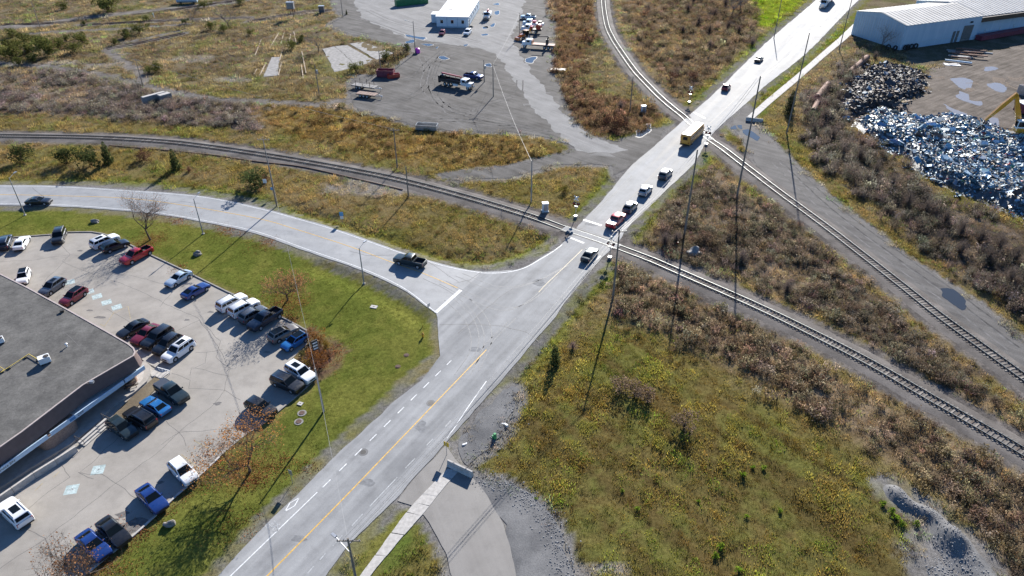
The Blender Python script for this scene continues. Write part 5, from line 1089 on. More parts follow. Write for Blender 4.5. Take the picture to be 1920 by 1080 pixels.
def work_truck(name, label, front, rear, cabcol, zc=1.2, L=9.5, group=GY_):
    t = put(name, label, 'lorry', front, rear, zc, group); pm = PAINT[cabcol]
    link('cab', rbox((L/2-2.3, 0, 1.95), (1.9, 2.3, 1.75), 0.16, 'cab'), t, mat=pm); link('hood', rbox((L/2-0.75, 0, 1.45), (1.55, 1.8, 1.0), 0.18, 'hood'), t, mat=pm)
    MB().box((L/2-1.34, 0, 2.3), (0.04, 1.9, 0.7)).build('windshield', GL, t); MB().box((L/2+0.04, 0, 1.35), (0.06, 1.0, 0.6)).build('grille', M_CHROME, t); MB().box((L/2+0.08, 0, 0.7), (0.2, 2.2, 0.28)).build('bumper', M_CHROME, t)
    for s in (-1, 1):
        MB().box((L/2-2.2, s*1.16, 2.3), (1.0, 0.03, 0.6)).build('side_window', GL, t); MB().box((L/2-0.02, s*0.75, 1.2), (0.1, 0.3, 0.22)).build('headlight', M_HEAD, t); MB().box((L/2-1.3, s*1.35, 2.2), (0.12, 0.2, 0.45)).build('wing_mirror', M_TRIM, t)
        link('fender', rbox((L/2-0.9, s*0.98, 1.1), (1.2, 0.36, 0.5), 0.12, 'fender'), t, mat=pm)
    MB().box((-1.2, 0, 0.95), (L-2.2, 0.85, 0.3)).build('chassis', M_TRIM, t)
    return t
# pole-setting crane lorry in the middle of the yard
L = 10.5; t = work_truck('crane_truck', 'white-cabbed crane lorry with a long red boom parked in the gravel yard', (890, 163), (824, 150), 'white', 1.0, L)
MB().box((-1.6, 0, 1.35), (7.0, 2.45, 0.16)).build('flat_deck', M_PLANK, t)
for s in (-1, 1): MB().box((-1.6, s*1.2, 1.75), (7.0, 0.08, 0.7)).build('side_board', M_TRIM, t); MB().box((0.2, s*1.1, 0.95), (1.6, 0.4, 0.55)).build('tool_box', M_WHITEP, t)
mb = MB(); mb.box((-4.6, 0, 2.0), (0.9, 1.2, 1.3)); mb.build('crane_base', M_TRIM, t)
mb = MB(); mb.cyl((-5.4, 0.4, 3.1), (1.4, 0.5, 2.9), 0.28, 0.22, 4); bo = mb.build('boom', PAINT['truckred'], t); mb = MB(); mb.cyl((-5.6, 0.4, 3.1), (-4.4, 0.2, 2.3), 0.16, n=6); mb.build('ram', M_CHROME, bo)
MB().box((-5.5, 0, 1.7), (0.5, 2.2, 2.0)).build('rear_mast', M_TRIM, t)
for x in (-3.2, -1.2, 0.6): 
    for s in (-1, 1): MB().box((x, s*1.22, 2.45), (0.1, 0.1, 1.0)).build('stake', M_RUST, t)
wheels(t, [(L/2-0.9, 0.98), (L/2-0.9, -0.98), (-2.2, 0.95), (-2.2, -0.95), (-3.6, 0.95), (-3.6, -0.95)], 0.52)
# flat-bed lorry with grab, at the foot of the parked row
L = 11; t = work_truck('grab_truck', 'white lorry with a pink-planked flat bed and black grab crane at the yard edge', (974, 82), (1046, 87), 'white', 1.0, L)
M_PINK = simple('pale_plank', (0.50, 0.36, 0.30), 0.8, var=0.2); MB().box((-1.8, 0, 1.35), (7.4, 2.45, 0.16)).build('flat_deck', M_PINK, t); MB().box((-0.1+2.0, 0, 1.9), (0.12, 2.4, 1.2)).build('headboard', PAINT['orange'], t)
mb = MB(); mb.box((-2.9, 0, 2.2), (0.8, 1.0, 1.6)); mb.cyl((-2.9, 0, 2.9), (-3.4, 0.2, 4.0), 0.22, n=6); mb.build('crane_column', M_TRIM, t); mb = MB(); mb.cyl((-3.4, 0.2, 4.0), (0.4, 0.6, 3.9), 0.2, 0.14, 6); mb.build('boom', M_TRIM, t)
wheels(t, [(L/2-0.9, 0.98), (L/2-0.9, -0.98)]+[(x, s*0.95) for x in (-2.2, -3.5, -4.8) for s in (-1, 1)], 0.52)
# bucket truck by the office
L = 8.5; t = work_truck('bucket_truck', 'white lift lorry with orange gear parked beside the long office wall', (907, 41), (921, 18), 'white', 1.0, L)
MB().box((-1.5, 0, 1.4), (5.2, 2.3, 0.9)).build('service_body', M_WHITEP, t); mb = MB(); mb.cyl((-2.5, 0, 1.9), (-2.4, 0, 2.9), 0.3, n=8); mb.cyl((-2.4, 0, 2.9), (1.6, 0.3, 3.2), 0.17, 0.13, 6); mb.build('lift_arm', PAINT['orange'], t); MB().box((1.9, 0.4, 3.0), (0.8, 0.8, 1.0)).build('bucket', PAINT['truckred'], t)
wheels(t, [(L/2-0.9, 0.98), (L/2-0.9, -0.98), (-2.0, 0.95), (-2.0, -0.95)], 0.5)
# smaller lorries of the row
L = 7.5; t = work_truck('service_truck', 'white service lorry with a dark load box, second in the parked row', (983, 45), (1016, 47), 'lblue', 1.0, L)
MB().box((-1.6, 0, 1.35), (4.6, 2.3, 0.7)).build('service_body', M_WHITEP, t); MB().box((-2.6, 0, 2.0), (1.4, 1.8, 0.7)).build('load_box', M_TRIM, t); MB().box((-0.5, -0.2, 2.0), (1.4, 1.6, 0.7)).build('compressor', PAINT['red'], t); wheels(t, [(L/2-0.9, 0.95), (L/2-0.9, -0.95), (-1.8, 0.95), (-1.8, -0.95)], 0.48)
L = 7.0; t = work_truck('tank_truck', 'white lorry carrying a red drum, third in the parked row', (976, 54), (1017, 57), 'white', 1.0, L)
MB().box((-1.5, 0, 1.2), (4.4, 2.2, 0.3)).build('flat_deck', M_TRIM, t); mb = MB(); mb.cyl((-2.7, -1.0, 2.2), (-2.7, 1.0, 2.2), 0.95, n=16); mb.build('drum', PAINT['truckred'], t, 35); MB().box((0, 0, 1.8), (1.2, 1.8, 0.9)).build('winch', PAINT['red'], t); wheels(t, [(L/2-0.9, 0.95), (L/2-0.9, -0.95), (-1.8, 0.95), (-1.8, -0.95)], 0.48)
# yellow backhoe
t = put('backhoe_loader', 'yellow and orange backhoe loader between the parked lorries', 'digger', (967, 71), (1000, 63), 1.0, GY_)
link('engine_hood', rbox((1.2, 0, 1.35), (2.0, 1.1, 0.9), 0.12, 'engine_hood'), t, mat=PAINT['orange']); link('cab_roof', rbox((-0.6, 0, 2.75), (1.7, 1.7, 0.16), 0.06, 'cab_roof'), t, mat=PAINT['yellow']); MB().box((-0.6, 0, 2.0), (1.4, 1.4, 1.35)).build('cab', GL, t)
for s in (-1, 1): mb = MB(); mb.cyl((0.6, s*0.75, 1.5), (3.0, s*0.75, 0.8), 0.12, n=5); mb.build('loader_arm', PAINT['orange'], t)
mb = MB(); mb.box((3.4, 0, 0.55), (0.9, 2.3, 0.9), 0, 0.75); mb.build('loader_bucket', PAINT['orange'], t); mb = MB(); mb.cyl((-1.6, 0, 1.0), (-2.4, 0, 3.2), 0.18, n=5); mb.cyl((-2.4, 0, 3.2), (-3.2, 0, 1.2), 0.14, n=5); mb.build('digger_arm', PAINT['yellow'], t)
wheels(t, [(-0.9, 0.95), (-0.9, -0.95)], 0.75, 0.4); wheels(t, [(1.7, 0.9), (1.7, -0.9)], 0.5, 0.3)
# flat trailers
def trailer(label, a, b, L, W, planks, axles, mat):
    t = put('flat_trailer', label, 'trailer', a, b, 0.9, 'trailers in the gravel yard')
    for i in range(planks): MB().box((-L/2+L*(i+0.5)/planks, 0, 1.0), (L/planks-0.06, W, 0.12)).build('deck_plank', mat, t)
    for s in (-1, 1): MB().box((0, s*(W/2-0.1), 0.86), (L, 0.14, 0.16)).build('side_rail', M_TRIM, t)
    mb = MB(); mb.cyl((L/2, 0.7, 0.85), (L/2+1.8, 0, 0.75), 0.08, n=5); mb.cyl((L/2, -0.7, 0.85), (L/2+1.8, 0, 0.75), 0.08, n=5); mb.cyl((L/2+1.4, 0, 0), (L/2+1.4, 0, 0.8), 0.06, n=6); mb.build('drawbar', M_STEEL, t)
    wheels(t, [(-L*0.28+k*1.05, s*(W/2-0.2)) for k in range(axles) for s in (-1, 1)], 0.46); return t
t1 = trailer('grey flat-bed trailer with upright stakes, farther of the two trailers', (705, 164), (663, 158), 7.6, 2.4, 8, 2, M_CONCD)
for x in (-2.2, 0.0, 2.4):
    for s in (-1, 1): MB().box((x, s*1.15, 1.8), (0.1, 0.1, 1.5)).build('stake', M_FRAME, t1)
trailer('brown plank-decked trailer on three axles, nearer of the two trailers', (705, 178), (672, 174), 6.0, 2.3, 6, 3, simple('brown_plank', (0.24, 0.16, 0.13), 0.85, var=0.25))
# skips
def skip(label, px, rz, s, mat, name='skip_container'):
    c = at(*px); t = thing(name, label, 'skip', c, rz); lx, ly, h = s
    for x, y, dx, dy, nm in ((0, ly/2, lx, 0.08, 'side_wall'), (0, -ly/2, lx, 0.08, 'side_wall'), (lx/2, 0, 0.08, ly-0.1, 'end_wall'), (-lx/2, 0, 0.08, ly-0.1, 'end_wall')): MB().box((x, y, h/2+0.1), (dx, dy, h)).build(nm, mat, t)
    MB().box((0, 0, 0.16), (lx-0.1, ly-0.1, 0.1)).build('skip_floor', M_RUST, t)
    for k in range(4): MB().box((-lx/2+lx*(k+0.5)/4, -ly/2-0.06, h/2+0.1), (0.1, 0.06, h-0.1)).build('rib', mat, t)
    return t
skip('dark maroon open skip beside the fence of posts in the yard', (724, 143), R(-5), (5.0, 2.6, 1.9), M_MAROON)
skip('bright orange-red steel hopper standing against the maroon skip', (738, 146), R(28), (3.6, 1.3, 1.1), PAINT['truckred'], 'steel_hopper')
skip('grey open box container lying in the grass at the lower yard edge', (801, 242), R(-8), (5.2, 2.2, 1.2), M_STEEL)
t = put('lowbed_trailer', 'dark lowbed trailer with yellow ends lying in the brush beside the yard road', 'trailer', (1057, 131), (1036, 130), 0.5, 'trailers in the gravel yard')
MB().box((0, 0, 0.55), (4.6, 2.0, 0.2)).build('deck', M_FRAME, t); 
for k in range(3): MB().box((-1.5+k*1.5, -1.05, 0.6), (0.5, 0.1, 0.35)).build('marker_plate', PAINT['yellow'], t)
wheels(t, [(-1.4, 0.85), (-1.4, -0.85), (-0.5, 0.85), (-0.5, -0.85)], 0.36)
# magenta tank
M_MAG = simple('magenta_plastic', (0.62, 0.05, 0.50), 0.4, var=0.05)
t = thing('plastic_tank', 'bright magenta plastic tank at the foot of a pole in the yard', 'tank', at(783, 99)); MB().cyl((0, 0, 0), (0, 0, 1.35), 0.85, 0.82, 20).build('tank_body', M_MAG, t, 40); MB().cyl((0, 0, 1.35), (0, 0, 1.6), 0.8, 0.3, 20).build('tank_top', M_MAG, t, 40); MB().cyl((0, 0, 1.6), (0, 0, 1.7), 0.22, n=12).build('tank_lid', M_TRIM, t, 40)
# ------------------------------------------------------------------ poles, lamps, wires, signals, signs
M_POLE = simple('weathered_pole', (0.19, 0.165, 0.14), 0.85, var=0.2); M_POLEG = simple('grey_pole', (0.28, 0.27, 0.255), 0.75, var=0.15); M_WIRE = simple('wire', (0.25, 0.25, 0.25), 0.5, 0.3, var=0); M_INS = simple('insulator', (0.35, 0.36, 0.36), 0.3, var=0)
TOPS = {}
def pole(key, base, topy, label, arm=True, r=0.15, mat=None, hmax=None, transformer=False, lamp=None, rz=0.0, group='utility poles', name='utility_pole'):
    h = mast_height(base, topy); h = min(h, hmax) if hmax else h; c = gpt(*base)
    t = thing(name, label, 'pole', c, rz, group)
    MB().cyl((0, 0, -0.3), (0, 0, h), r, r*0.62, 8).build('shaft', mat or M_POLE, t, 50)
    if arm:
        MB().box((0, 0.1, h-0.5), (2.3, 0.1, 0.12)).build('crossarm', M_POLE, t)
        for x in (-1.05, -0.45, 0.45, 1.05): MB().cyl((x, 0.1, h-0.44), (x, 0.1, h-0.24), 0.05, n=6).build('insulator', M_INS, t)
    if transformer: MB().cyl((0.35, 0, h-2.6), (0.35, 0, h-1.6), 0.26, n=10).build('transformer', M_STEEL, t, 40)
    if lamp:
        mb = MB(); a = R(lamp); e = (math.cos(a)*2.2, math.sin(a)*2.2, h+0.1 if not arm else h-1.6); mb.cyl((0, 0, e[2]-0.7), e, 0.045, n=6); l = mb.build('lamp_arm', M_STEEL, t)
        MB().box((e[0]*1.1, e[1]*1.1, e[2]), (0.65, 0.28, 0.14), a).build('lamp_head', M_STEEL, t)
    TOPS[key] = Vector((c.x, c.y, c.z+h)); return t
pole('p1', (519, 386), 252, 'tall utility pole on the bank above the curving road', hmax=14.5)
pole('p2', (745, 315), 240, 'utility pole standing on the far side of the track north of the curve')
pole('p3', (766, 370), 312, 'utility pole on the near side of the track in the triangular meadow', arm=False)
pole('p4', (996, 379), 301, 'grey utility pole beside the track and the white signal cabinet', arm=False, mat=M_POLEG)
pole('p5', (1149, 561), 430, 'utility pole beside the level crossing at the junction, casting a very long shadow', r=0.18, hmax=14)
pole('p6', (1283, 440), 280, 'tall leaning-looking utility pole in the brush east of the queueing cars', r=0.2, arm=False)
pole('p7', (1381, 372), 143, 'very tall thin pole next to the eastern track, in front of the gravel lane', r=0.2, arm=False)
pole('p8', (1475, 250), 61, 'very tall thin pole beside the footpath and the dark conifer', r=0.19, arm=False)
pole('p9', (1573, 95), -6, 'tall pole beside the footpath near the corner of the industrial hall', r=0.18, arm=False)
pole('p10', (1451, 72), -3, 'tall pole on the far verge beside the bright green lawn', r=0.17, arm=False)
pole('p11', (908, 154), 112, 'left one of the two utility poles close together in the yard', arm=False, transformer=True)
pole('p12', (925, 181), 119, 'right one of the two utility poles close together in the yard', rz=R(10))
pole('p13', (779, 101), 39, 'utility pole with lamps beside the magenta tank', lamp=170, arm=False)
pole('p14', (269, 163), 110, 'dark utility pole in the purple-brown reeds', rz=R(-10))
pole('p15', (599, 181), 120, 'pole carrying a pale box at the edge of the old concrete slabs', arm=False, transformer=True)
pole('p16', (714, 133), 94, 'short pole behind the maroon skip', arm=False)
pole('p17', (643, 32), -4, 'utility pole at the upper left corner of the gravel yard', arm=False)
pole('p18', (75, 50), 5, 'utility pole among the evergreen bushes at the top left', arm=False)
pole('p19', (545, 27), -8, 'left one of a pair of poles carrying a transformer box at the top', arm=False, mat=M_RUST)
pole('p19b', (551, 33), -6, 'right one of a pair of poles carrying a transformer box at the top', arm=False, mat=M_RUST)
pole('p20', (974, 71), 24, 'slim dark pole in front of the parked row of lorries', arm=False, r=0.13)
pole('p21', (1181, 208), 143, 'utility pole in the brush island west of the curving track', r=0.15, arm=False)
pole('p23', (607, 771), 690, 'grey pole on the lawn beside the parked black car', mat=M_POLEG, r=0.16, arm=False)
pole('p22', (672, 1108), 1009, 'utility pole with street lamp arm and fittings at the bottom edge', lamp=140, r=0.17, hmax=13)
pole('p24', (59, -20), -60, 'pole beyond the evergreen bushes at the upper left edge', arm=False) if False else None
t = thing('transformer_box', 'pale transformer platform between the pair of poles at the top', 'transformer', at(548, 34)); h = 6.2
MB().box((0, 0.2, 4.6), (2.6, 1.6, 2.2)).build('tank', M_CONCD, t); MB().box((0, 0.2, 3.4), (3.0, 1.8, 0.2)).build('platform', M_RUST, t); MB().box((0, 0.2, 5.78), (2.8, 1.8, 0.12)).build('lid', M_STEEL, t)
for x in (-1.2, 1.2): MB().cyl((x, 0.2, -0.1), (x, 0.2, 3.35), 0.1, n=6).build('leg', M_RUST, t)
def street_lamp(base, topy, label, a):
    h = mast_height(base, topy); c = gpt(*base); t = thing('street_lamp', label, 'street lamp', c, 0, 'street lamps along the side road')
    MB().cyl((0, 0, -0.1), (0, 0, h), 0.12, 0.07, 8).build('lamp_post', M_POLEG, t, 50); a = R(a); e = (1.5*math.cos(a), 1.5*math.sin(a), h+0.35)
    MB().cyl((0, 0, h-0.1), e, 0.035, n=6).build('lamp_arm', M_STEEL, t); MB().box((e[0]*1.15, e[1]*1.15, e[2]), (0.7, 0.26, 0.12), a).build('lamp_head', M_STEEL, t); MB().box((0, 0, 0.05), (0.4, 0.4, 0.2)).build('base_plate', M_CONC, t)
street_lamp((47, 403), 333, 'street lamp on the lawn below the black sedan', 80); street_lamp((381, 438), 372, 'street lamp on the lawn near the bare tree and the boulder', 75); street_lamp((682, 527), 460, 'street lamp at the road edge opposite the dark pickup truck', 65)
def wire(a, b, label, sag=0.9, r=0.022, off=(0, 0), group='overhead wires'):
    A = TOPS[a] if isinstance(a, str) else a; B = TOPS[b] if isinstance(b, str) else b; A = A+Vector((off[0], off[1], -0.2)); B = B+Vector((off[0], off[1], -0.2)); n = 16; pts = []
    for i in range(n+1):
        t = i/n; p = A.lerp(B, t); p.z -= 4*sag*t*(1-t); pts.append(p-A)
    tag(MB().tube(pts, r, 4).build('overhead_wire', M_WIRE, None, loc=A), label, 'wire', group)
wire('p1', 'p23', 'thin overhead wire crossing the side road and lawn'); wire('p23', 'p22', 'thin overhead wire crossing the main road to the bottom pole')
FARB = at(560, 1300)+Vector((0, 0, 12))
for k, o in enumerate((-1.0, 0.0, 1.0)):
    wire('p22', 'p5', 'overhead wire along the lower right road edge, one of three', 1.0, 0.024, (o*0.8, o*0.5)); wire('p5', 'p6', 'overhead wire beside the queueing cars, one of three', 0.8, 0.024, (o*0.8, o*0.5)); wire('p6', 'p7', 'overhead wire across the eastern brush, one of three', 0.8, 0.024, (o*0.8, o*0.5)) if k < 2 else None
wire('p22', 'p5', 'low cable along the lower right road edge', 1.2, 0.035, (0.2, 0.1)); wire('p7', 'p8', 'overhead wire between the two tallest poles'); wire('p8', 'p9', 'overhead wire along the far footpath'); wire('p4', 'p12', 'pale wire from the yard poles to the track-side pole', 1.2, 0.03); wire('p12', 'p20', 'wire across the yard road to the lorries', 0.6); wire('p2', 'p14', 'wire along the far side of the track', 1.0)
# level-crossing signals
M_RED = simple('red_lens', (0.5, 0.02, 0.02), 0.3, var=0)
def crossing_signal(base, label, rz, h=4.6):
    t = thing('crossing_signal', label, 'crossing signal', gpt(*base), rz, 'level-crossing signals')
    MB().cyl((0, 0, 0), (0, 0, h), 0.07, n=8).build('mast', M_STEEL, t, 50); MB().box((0, 0, 0.25), (0.6, 0.6, 0.5)).build('base_box', M_STEEL, t)
    for s in (-1, 1):
        mb = MB(); c, q = math.cos(s*R(45)), math.sin(s*R(45)); e = 0.68
        vs = [(x*c*0+dx, u*c-v*q, h-0.35+u*q+v*c) for dx in (-0.10-0.02*s, -0.08-0.02*s) for x, u, v in ((0, -e, -0.11), (0, e, -0.11), (0, e, 0.11), (0, -e, 0.11))]
        mb.add(vs, [(3, 2, 1, 0), (4, 5, 6, 7), (0, 1, 5, 4), (1, 2, 6, 5), (2, 3, 7, 6), (3, 0, 4, 7)]); mb.build('crossbuck_blade', M_WHITEP, t)
        for f in (-1, 1):
            MB().cyl((f*0.12, s*0.42, h-1.5), (f*0.18, s*0.42, h-1.5), 0.30, n=14).build('lamp_backing', M_BLACK, t); MB().cyl((f*0.18, s*0.42, h-1.5), (f*0.22, s*0.42, h-1.5), 0.13, n=10).build('red_lens', M_RED, t)
    MB().box((0, 0, h-1.5), (0.1, 1.0, 0.08)).build('lamp_bracket', M_STEEL, t); MB().box((0, 0, h-2.2), (0.25, 0.6, 0.3)).build('bell_box', M_STEEL, t)
an = MAIN_ANG
crossing_signal((1079, 408), 'crossing signal on the near side of the junction, left of the road', an); crossing_signal((1143, 485), 'crossing signal beside the utility pole at the junction, right of the road', an+math.pi)
crossing_signal((1292, 193), 'crossing signal on the left verge above the school bus', an); crossing_signal((1324, 272), 'crossing signal right beside the school bus', an+math.pi)
def cabinet(px, label, s=1.0):
    t = thing('signal_cabinet', label, 'cabinet', gpt(*px), R(10), 'railway signal cabinets'); MB().box((0, 0, 1.0*s), (1.1*s, 0.9*s, 1.7*s)).build('casing', M_WHITEP, t); MB().box((0, 0, 1.9*s), (1.25*s, 1.05*s, 0.1)).build('lid', M_WHITEP, t); d = MB().box((0, -0.46*s, 1.0*s), (0.8*s, 0.03, 1.3*s)).build('door', M_STEEL, t); MB().box((0.28*s, -0.49*s, 1.0*s), (0.06, 0.04, 0.2)).build('handle', M_BLACK, d); MB().box((0, 0, 0.08), (1.4*s, 1.2*s, 0.2)).build('plinth', M_CONC, t)
cabinet((1022, 396), 'white signal cabinet beside the lower track'); cabinet((1206, 211), 'white signal cabinet in the brush island by the upper track')
# road signs
M_SBLUE = simple('blue_sign_face', (0.10, 0.30, 0.55), 0.4, var=0); M_SYEL = simple('yellow_sign_face', (0.65, 0.42, 0.02), 0.4, var=0)
def sign(px, label, face, w=0.75, h=0.9, H=2.6, rz=0.0, two=False):
    t = thing('road_sign', label, 'sign', gpt(*px), rz); MB().cyl((0, 0.03, 0), (0, 0.03, H), 0.035, n=6).build('post', M_STEEL, t); MB().box((0, 0, H-h/2), (w, 0.03, h)).build('sign_face', face, t)
    if two: MB().box((0, 0, H-h-0.35), (w*0.8, 0.03, 0.5)).build('plate', M_WHITEP, t)
    return t
sign((642, 416), 'blue and white route sign on the grass edge of the curving road', M_SBLUE, two=True); sign((500, 357), 'pale sign partly hidden by bushes on the bank', M_WHITEP); sign((513, 369), 'small blue sign on the bank at the foot of the tall pole', M_SBLUE, 0.6, 0.6, 2.0)
sign((549, 905), 'road sign with its back turned on the verge beside the cycle lane', M_STEEL, 0.6, 0.75, 2.2, MAIN_ANG+R(90)); sign((838, 852), 'yellow diamond warning sign beside the concrete barrier', M_SYEL, 0.75, 0.75, 2.2, MAIN_ANG+R(90)); sign((805, 590), 'stop sign seen from behind at the road corner', M_STEEL, 0.65, 0.65, 2.3, R(60))
t = thing('yellow_hydrant', 'yellow fire hydrant with a marker rod on the lawn by the junction', 'hydrant', gpt(793, 632)); MB().cyl((0, 0, 0), (0, 0, 0.7), 0.14, n=10).build('barrel', PAINT['yellow'], t, 40); MB().cyl((0, 0, 0.7), (0, 0, 0.86), 0.16, 0.05, 10).build('bonnet', PAINT['yellow'], t, 40); MB().cyl((-0.24, 0, 0.5), (0.24, 0, 0.5), 0.07, n=8).build('outlet', PAINT['yellow'], t); MB().cyl((0.1, 0.1, 0.6), (0.1, 0.1, 2.4), 0.02, n=5).build('marker_rod', PAINT['yellow'], t)
# plaza sign in the shrub bed
t = thing('pylon_sign', 'slim plaza sign with dark and white panels standing in the orange shrub bed', 'sign', gpt(601, 668), R(40)); MB().box((0, 0, 1.5), (0.22, 0.22, 3.0)).build('post', simple('brown_post', (0.3, 0.17, 0.09), 0.7), t); MB().box((-0.5, 0, 2.4), (0.9, 0.2, 1.7)).build('sign_panel', M_BLACK, t)
for k in range(3): MB().box((-0.5, -0.115, 1.85+k*0.5), (0.7, 0.02, 0.25)).build('white_panel', M_WHITEP, t)
# concrete barriers
def barrier(a, b, label):
    A, B = at(*a), at(*b); d = B-A; L = d.length; t = thing('concrete_barrier', label, 'barrier', A, math.atan2(d.y, d.x)); n = 1
    pr = [(-0.30, 0), (0.30, 0), (0.30, 0.10), (0.17, 0.32), (0.10, 0.92), (-0.10, 0.92), (-0.17, 0.32), (-0.30, 0.10)]
    vs = [(x, y, z+0.02) for x in (0, L) for y, z in pr]; k = len(pr)
    MB().add(vs, [(j, (j+1) % k, k+(j+1) % k, k+j)[::-1] for j in range(k)]+[tuple(range(k)), tuple(range(2*k-1, k-1, -1))]).build('barrier_block', M_CONC, t)
    for x in (L*0.25, L*0.75): MB().box((x, 0, 0.945), (0.25, 0.12, 0.02)).build('lifting_slot', M_CONCD, t)
barrier((840, 872), (886, 894), 'pale concrete barrier block at the end of the footpath by the driveway'); barrier((1398, 226), (1430, 230), 'concrete barrier block at the end of the far footpath')
# utility pads and covers on the lawn, boulders
def disc(px, r, name, label, mat, h=0.08):
    t = gpt(*px); o = MB().cyl((0, 0, -0.05), (0, 0, h), r, r*0.92, 16).build(name, mat, None, 40, loc=t); return o
t = thing('utility_pad', 'small pale utility cover set in the lawn near the junction', 'cover', gpt(701, 575)); MB().box((0, 0, 0.06), (1.1, 0.75, 0.14), R(-15)).build('cover_slab', M_CONC, t); MB().box((0, 0, 0.14), (0.3, 0.05, 0.03), R(-15)).build('handle', M_IRON, t)
t = thing('utility_pad', 'small square pale cover in the lawn near the lamp post', 'cover', gpt(563, 757)); MB().box((0, 0, 0.05), (0.7, 0.6, 0.12), R(-20)).build('cover_slab', M_CONC, t); MB().box((0, 0, 0.12), (0.2, 0.04, 0.03), R(-20)).build('handle', M_IRON, t)
for px, lb in (((566, 774), 'round brown manhole in the lawn, upper one of two'), ((560, 790), 'round brown manhole in the lawn, lower one of two'), ((762, 666), 'small brown manhole in the lawn near the main road, upper one'), ((746, 687), 'small brown manhole in the lawn near the main road, lower one')):
    s = 0.62 if px[0] < 600 else 0.42; t = thing('manhole', lb, 'manhole', gpt(*px)); MB().cyl((0, 0, -0.05), (0, 0, 0.05), s, s*0.95, 18).build('collar', M_RUST if px[0] > 600 else M_CONCD, t, 40); MB().cyl((0, 0, 0.05), (0, 0, 0.10), s*0.6, n=16).build('iron_lid', M_RUST, t, 40)
M_ROCK = simple('grey_boulder', (0.22, 0.20, 0.18), 0.9, var=0.35, scale=3)
def boulder(px, s, label, mat=None, name='boulder', cat='boulder', group=None):
    bm = bmesh.new(); bmesh.ops.create_icosphere(bm, subdivisions=3, radius=1.0); sd_ = random.randint(0, 999)
    for v in bm.verts:
        k = 1+0.35*(float(vnoise(np.array(v.co.x*1.7+sd_), np.array(v.co.y*1.7+v.co.z*2.1), sd_))-0.5)*2; v.co = Vector((v.co.x*k*s[0], v.co.y*k*s[1], max(-0.15, v.co.z*k)*s[2]))
    m = bpy.data.meshes.new(name); bm.to_mesh(m); bm.free(); m.polygons.foreach_set('use_smooth', [True]*len(m.polygons)); m.set_sharp_from_angle(angle=R(35))
    o = link(name, m, None, gpt(*px), mat or M_ROCK); return tag(o, label, cat, group)
boulder((178, 416), (0.8, 0.5, 0.55), 'grey boulder on the lawn near the street'); boulder((370, 477), (0.75, 0.6, 0.75), 'grey boulder on the lawn below the street lamp'); boulder((317, 984), (0.6, 0.5, 0.7), 'small boulder on the lawn beside the long tree shadow'); boulder((1300, 475), (1.5, 1.3, 1.6), 'large pale boulder in the brush by the lower track', M_CONCD)
# litter round the dump patch
M_GRN = simple('green_plastic', (0.04, 0.30, 0.10), 0.4, var=0)
for px, s, mt, lb in (((949, 797), (0.7, 0.3, 0.3), M_WHITEP, 'white scrap lying on the grey gravel patch'), ((928, 822), (0.35, 0.35, 1.0), M_GRN, 'green plastic barrel piece on the gravel patch'), ((870, 834), (0.5, 0.25, 0.2), M_WHITEP, 'white scrap near the yellow warning sign'), ((1270, 457), (0.3, 0.3, 0.4), PAINT['truckred'], 'small red object in the brush by the dark shrub')):
    t = thing('litter', lb, 'litter', gpt(*px), random.uniform(0, 3)); MB().box((0, 0, s[2]/2), s, 0, 0.8).build('scrap_piece', mt, t); MB().box((s[0]*0.7, 0.1, s[2]*0.3), (s[0]*0.5, s[1]*0.8, s[2]*0.5), 0.5, 0.9).build('scrap_piece', mt, t)
# fence posts in the yard and odd blocks
for i, (x, y) in enumerate(((738, 108), (747, 113), (752, 107), (758, 103), (741, 117), (763, 100), (729, 125))):
    t = thing('fence_post', 'dark stub of a fence post beside the maroon skip', 'post', gpt(x, y), 0, 'old fence posts in the yard'); MB().cyl((0, 0, 0), (0, 0, random.uniform(1.3, 2.6)), 0.13, n=6).build('post_shaft', M_FRAME, t); MB().box((0, 0, 0.9), (0.35, 0.1, 0.1)).build('bracket', M_RUST, t)
for px, lb, d in (((291, 190), 'long grey concrete block lying in the reeds', (6.5, 1.2, 1.9)), ((310, 188), 'short grey concrete block lying in the reeds', (3.2, 2.2, 1.8))):
    t = thing('concrete_block', lb, 'block', gpt(*px), R(50)); MB().box((0, 0, d[2]/2), d).build('block_body', M_CONCD, t); MB().box((0, 0, d[2]+0.04), (d[0]*0.96, d[1]*0.9, 0.08)).build('block_top', M_CONC, t)
a_ = gpt(604, 24); t = thing('buffer_box', 'blue-grey steel buffer box at the end of the short old track', 'box', a_); MB().box((0, 0, 1.3), (2.0, 1.4, 2.6)).build('box_body', PAINT['greyblue'], t); MB().box((0, 0, 2.66), (2.2, 1.6, 0.12)).build('lid', M_STEEL, t)
t = thing('marker_post', 'small white marker post among the old tracks', 'post', gpt(289, 33)); MB().cyl((0, 0, 0), (0, 0, 1.6), 0.18, 0.14, 8).build('post_shaft', M_WHITEP, t); MB().cyl((0, 0, 1.6), (0, 0, 1.72), 0.2, n=8).build('cap', M_WHITEP, t)
t = thing('blue_tank', 'pale blue tank at the very top left beside the gravel strip', 'tank', gpt(352, 6), R(8)); MB().cyl((-4, 0, 1.6), (4, 0, 1.6), 1.3, n=16).build('tank_shell', PAINT['lblue'], t, 40)
for x in (-2.5, 2.5): MB().box((x, 0, 0.4), (0.4, 2.2, 0.8)).build('saddle', M_FRAME, t)
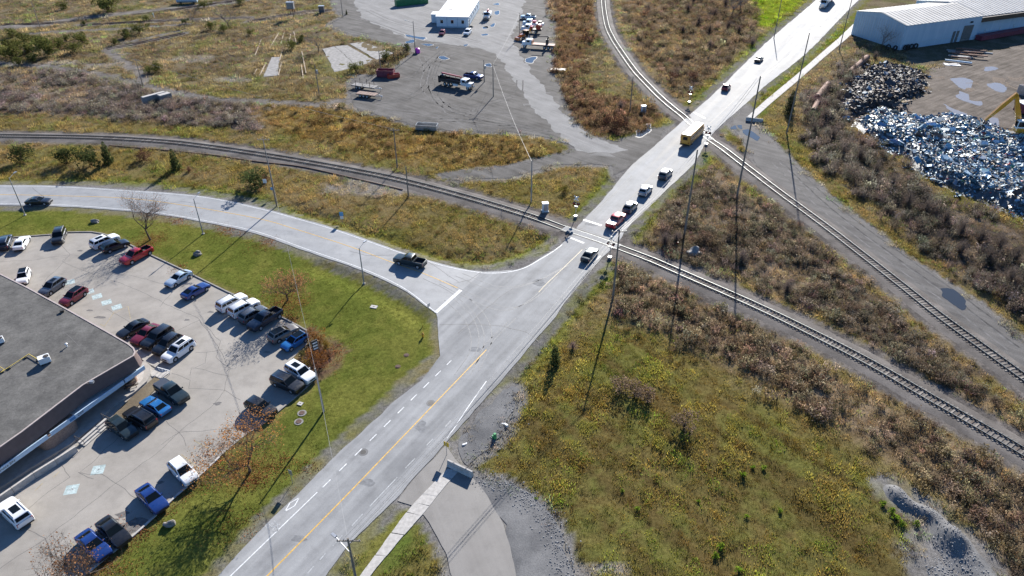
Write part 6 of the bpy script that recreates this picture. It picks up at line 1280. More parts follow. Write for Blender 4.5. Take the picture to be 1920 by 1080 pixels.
# gravel mound
gxm, gym = np.meshgrid(np.arange(28, 66, 0.3), np.arange(38, 80, 0.3)); fx, fy = gxm.ravel(), gym.ravel(); d = -sdf(fx, fy, P['pile'], 6)
ridge = sdline(fx, fy, G([(1672, 908), (1705, 935), (1745, 950), (1790, 985), (1830, 1025), (1880, 1095)]), 6)
hz = sstep(0, 1.6, d)*(1.75*np.exp(-(ridge/1.7)**2)+0.25*fbm(fx, fy, 4.5, 77, 2)+0.85*np.exp(-(np.hypot(fx-at(1768, 1000).x, fy-at(1768, 1000).y)/1.2)**2)+0.9*np.exp(-(np.hypot(fx-at(1795, 1018).x, fy-at(1795, 1018).y)/1.1)**2))-0.08
hz = hz.reshape(gxm.shape)
for _ in range(10): hz[1:-1, 1:-1] = (hz[1:-1, 1:-1]*2+hz[:-2, 1:-1]+hz[2:, 1:-1]+hz[1:-1, :-2]+hz[1:-1, 2:])/6
hz = hz.ravel()+0.28*(fbm(fx, fy, 1.2, 78, 3)-0.5)*sstep(0, 1, d)
nn_ = gxm.shape; ii = np.arange(fx.size).reshape(nn_); q = np.stack([ii[:-1, :-1], ii[:-1, 1:], ii[1:, 1:], ii[1:, :-1]], -1).reshape(-1, 4); keep = (d[q] > -0.3).any(1)
us, inv = np.unique(q[keep], return_inverse=True); me = bpy.data.meshes.new('gravel_pile'); me.from_pydata([(fx[i], fy[i], hz[i]) for i in us], [], inv.reshape(-1, 4).tolist()); me.polygons.foreach_set('use_smooth', [True]*len(me.polygons)); me.update()
tag(link('gravel_pile', me, None, None, M_STONE), 'long mound of grey crushed stone at the lower right edge of the field', 'gravel pile')

# loose stones on the mound and the gravel edges
r_ = random.Random(5); bm = bmesh.new(); bmesh.ops.create_icosphere(bm, subdivisions=1, radius=1.0); IV = [v.co.copy() for v in bm.verts]; IF = [tuple(v.index for v in f.verts) for f in bm.faces]; bm.free()
def stones(name, pts, smin, smax, label):
    mb = MB()
    for x, y, z in pts:
        s = r_.uniform(smin, smax); k = (r_.uniform(0.7, 1.3), r_.uniform(0.7, 1.3), r_.uniform(0.5, 0.9)); mb.add([(x+v.x*s*k[0]*r_.uniform(0.8, 1.2), y+v.y*s*k[1], z+v.z*s*k[2]) for v in IV], IF)
    tag(mb.build(name, simple('broken_stone', (0.24, 0.235, 0.23), 0.9, var=0.4, scale=1.5, spec=0.2)), label, 'stones', None, 'stuff')
sel = RNG.choice(np.where(d > 0.2)[0], 1100); stones('loose_stones', [(fx[i]+r_.uniform(-.15, .15), fy[i]+r_.uniform(-.15, .15), hz[i]+0.01) for i in sel], 0.03, 0.11, 'loose broken stones lying on the long grey mound')
pts = []
for pl, n_ in (([(905, 893), (960, 908), (1000, 935), (1030, 965), (1055, 1010), (1080, 1095)], 700), ([(880, 870), (905, 850), (945, 822), (962, 780), (975, 738)], 250), ([(670, 210), (730, 223), (792, 243), (955, 250)], 350)):
    ln = even(resample(G(pl), 0.5), 0.2)
    for _ in range(n_): p = r_.choice(ln); pts.append((p.x+r_.gauss(-0.6, 0.8), p.y+r_.gauss(-0.3, 0.8), 0.02))
stones('loose_stones', pts, 0.03, 0.10, 'loose broken stones along the edges of the gravel driveway and yard')
# ------------------------------------------------------------------ vegetation
def plant_mat(name, base, instanced=True, var=0.35, trans=0.0):
    """dull leaf or stem surface; the colour of each plant is carried by the plant itself"""
    m, nt, p = newmat(name)
    a = N(nt, 'Attribute', attribute_name='tint'); a.attribute_type = 'INSTANCER' if instanced else 'OBJECT'
    oi = N(nt, 'ObjectInfo'); v = ramp(nt, oi.outputs['Random'], [(0.0, 1-var), (1.0, 1+var)])
    src = a.outputs['Color'] if instanced else oi.outputs['Color']
    ba = N(nt, 'Attribute', attribute_name='shade'); c = mixc(nt, 1.0, src, v, 'MULTIPLY'); c = mixc(nt, 1.0, c, ba.outputs['Color'], 'MULTIPLY')
    df = N(nt, 'BsdfDiffuse'); tl = N(nt, 'BsdfTranslucent'); ms = N(nt, 'MixShader'); ms.inputs[0].default_value = trans
    nt.links.new(c, df.inputs[0]); nt.links.new(c, tl.inputs[0]); nt.links.new(df.outputs[0], ms.inputs[1]); nt.links.new(tl.outputs[0], ms.inputs[2])
    nt.links.new(ms.outputs[0], nt.nodes['Material Output'].inputs[0]); nt.nodes.remove(p)
    return m
class VB:
    """triangles with a colour factor each"""
    def __init__(s): s.v = []; s.f = []; s.c = []
    def tri(s, a, b, c, k): n = len(s.v); s.v += [tuple(a), tuple(b), tuple(c)]; s.f.append((n, n+1, n+2)); s.c += [k]*3
    def quad(s, a, b, c, d, k): n = len(s.v); s.v += [tuple(a), tuple(b), tuple(c), tuple(d)]; s.f.append((n, n+1, n+2, n+3)); s.c += [k]*4
    def leaf(s, p, r, k, rnd):
        u = Vector((rnd.gauss(0, 1), rnd.gauss(0, 1), rnd.gauss(0, 0.7))).normalized(); w = u.orthogonal().normalized(); w = Matrix.Rotation(rnd.uniform(0, 6.28), 3, u) @ w
        p = Vector(p); s.quad(p-u*r, p+w*r*0.6, p+u*r, p-w*r*0.6, k)
    def stem(s, a, b, r0, r1, k, n=3):
        a, b = Vector(a), Vector(b); d = (b-a)
        if d.length < 1e-5: return
        d.normalize(); u = d.orthogonal().normalized(); w = d.cross(u); n0 = len(s.v)
        for q, r in ((a, r0), (b, r1)):
            for i in range(n): t = 2*math.pi*i/n; s.v.append(tuple(q+u*(r*math.cos(t))+w*(r*math.sin(t)))); s.c.append(k)
        s.f += [(n0+i, n0+(i+1) % n, n0+n+(i+1) % n, n0+n+i) for i in range(n)]
    def mesh(s, name, mat):
        m = bpy.data.meshes.new(name); m.from_pydata(s.v, [], s.f); m.update()
        a = m.color_attributes.new('shade', 'FLOAT_COLOR', 'POINT'); cc = np.array([(k if isinstance(k, tuple) else (k, k, k))+(1,) for k in s.c], np.float32); a.data.foreach_set('color', cc.ravel()); m.materials.append(mat); return m
M_PLANT_I = plant_mat('dry_growth', None, True, 0.35, 0.5); M_PLANT_O = plant_mat('foliage', None, False, 0.12, 0.35)
def tuft(seed, n, h, spread, w):
    r = random.Random(seed); v = VB()
    for i in range(n):
        a = r.uniform(0, 6.28); q = spread*math.sqrt(r.random()); x, y = q*math.cos(a), q*math.sin(a); hh = h*r.uniform(0.5, 1.1); l = r.uniform(0.1, 0.7)*hh; b = a+r.gauss(0, 0.8)
        t = Vector((x+l*math.cos(b), y+l*math.sin(b), hh)); pp = Vector((-math.sin(b), math.cos(b), 0))*w*r.uniform(0.6, 1.3); g = Vector((x, y, -0.05)); k = r.uniform(0.7, 1.3)
        v.tri(g-pp, g+pp, t, k)
    return v
def weed(seed, n, h, spread):
    r = random.Random(seed); v = VB()
    for i in range(n):
        a = r.uniform(0, 6.28); q = spread*math.sqrt(r.random()); g = Vector((q*math.cos(a), q*math.sin(a), 0)); hh = h*r.uniform(0.55, 1.1); t = g+Vector((r.gauss(0, 0.18)*hh, r.gauss(0, 0.18)*hh, hh)); k = r.uniform(0.6, 1.0)
        u = Vector((r.gauss(0, 1), r.gauss(0, 1), 0)).normalized()*0.022; v.tri(g-u, g+u, t, k)
        for j in range(5): z = r.uniform(0.35, 1.02); v.leaf(g.lerp(t, z)+Vector((r.gauss(0, 0.07), r.gauss(0, 0.07), 0)), r.uniform(0.035, 0.095), r.uniform(0.7, 1.45) if z > 0.75 else r.uniform(0.45, 0.9), r)
    return v
def twigs(seed, n, h, spread, leaf=60):
    r = random.Random(seed); v = VB()
    for i in range(n):
        a = r.uniform(0, 6.28); q = spread*0.4*r.random(); g = Vector((q*math.cos(a), q*math.sin(a), 0)); lean = r.uniform(0.1, 0.85)*spread; hh = h*r.uniform(0.5, 1.05)*(1-0.3*lean/spread); b = a+r.gauss(0, 0.6)
        m_ = g+Vector((lean*0.4*math.cos(b), lean*0.4*math.sin(b), hh*0.55)); t = g+Vector((lean*math.cos(b), lean*math.sin(b), hh)); k = r.uniform(0.7, 1.3); u = Vector((-math.sin(b), math.cos(b), 0))*0.02
        v.quad(g-u, g+u, m_+u*0.7, m_-u*0.7, k); v.tri(m_-u*0.7, m_+u*0.7, t, k)
        for j in range(4):
            c = m_.lerp(t, r.random()); e = c+Vector((r.gauss(0, 0.2), r.gauss(0, 0.2), r.uniform(0.05, 0.35)))*h*0.45; v.tri(c-u*0.5, c+u*0.5, e, k*r.uniform(0.8, 1.2))
    for i in range(leaf):
        a = r.uniform(0, 6.28); q = spread*math.sqrt(r.random()); z = h*(1-0.55*(q/spread)**2)*r.uniform(0.3, 1.0); v.leaf((q*math.cos(a), q*math.sin(a), z), r.uniform(0.04, 0.11), r.uniform(0.5, 1.35), r)
    return v
def proto_coll(name, meshes):
    c = bpy.data.collections.new(name)
    for i, m in enumerate(meshes): o = bpy.data.objects.new('%s_%d' % (name, i), m); c.objects.link(o)
    return c
PC = {'grass': proto_coll('grass_tufts', [tuft(i, 24, 0.22, 0.46, 0.03).mesh('tuft', M_PLANT_I) for i in range(5)]),
      'weed': proto_coll('weed_stems', [weed(20+i, 16, 0.72, 0.5).mesh('weed', M_PLANT_I) for i in range(5)]),
      'twig': proto_coll('twig_clumps', [twigs(40+i, 26, 1.1, 0.85).mesh('twigs', M_PLANT_I) for i in range(5)]),
      'lawn': proto_coll('lawn_blades', [tuft(60+i, 26, 0.10, 0.5, 0.022).mesh('blades', M_PLANT_I) for i in range(4)]),
      'leaf': proto_coll('fallen_leaves', [(lambda v, r: ([v.leaf((r.gauss(0, 0.5), r.gauss(0, 0.5), 0.04), r.uniform(0.05, 0.09), r.uniform(0.6, 1.4), r) for _ in range(16)], v)[1])(VB(), random.Random(80+i)).mesh('leaves', M_PLANT_I) for i in range(3)])}
def gn_tree(coll):
    ng = bpy.data.node_groups.new('scatter_'+coll.name, 'GeometryNodeTree'); ng.interface.new_socket('Geometry', in_out='INPUT', socket_type='NodeSocketGeometry'); ng.interface.new_socket('Geometry', in_out='OUTPUT', socket_type='NodeSocketGeometry')
    n = ng.nodes; l = ng.links; gi = n.new('NodeGroupInput'); go = n.new('NodeGroupOutput'); ip = n.new('GeometryNodeInstanceOnPoints'); ci = n.new('GeometryNodeCollectionInfo')
    ci.inputs['Collection'].default_value = coll; ci.inputs['Separate Children'].default_value = True; ci.inputs['Reset Children'].default_value = True; ip.inputs['Pick Instance'].default_value = True
    def attr(nm, ty): a = n.new('GeometryNodeInputNamedAttribute'); a.data_type = ty; a.inputs[0].default_value = nm; return a.outputs[0]
    l.new(gi.outputs[0], ip.inputs['Points']); l.new(ci.outputs[0], ip.inputs['Instance']); l.new(attr('pick', 'INT'), ip.inputs['Instance Index'])
    cb = n.new('ShaderNodeCombineXYZ'); l.new(attr('turn', 'FLOAT'), cb.inputs[2]); l.new(cb.outputs[0], ip.inputs['Rotation']); l.new(attr('size', 'FLOAT_VECTOR'), ip.inputs['Scale']); l.new(ip.outputs[0], go.inputs[0]); return ng
GN = {k: gn_tree(c) for k, c in PC.items()}
def scatter(name, kind, pts, size, tint, label, cat):
    m = bpy.data.meshes.new(name); n = len(pts); m.vertices.add(n); m.vertices.foreach_set('co', np.asarray(pts, np.float32).ravel())
    for nm, ty, dat, key in (('pick', 'INT', RNG.integers(0, 50, n).astype(np.int32), 'value'), ('turn', 'FLOAT', RNG.uniform(0, 6.28, n).astype(np.float32), 'value'), ('size', 'FLOAT_VECTOR', np.asarray(size, np.float32), 'vector'), ('tint', 'FLOAT_COLOR', np.hstack([tint, np.ones((n, 1))]).astype(np.float32), 'color')):
        a = m.attributes.new(nm, ty, 'POINT'); a.data.foreach_set(key, dat.ravel())
    m.materials.append(M_PLANT_I); o = bpy.data.objects.new(name, m); COL.objects.link(o); md = o.modifiers.new('scatter', 'NODES'); md.node_group = GN[kind]; tag(o, label, cat, None, 'stuff'); return o
# sample points over everything in view, and a little beyond
def sample(n, ymin=26, ymax=345):
    # even on the ground, thinned with distance
    y = RNG.uniform(ymin, ymax, n); hw = (y*math.cos(PITCH)+CAM_H*math.sin(PITCH))/FPX*960*1.12+4; x = RNG.uniform(-1, 1, n)*220; m = np.abs(x) < hw; x, y = x[m], y[m]
    dist = np.hypot(y, CAM_H); keep = RNG.random(len(x)) < np.clip((118/dist)**2.0, 0.09, 1.0); return x[keep], y[keep], dist[keep]
sx_, sy_, sdist = sample(400000)
def clear(x, y, margin=0.25):
    m = np.ones(len(x), bool)
    for pl in (main_poly, side_poly, P['park'], P['drive'], P['bed']): m &= sdf(x, y, pl, 3) > margin
    for k in ('yard', 'gc', 'dgr', 'dump', 'dirt', 'sdirt', 'pile'): m &= sdf(x, y, P[k], 3)+(fbm(x, y, 2.5, 8, 2)-0.5)*2.2 > 0.1
    for ln, w_ in OLD_PATHS: m &= sdline(x, y, G(ln), 6)+(fbm(x, y, 2, 28, 2)-0.5)*w_*1.8 > w_*0.8
    for s in SLABS: m &= sdf(x, y, G(s), 3) > 0.2
    m &= np.minimum(sdline(x, y, trackA, 6), sdline(x, y, trackB, 6))+(fbm(x, y, 1.5, 18, 2)-0.5)*1.2 > 3.2
    for pl in ([(840, 879), (775, 945), (717, 1022), (640, 1130), (400, 1460), (440, 1460), (664, 1130), (725, 1042), (797, 960), (861, 883)], [(1401, 219), (1490, 143), (1600, 45), (1610, 52), (1500, 148), (1414, 222)], [(1591, 66), (1686, 95), (1990, 50), (1990, -30), (1605, -30)], [(819, 52), (880, 54), (915, 0), (830, 0)]): m &= sdf(x, y, G(pl), 3) > 0.1
    return m
ok = clear(sx_, sy_); lw = sdf(sx_, sy_, P['lawn'], 3); inl = lw < 0.1
gcorr = (sdf(sx_, sy_, corr_main, 4) > 0.15+(vnoise(sx_*0.8, sy_*0.8, 3)-0.5)*0.8) & (sdf(sx_, sy_, corr_side, 4) > 0.15+(vnoise(sx_*0.8, sy_*0.8, 3)-0.5)*0.8)
mead = ok & ~inl & gcorr
X, Y, Dst = sx_[mead], sy_[mead], sdist[mead]; Z = ground_z(X, Y)
def soil(x, y):
    i = np.clip(np.round((x-xs[0])/0.8).astype(int), 0, nx-1); j = np.clip(np.searchsorted(ys, y), 0, ny-1); return col.reshape(ny, nx, 3)[j, i]
base = soil(X, Y); k1 = fbm(X, Y, 3.0, 61, 2); k2 = fbm(X, Y, 11, 62, 3); far_k = np.clip(Dst/118, 1, 2.0)
# which growth: brush where the brush polygons say so
wb = np.full(len(X), -1.0); bh = np.ones(len(X)); bt = np.zeros((len(X), 3)); scr = np.zeros(len(X), bool); u_ = RNG.random(len(X))
for key, (pl, ca, cb, hh, dn) in BRUSH.items():
    d = sdf(X, Y, G(pl), 8)+(fbm(X, Y, 6, 5, 3)-0.5)*6
    w = sstep(1.5, -1.5, d)*dn*sstep(0.34, 0.58, fbm(X, Y, 8, 91, 3)+0.07); m = w > wb; wb[m] = w[m]; bh[m] = hh
    mix_ = np.clip(fbm(X, Y, 5, 33, 3)*1.6-0.3+RNG.normal(0, 0.15, len(X)), 0, 1)[:, None]; bt[m] = (np.array(ca)*(1-mix_)+np.array(cb)*mix_)[m]; scr[m] = (RNG.random(len(X)) < {'scrub': 1.0, 'north': 0.9, 'reeds': 1.0, 'between': 0.6, 'island': 0.3}.get(key, 0.12))[m]
brush = u_ < wb*0.66
jit = lambda n, s=0.16: np.exp(RNG.normal(0, s, (n, 1)))*np.exp(RNG.normal(0, s*0.3, (n, 3)))
# grasses
g = ~brush; n = g.sum(); hue = k1[g][:, None]
gt = base[g]*np.array([1.5, 1.42, 1.2])*(0.75+0.7*hue)*jit(n); green = (RNG.random(n) < 0.07+0.22*(k2[g] > 0.6))[:, None]; gt = np.where(green, gt*np.array([0.72, 1.12, 0.75]), gt); straw = (RNG.random(n) < 0.14)[:, None]; gt = np.where(straw, gt*np.array([1.45, 1.35, 1.3]), gt)
s = RNG.uniform(0.7, 1.5, n)*far_k[g]*(0.7+0.7*k1[g]); inf = sdf(X[g], Y[g], P['field'], 3) < 0; hs = np.where(inf, 0.75, 1.15)*RNG.uniform(0.7, 1.25, n)
mg = mow(X[g], Y[g]); row = np.where(inf, 0.62+0.95*sstep(0.32, 0.66, mg), 1.0)[:, None]; s = np.where(inf, s*(0.7+0.6*sstep(0.35, 0.6, mg)), s); gt = gt*np.hstack([row, row*np.where(inf[:, None], 1.0, 1.0), row*np.where(inf[:, None], 0.80, 0.92)])*np.where(inf[:, None] & (mg < 0.47)[:, None], np.array([[1.07, 0.95, 0.9]]), 1.0)
scatter('meadow_grass', 'grass', np.stack([X[g], Y[g], Z[g]], 1), np.stack([s, s, s*hs], 1), gt, 'rough olive and straw coloured meadow grass covering the open ground', 'grass')
# weeds and brush
b = brush & (~scr | (RNG.random(len(X)) < 0.3)); n = b.sum(); s = np.exp(RNG.normal(-0.1, 0.32, n))*np.sqrt(far_k[b])*(0.5+1.0*k1[b]); 
scatter('dry_weeds', 'weed', np.stack([X[b], Y[b], Z[b]], 1), np.stack([s*1.1, s*1.1, s*bh[b]*RNG.uniform(0.7, 1.2, n)], 1), bt[b]*np.array([1.28, 1.34, 1.3])*jit(n, 0.28), 'brown dry weeds and goldenrod standing between the tracks and along the banks', 'weeds')
b = brush & scr & ~(RNG.random(len(X)) < 0.35); n = b.sum(); s = RNG.uniform(0.6, 1.4, n)*np.sqrt(far_k[b])*(0.6+0.8*k1[b])
scatter('brushwood', 'twig', np.stack([X[b], Y[b], Z[b]], 1), np.stack([s*1.1, s*1.1, s*bh[b]*0.85], 1), bt[b]*np.array([1.25, 1.32, 1.28])*jit(n, 0.25), 'grey-brown leafless brushwood beside the scrap yard and in the reeds', 'brush')
# sparse single weeds out in the grass
sp = ~brush & (RNG.random(len(X)) < 0.035+0.05*(k2 > 0.58)) & ~(sdf(X, Y, P['field'], 3) < -2); n = sp.sum(); s = RNG.uniform(0.4, 1.0, n)*np.sqrt(far_k[sp])
scatter('stray_weeds', 'weed', np.stack([X[sp], Y[sp], Z[sp]], 1), np.stack([s, s, s*RNG.uniform(0.6, 1.2, n)], 1), base[sp]*np.array([1.15, 1.0, 0.95])*jit(n, 0.3), 'single dry weed stems scattered through the meadow', 'weeds')
# lawn
lx, ly, ld = sample(215000, 26, 150); m = (sdf(lx, ly, P['lawn'], 3) < -0.1) & (lx < 0); lx, ly = lx[m], ly[m]; n = len(lx); s = RNG.uniform(0.8, 1.3, n)
st_ = 0.86+0.28*(np.sin((lx*math.cos(MAIN_ANG+0.5)+ly*math.sin(MAIN_ANG+0.5))*1.9) > 0)*1.0
scatter('lawn_grass', 'lawn', np.stack([lx, ly, ground_z(lx, ly)], 1), np.stack([s, s, s], 1), soil(lx, ly)*1.2*np.stack([st_]*3, 1)*jit(n, 0.08), 'short mown green lawn grass around the car park', 'grass')
# fallen leaves
pts = []
for (x, y), r, nl in (((470, 885), 3.6, 130), ((538, 565), 3.2, 110), ((283, 450), 3.0, 80), ((175, 1062), 4.0, 170), ((330, 505), 1.2, 18), ((447, 556), 1.5, 25), ((543, 600), 1.6, 40), ((340, 925), 1.0, 20), ((262, 1000), 1.4, 40), ((300, 962), 1.0, 20), ((380, 898), 1.5, 30), ((330, 410), 3.5, 50), ((430, 432), 3.5, 60), ((500, 455), 2.5, 40), ((440, 985), 2.5, 35), ((545, 870), 2.0, 30), ((408, 852), 2.0, 60), ((610, 665), 3.0, 80)):
    c = at(x, y)
    for _ in range(nl): pts.append((c.x+random.gauss(0, r*0.55), c.y+random.gauss(0, r*0.55)))
pts = np.array(pts); n = len(pts); zz = np.maximum(ground_z(pts[:, 0], pts[:, 1]), np.where(sdf(pts[:, 0], pts[:, 1], P['park'], 3) < 0, 0.0, -1)); s = RNG.uniform(0.7, 1.3, n)
scatter('fallen_leaves', 'leaf', np.column_stack([pts, zz]), np.stack([s, s, s], 1), np.array((0.24, 0.105, 0.045))*jit(n, 0.35), 'fallen brown and orange leaves lying under the lawn trees and along the kerb', 'leaves')

# ------------------------------------------------------------------ trees and bushes as single plants
M_BARK = simple('grey_bark', (0.15, 0.125, 0.105), 0.95, var=0.25, scale=4)
def tree_mesh(seed, h, spread, leaves, trunk_h, lsize=0.09, levels=4):
    """trunk, branch-work and foliage meshes of a broadleaf tree"""
    r = random.Random(seed); tr = VB(); br = VB(); lf = VB(); tips = []
    def grow(p, d, L, rad, lev):
        segs = 3 if lev < 2 else 2; q = p
        for i in range(segs):
            d = (d+Vector((r.gauss(0, 0.13), r.gauss(0, 0.13), r.gauss(0.05, 0.08)))).normalized(); e = q+d*(L/segs); r0 = rad*(1-0.45*i/segs); r1 = rad*(1-0.45*(i+1)/segs)
            (tr if lev == 0 else br).stem(q, e, r0, r1, 1.0, 6 if lev == 0 else (4 if lev == 1 else 3)); q = e
            if lev > 0 and lev < levels and r.random() < 0.75: a = Vector((r.gauss(0, 1), r.gauss(0, 1), r.gauss(0.25, 0.5))).normalized(); grow(q, (d*0.55+a*0.75).normalized(), L*r.uniform(0.5, 0.75), r1*0.6, lev+1)
        if lev < levels:
            for k in range(5 if lev == 0 else 3): a = Vector((r.gauss(0, 1), r.gauss(0, 1), 0.2 if lev == 0 else r.gauss(0.2, 0.4))).normalized(); grow(q, (d*0.6+a*spread).normalized(), L*r.uniform(0.62, 0.85) if lev else h*0.30*r.uniform(0.8, 1.15), rad*0.5, lev+1)
        if lev >= levels-1: tips.append(q)
    grow(Vector((0, 0, -0.1)), Vector((0, 0, 1)), trunk_h, 0.17*h/7, 0)
    for i in range(leaves):
        t = r.choice(tips); lf.leaf(t+Vector((r.gauss(0, 0.13), r.gauss(0, 0.13), r.gauss(-0.03, 0.12))), lsize*r.uniform(0.6, 1.4), r.uniform(0.6, 1.4), r)
    return tr, br, lf
def broadleaf(px, h, label, seed, leaves, leafcol, trunk_h=1.9, spread=0.9, levels=4, twig=(0.17, 0.135, 0.11), name='broadleaf_tree', lsize=0.09):
    tr, br, lf = tree_mesh(seed, h, spread, leaves, trunk_h, lsize, levels); t = thing(name, label, 'tree', gpt(*px), random.uniform(0, 6))
    for nm, vb, c in (('trunk', tr, (0.16, 0.125, 0.10)), ('branches', br, twig), ('crown', lf, leafcol)):
        if vb.v: o = link(nm, vb.mesh(nm, M_PLANT_O), t); o.color = (*c, 1)
    return t
broadleaf((282, 449), 8.8, 'almost bare lawn tree beside the red pickup truck', 3, 420, (0.40, 0.20, 0.10), 2.2, 0.9, 5)
broadleaf((539, 563), 7.2, 'small orange-leaved tree on the lawn above the dark blue pickup', 5, 2600, (0.50, 0.26, 0.12), 1.6, 0.9, 5)
broadleaf((468, 882), 8.6, 'orange-leaved tree by the kerb with a long shadow on the lawn', 8, 3200, (0.50, 0.24, 0.085), 1.9, 0.9, 5)
broadleaf((165, 1092), 7.4, 'bare tree with a few brown leaves at the bottom left corner', 11, 900, (0.38, 0.19, 0.09), 1.6, 0.9, 5)
for px, h, sd_, lb in (((430, 52), 9.0, 21, 'tall pale bare tree among the old yard tracks'), ((362, 42), 7.0, 22, 'slender pale bare tree left of the tallest one in the old yard'), ((598, 97), 8.0, 23, 'pale bare tree beside the old concrete slabs'), ((1372, 28), 11.0, 24, 'large bare tree near the bright green lawn, left one'), ((1390, 22), 11.0, 25, 'large bare tree near the bright green lawn, right one'), ((1652, 92), 8.0, 26, 'bare tree before the end wall of the industrial hall')):
    broadleaf(px, h, lb, sd_, 0, (0.2, 0.15, 0.1), h*0.22, 0.7, 4, (0.26, 0.225, 0.20))
def bush_mesh(seed, h, w, n, leaf, cone=False, hollow=0.0):
    r = random.Random(seed); v = VB(); st = VB(); lobes = [(r.gauss(0, w*0.22), r.gauss(0, w*0.22), h*r.uniform(0.22, 0.78), w*r.uniform(0.16, 0.34)) for _ in range(11)]
    for i in range(12):
        a = r.uniform(0, 6.28); b = (w*0.45*math.cos(a)*r.random(), w*0.45*math.sin(a)*r.random(), h*r.uniform(0.5, 0.98)); st.stem((0, 0, -0.05), b, 0.035, 0.008, r.uniform(0.7, 1.1))
    for i in range(n):
        if cone: z = h*(1-math.sqrt(r.random())*0.97); a = r.uniform(0, 6.28); q = w*0.5*(1-z/h)**0.62*(0.78+0.22*math.sin(z*6+seed+2.5*math.sin(a*2+seed))); q *= math.sqrt(r.uniform(0.15, 1)); p = (q*math.cos(a), q*math.sin(a), z+r.gauss(0, 0.05))
        else:
            cx, cy_, cz, rr = r.choice(lobes); d = Vector((r.gauss(0, 1), r.gauss(0, 1), r.gauss(0, 1))).normalized()*rr*r.uniform(0.35, 1.0)**0.5; p = (cx+d.x, cy_+d.y, max(0.05, cz+d.z*0.9))
        v.leaf(p, leaf*r.uniform(0.6, 1.4), r.uniform(0.55, 1.35), r)
    return st, v
BUSH = {'ever': [bush_mesh(s, 2.5, 2.9, 1200, 0.11) for s in (1, 2, 3, 12, 13)], 'cone': [bush_mesh(s, 4.0, 2.2, 900, 0.13, True) for s in (4, 5)], 'dry': [bush_mesh(s, 1.8, 2.2, 620, 0.085) for s in (6, 7, 8)], 'small': [bush_mesh(s, 0.7, 0.9, 200, 0.08) for s in (9, 10)]}
def twig_dome(seed, n=220, h=2.0, w=2.4):
    r = random.Random(seed); v = VB(); lf = VB()
    for i in range(n):
        a = r.uniform(0, 6.28); el = r.uniform(0.25, 1.55); d = Vector((math.cos(a)*math.cos(el)*w*0.5, math.sin(a)*math.cos(el)*w*0.5, math.sin(el)*h))*r.uniform(0.7, 1.05); m_ = d*0.45+Vector((r.gauss(0, 0.06), r.gauss(0, 0.06), 0.1)); k = r.uniform(0.6, 1.25); u = Vector((-math.sin(a), math.cos(a), 0))*0.016
        v.quad(-u, u, m_+u*0.7, m_-u*0.7, k); v.tri(m_-u*0.7, m_+u*0.7, d, k)
        for j in range(3): c = m_.lerp(d, r.random()); e = c+Vector((r.gauss(0, 0.16), r.gauss(0, 0.16), r.uniform(0, 0.3))); v.tri(c-u*0.5, c+u*0.5, e, k)
    for i in range(160): a = r.uniform(0, 6.28); el = r.uniform(0.2, 1.55); q = r.uniform(0.6, 1.0); lf.leaf((math.cos(a)*math.cos(el)*w*0.5*q, math.sin(a)*math.cos(el)*w*0.5*q, math.sin(el)*h*q), r.uniform(0.03, 0.07), r.uniform(0.6, 1.3), r)
    return v, lf
BUSH['twig'] = [twig_dome(s) for s in (31, 32, 33)]
BM = {k: [(a.mesh('stems', M_PLANT_O), b.mesh('crown', M_PLANT_O)) for a, b in v] for k, v in BUSH.items()}
def bush(px, kind, s, colr, label, group, name='shrub', sz=None, cat='shrub'):
    a, b = random.choice(BM[kind]); t = thing(name, label, cat, gpt(*px), random.uniform(0, 6), group); t.scale = (s, s, sz or (s*0.72 if kind == 'twig' else s))
    o = link('stems', a, t); o.color = (*[c*1.25 for c in colr], 1) if kind == 'twig' else (0.13, 0.10, 0.075, 1); o = link('crown', b, t); k = random.uniform(0.85, 1.15); o.color = (*[c*k for c in colr], 1); return t
EV = (0.12, 0.125, 0.038); EVD = (0.075, 0.092, 0.034); BR = (0.17, 0.115, 0.075); GB = (0.15, 0.115, 0.10); OR = (0.27, 0.12, 0.035); RB = (0.15, 0.075, 0.05); LB = (0.27, 0.19, 0.13)
for x, y, s in ((28, 112, 1.9), (52, 100, 1.6), (92, 103, 2.6), (78, 88, 1.9), (20, 92, 1.5), (45, 78, 1.4), (10, 108, 1.6), (60, 116, 1.2), (112, 92, 1.5), (24, 70, 1.3), (36, 122, 1.1)):
    bush((x, y), 'ever', s, EV, 'olive green bush in the dense clump of bushes at the upper left', 'clump of olive green bushes at the upper left')
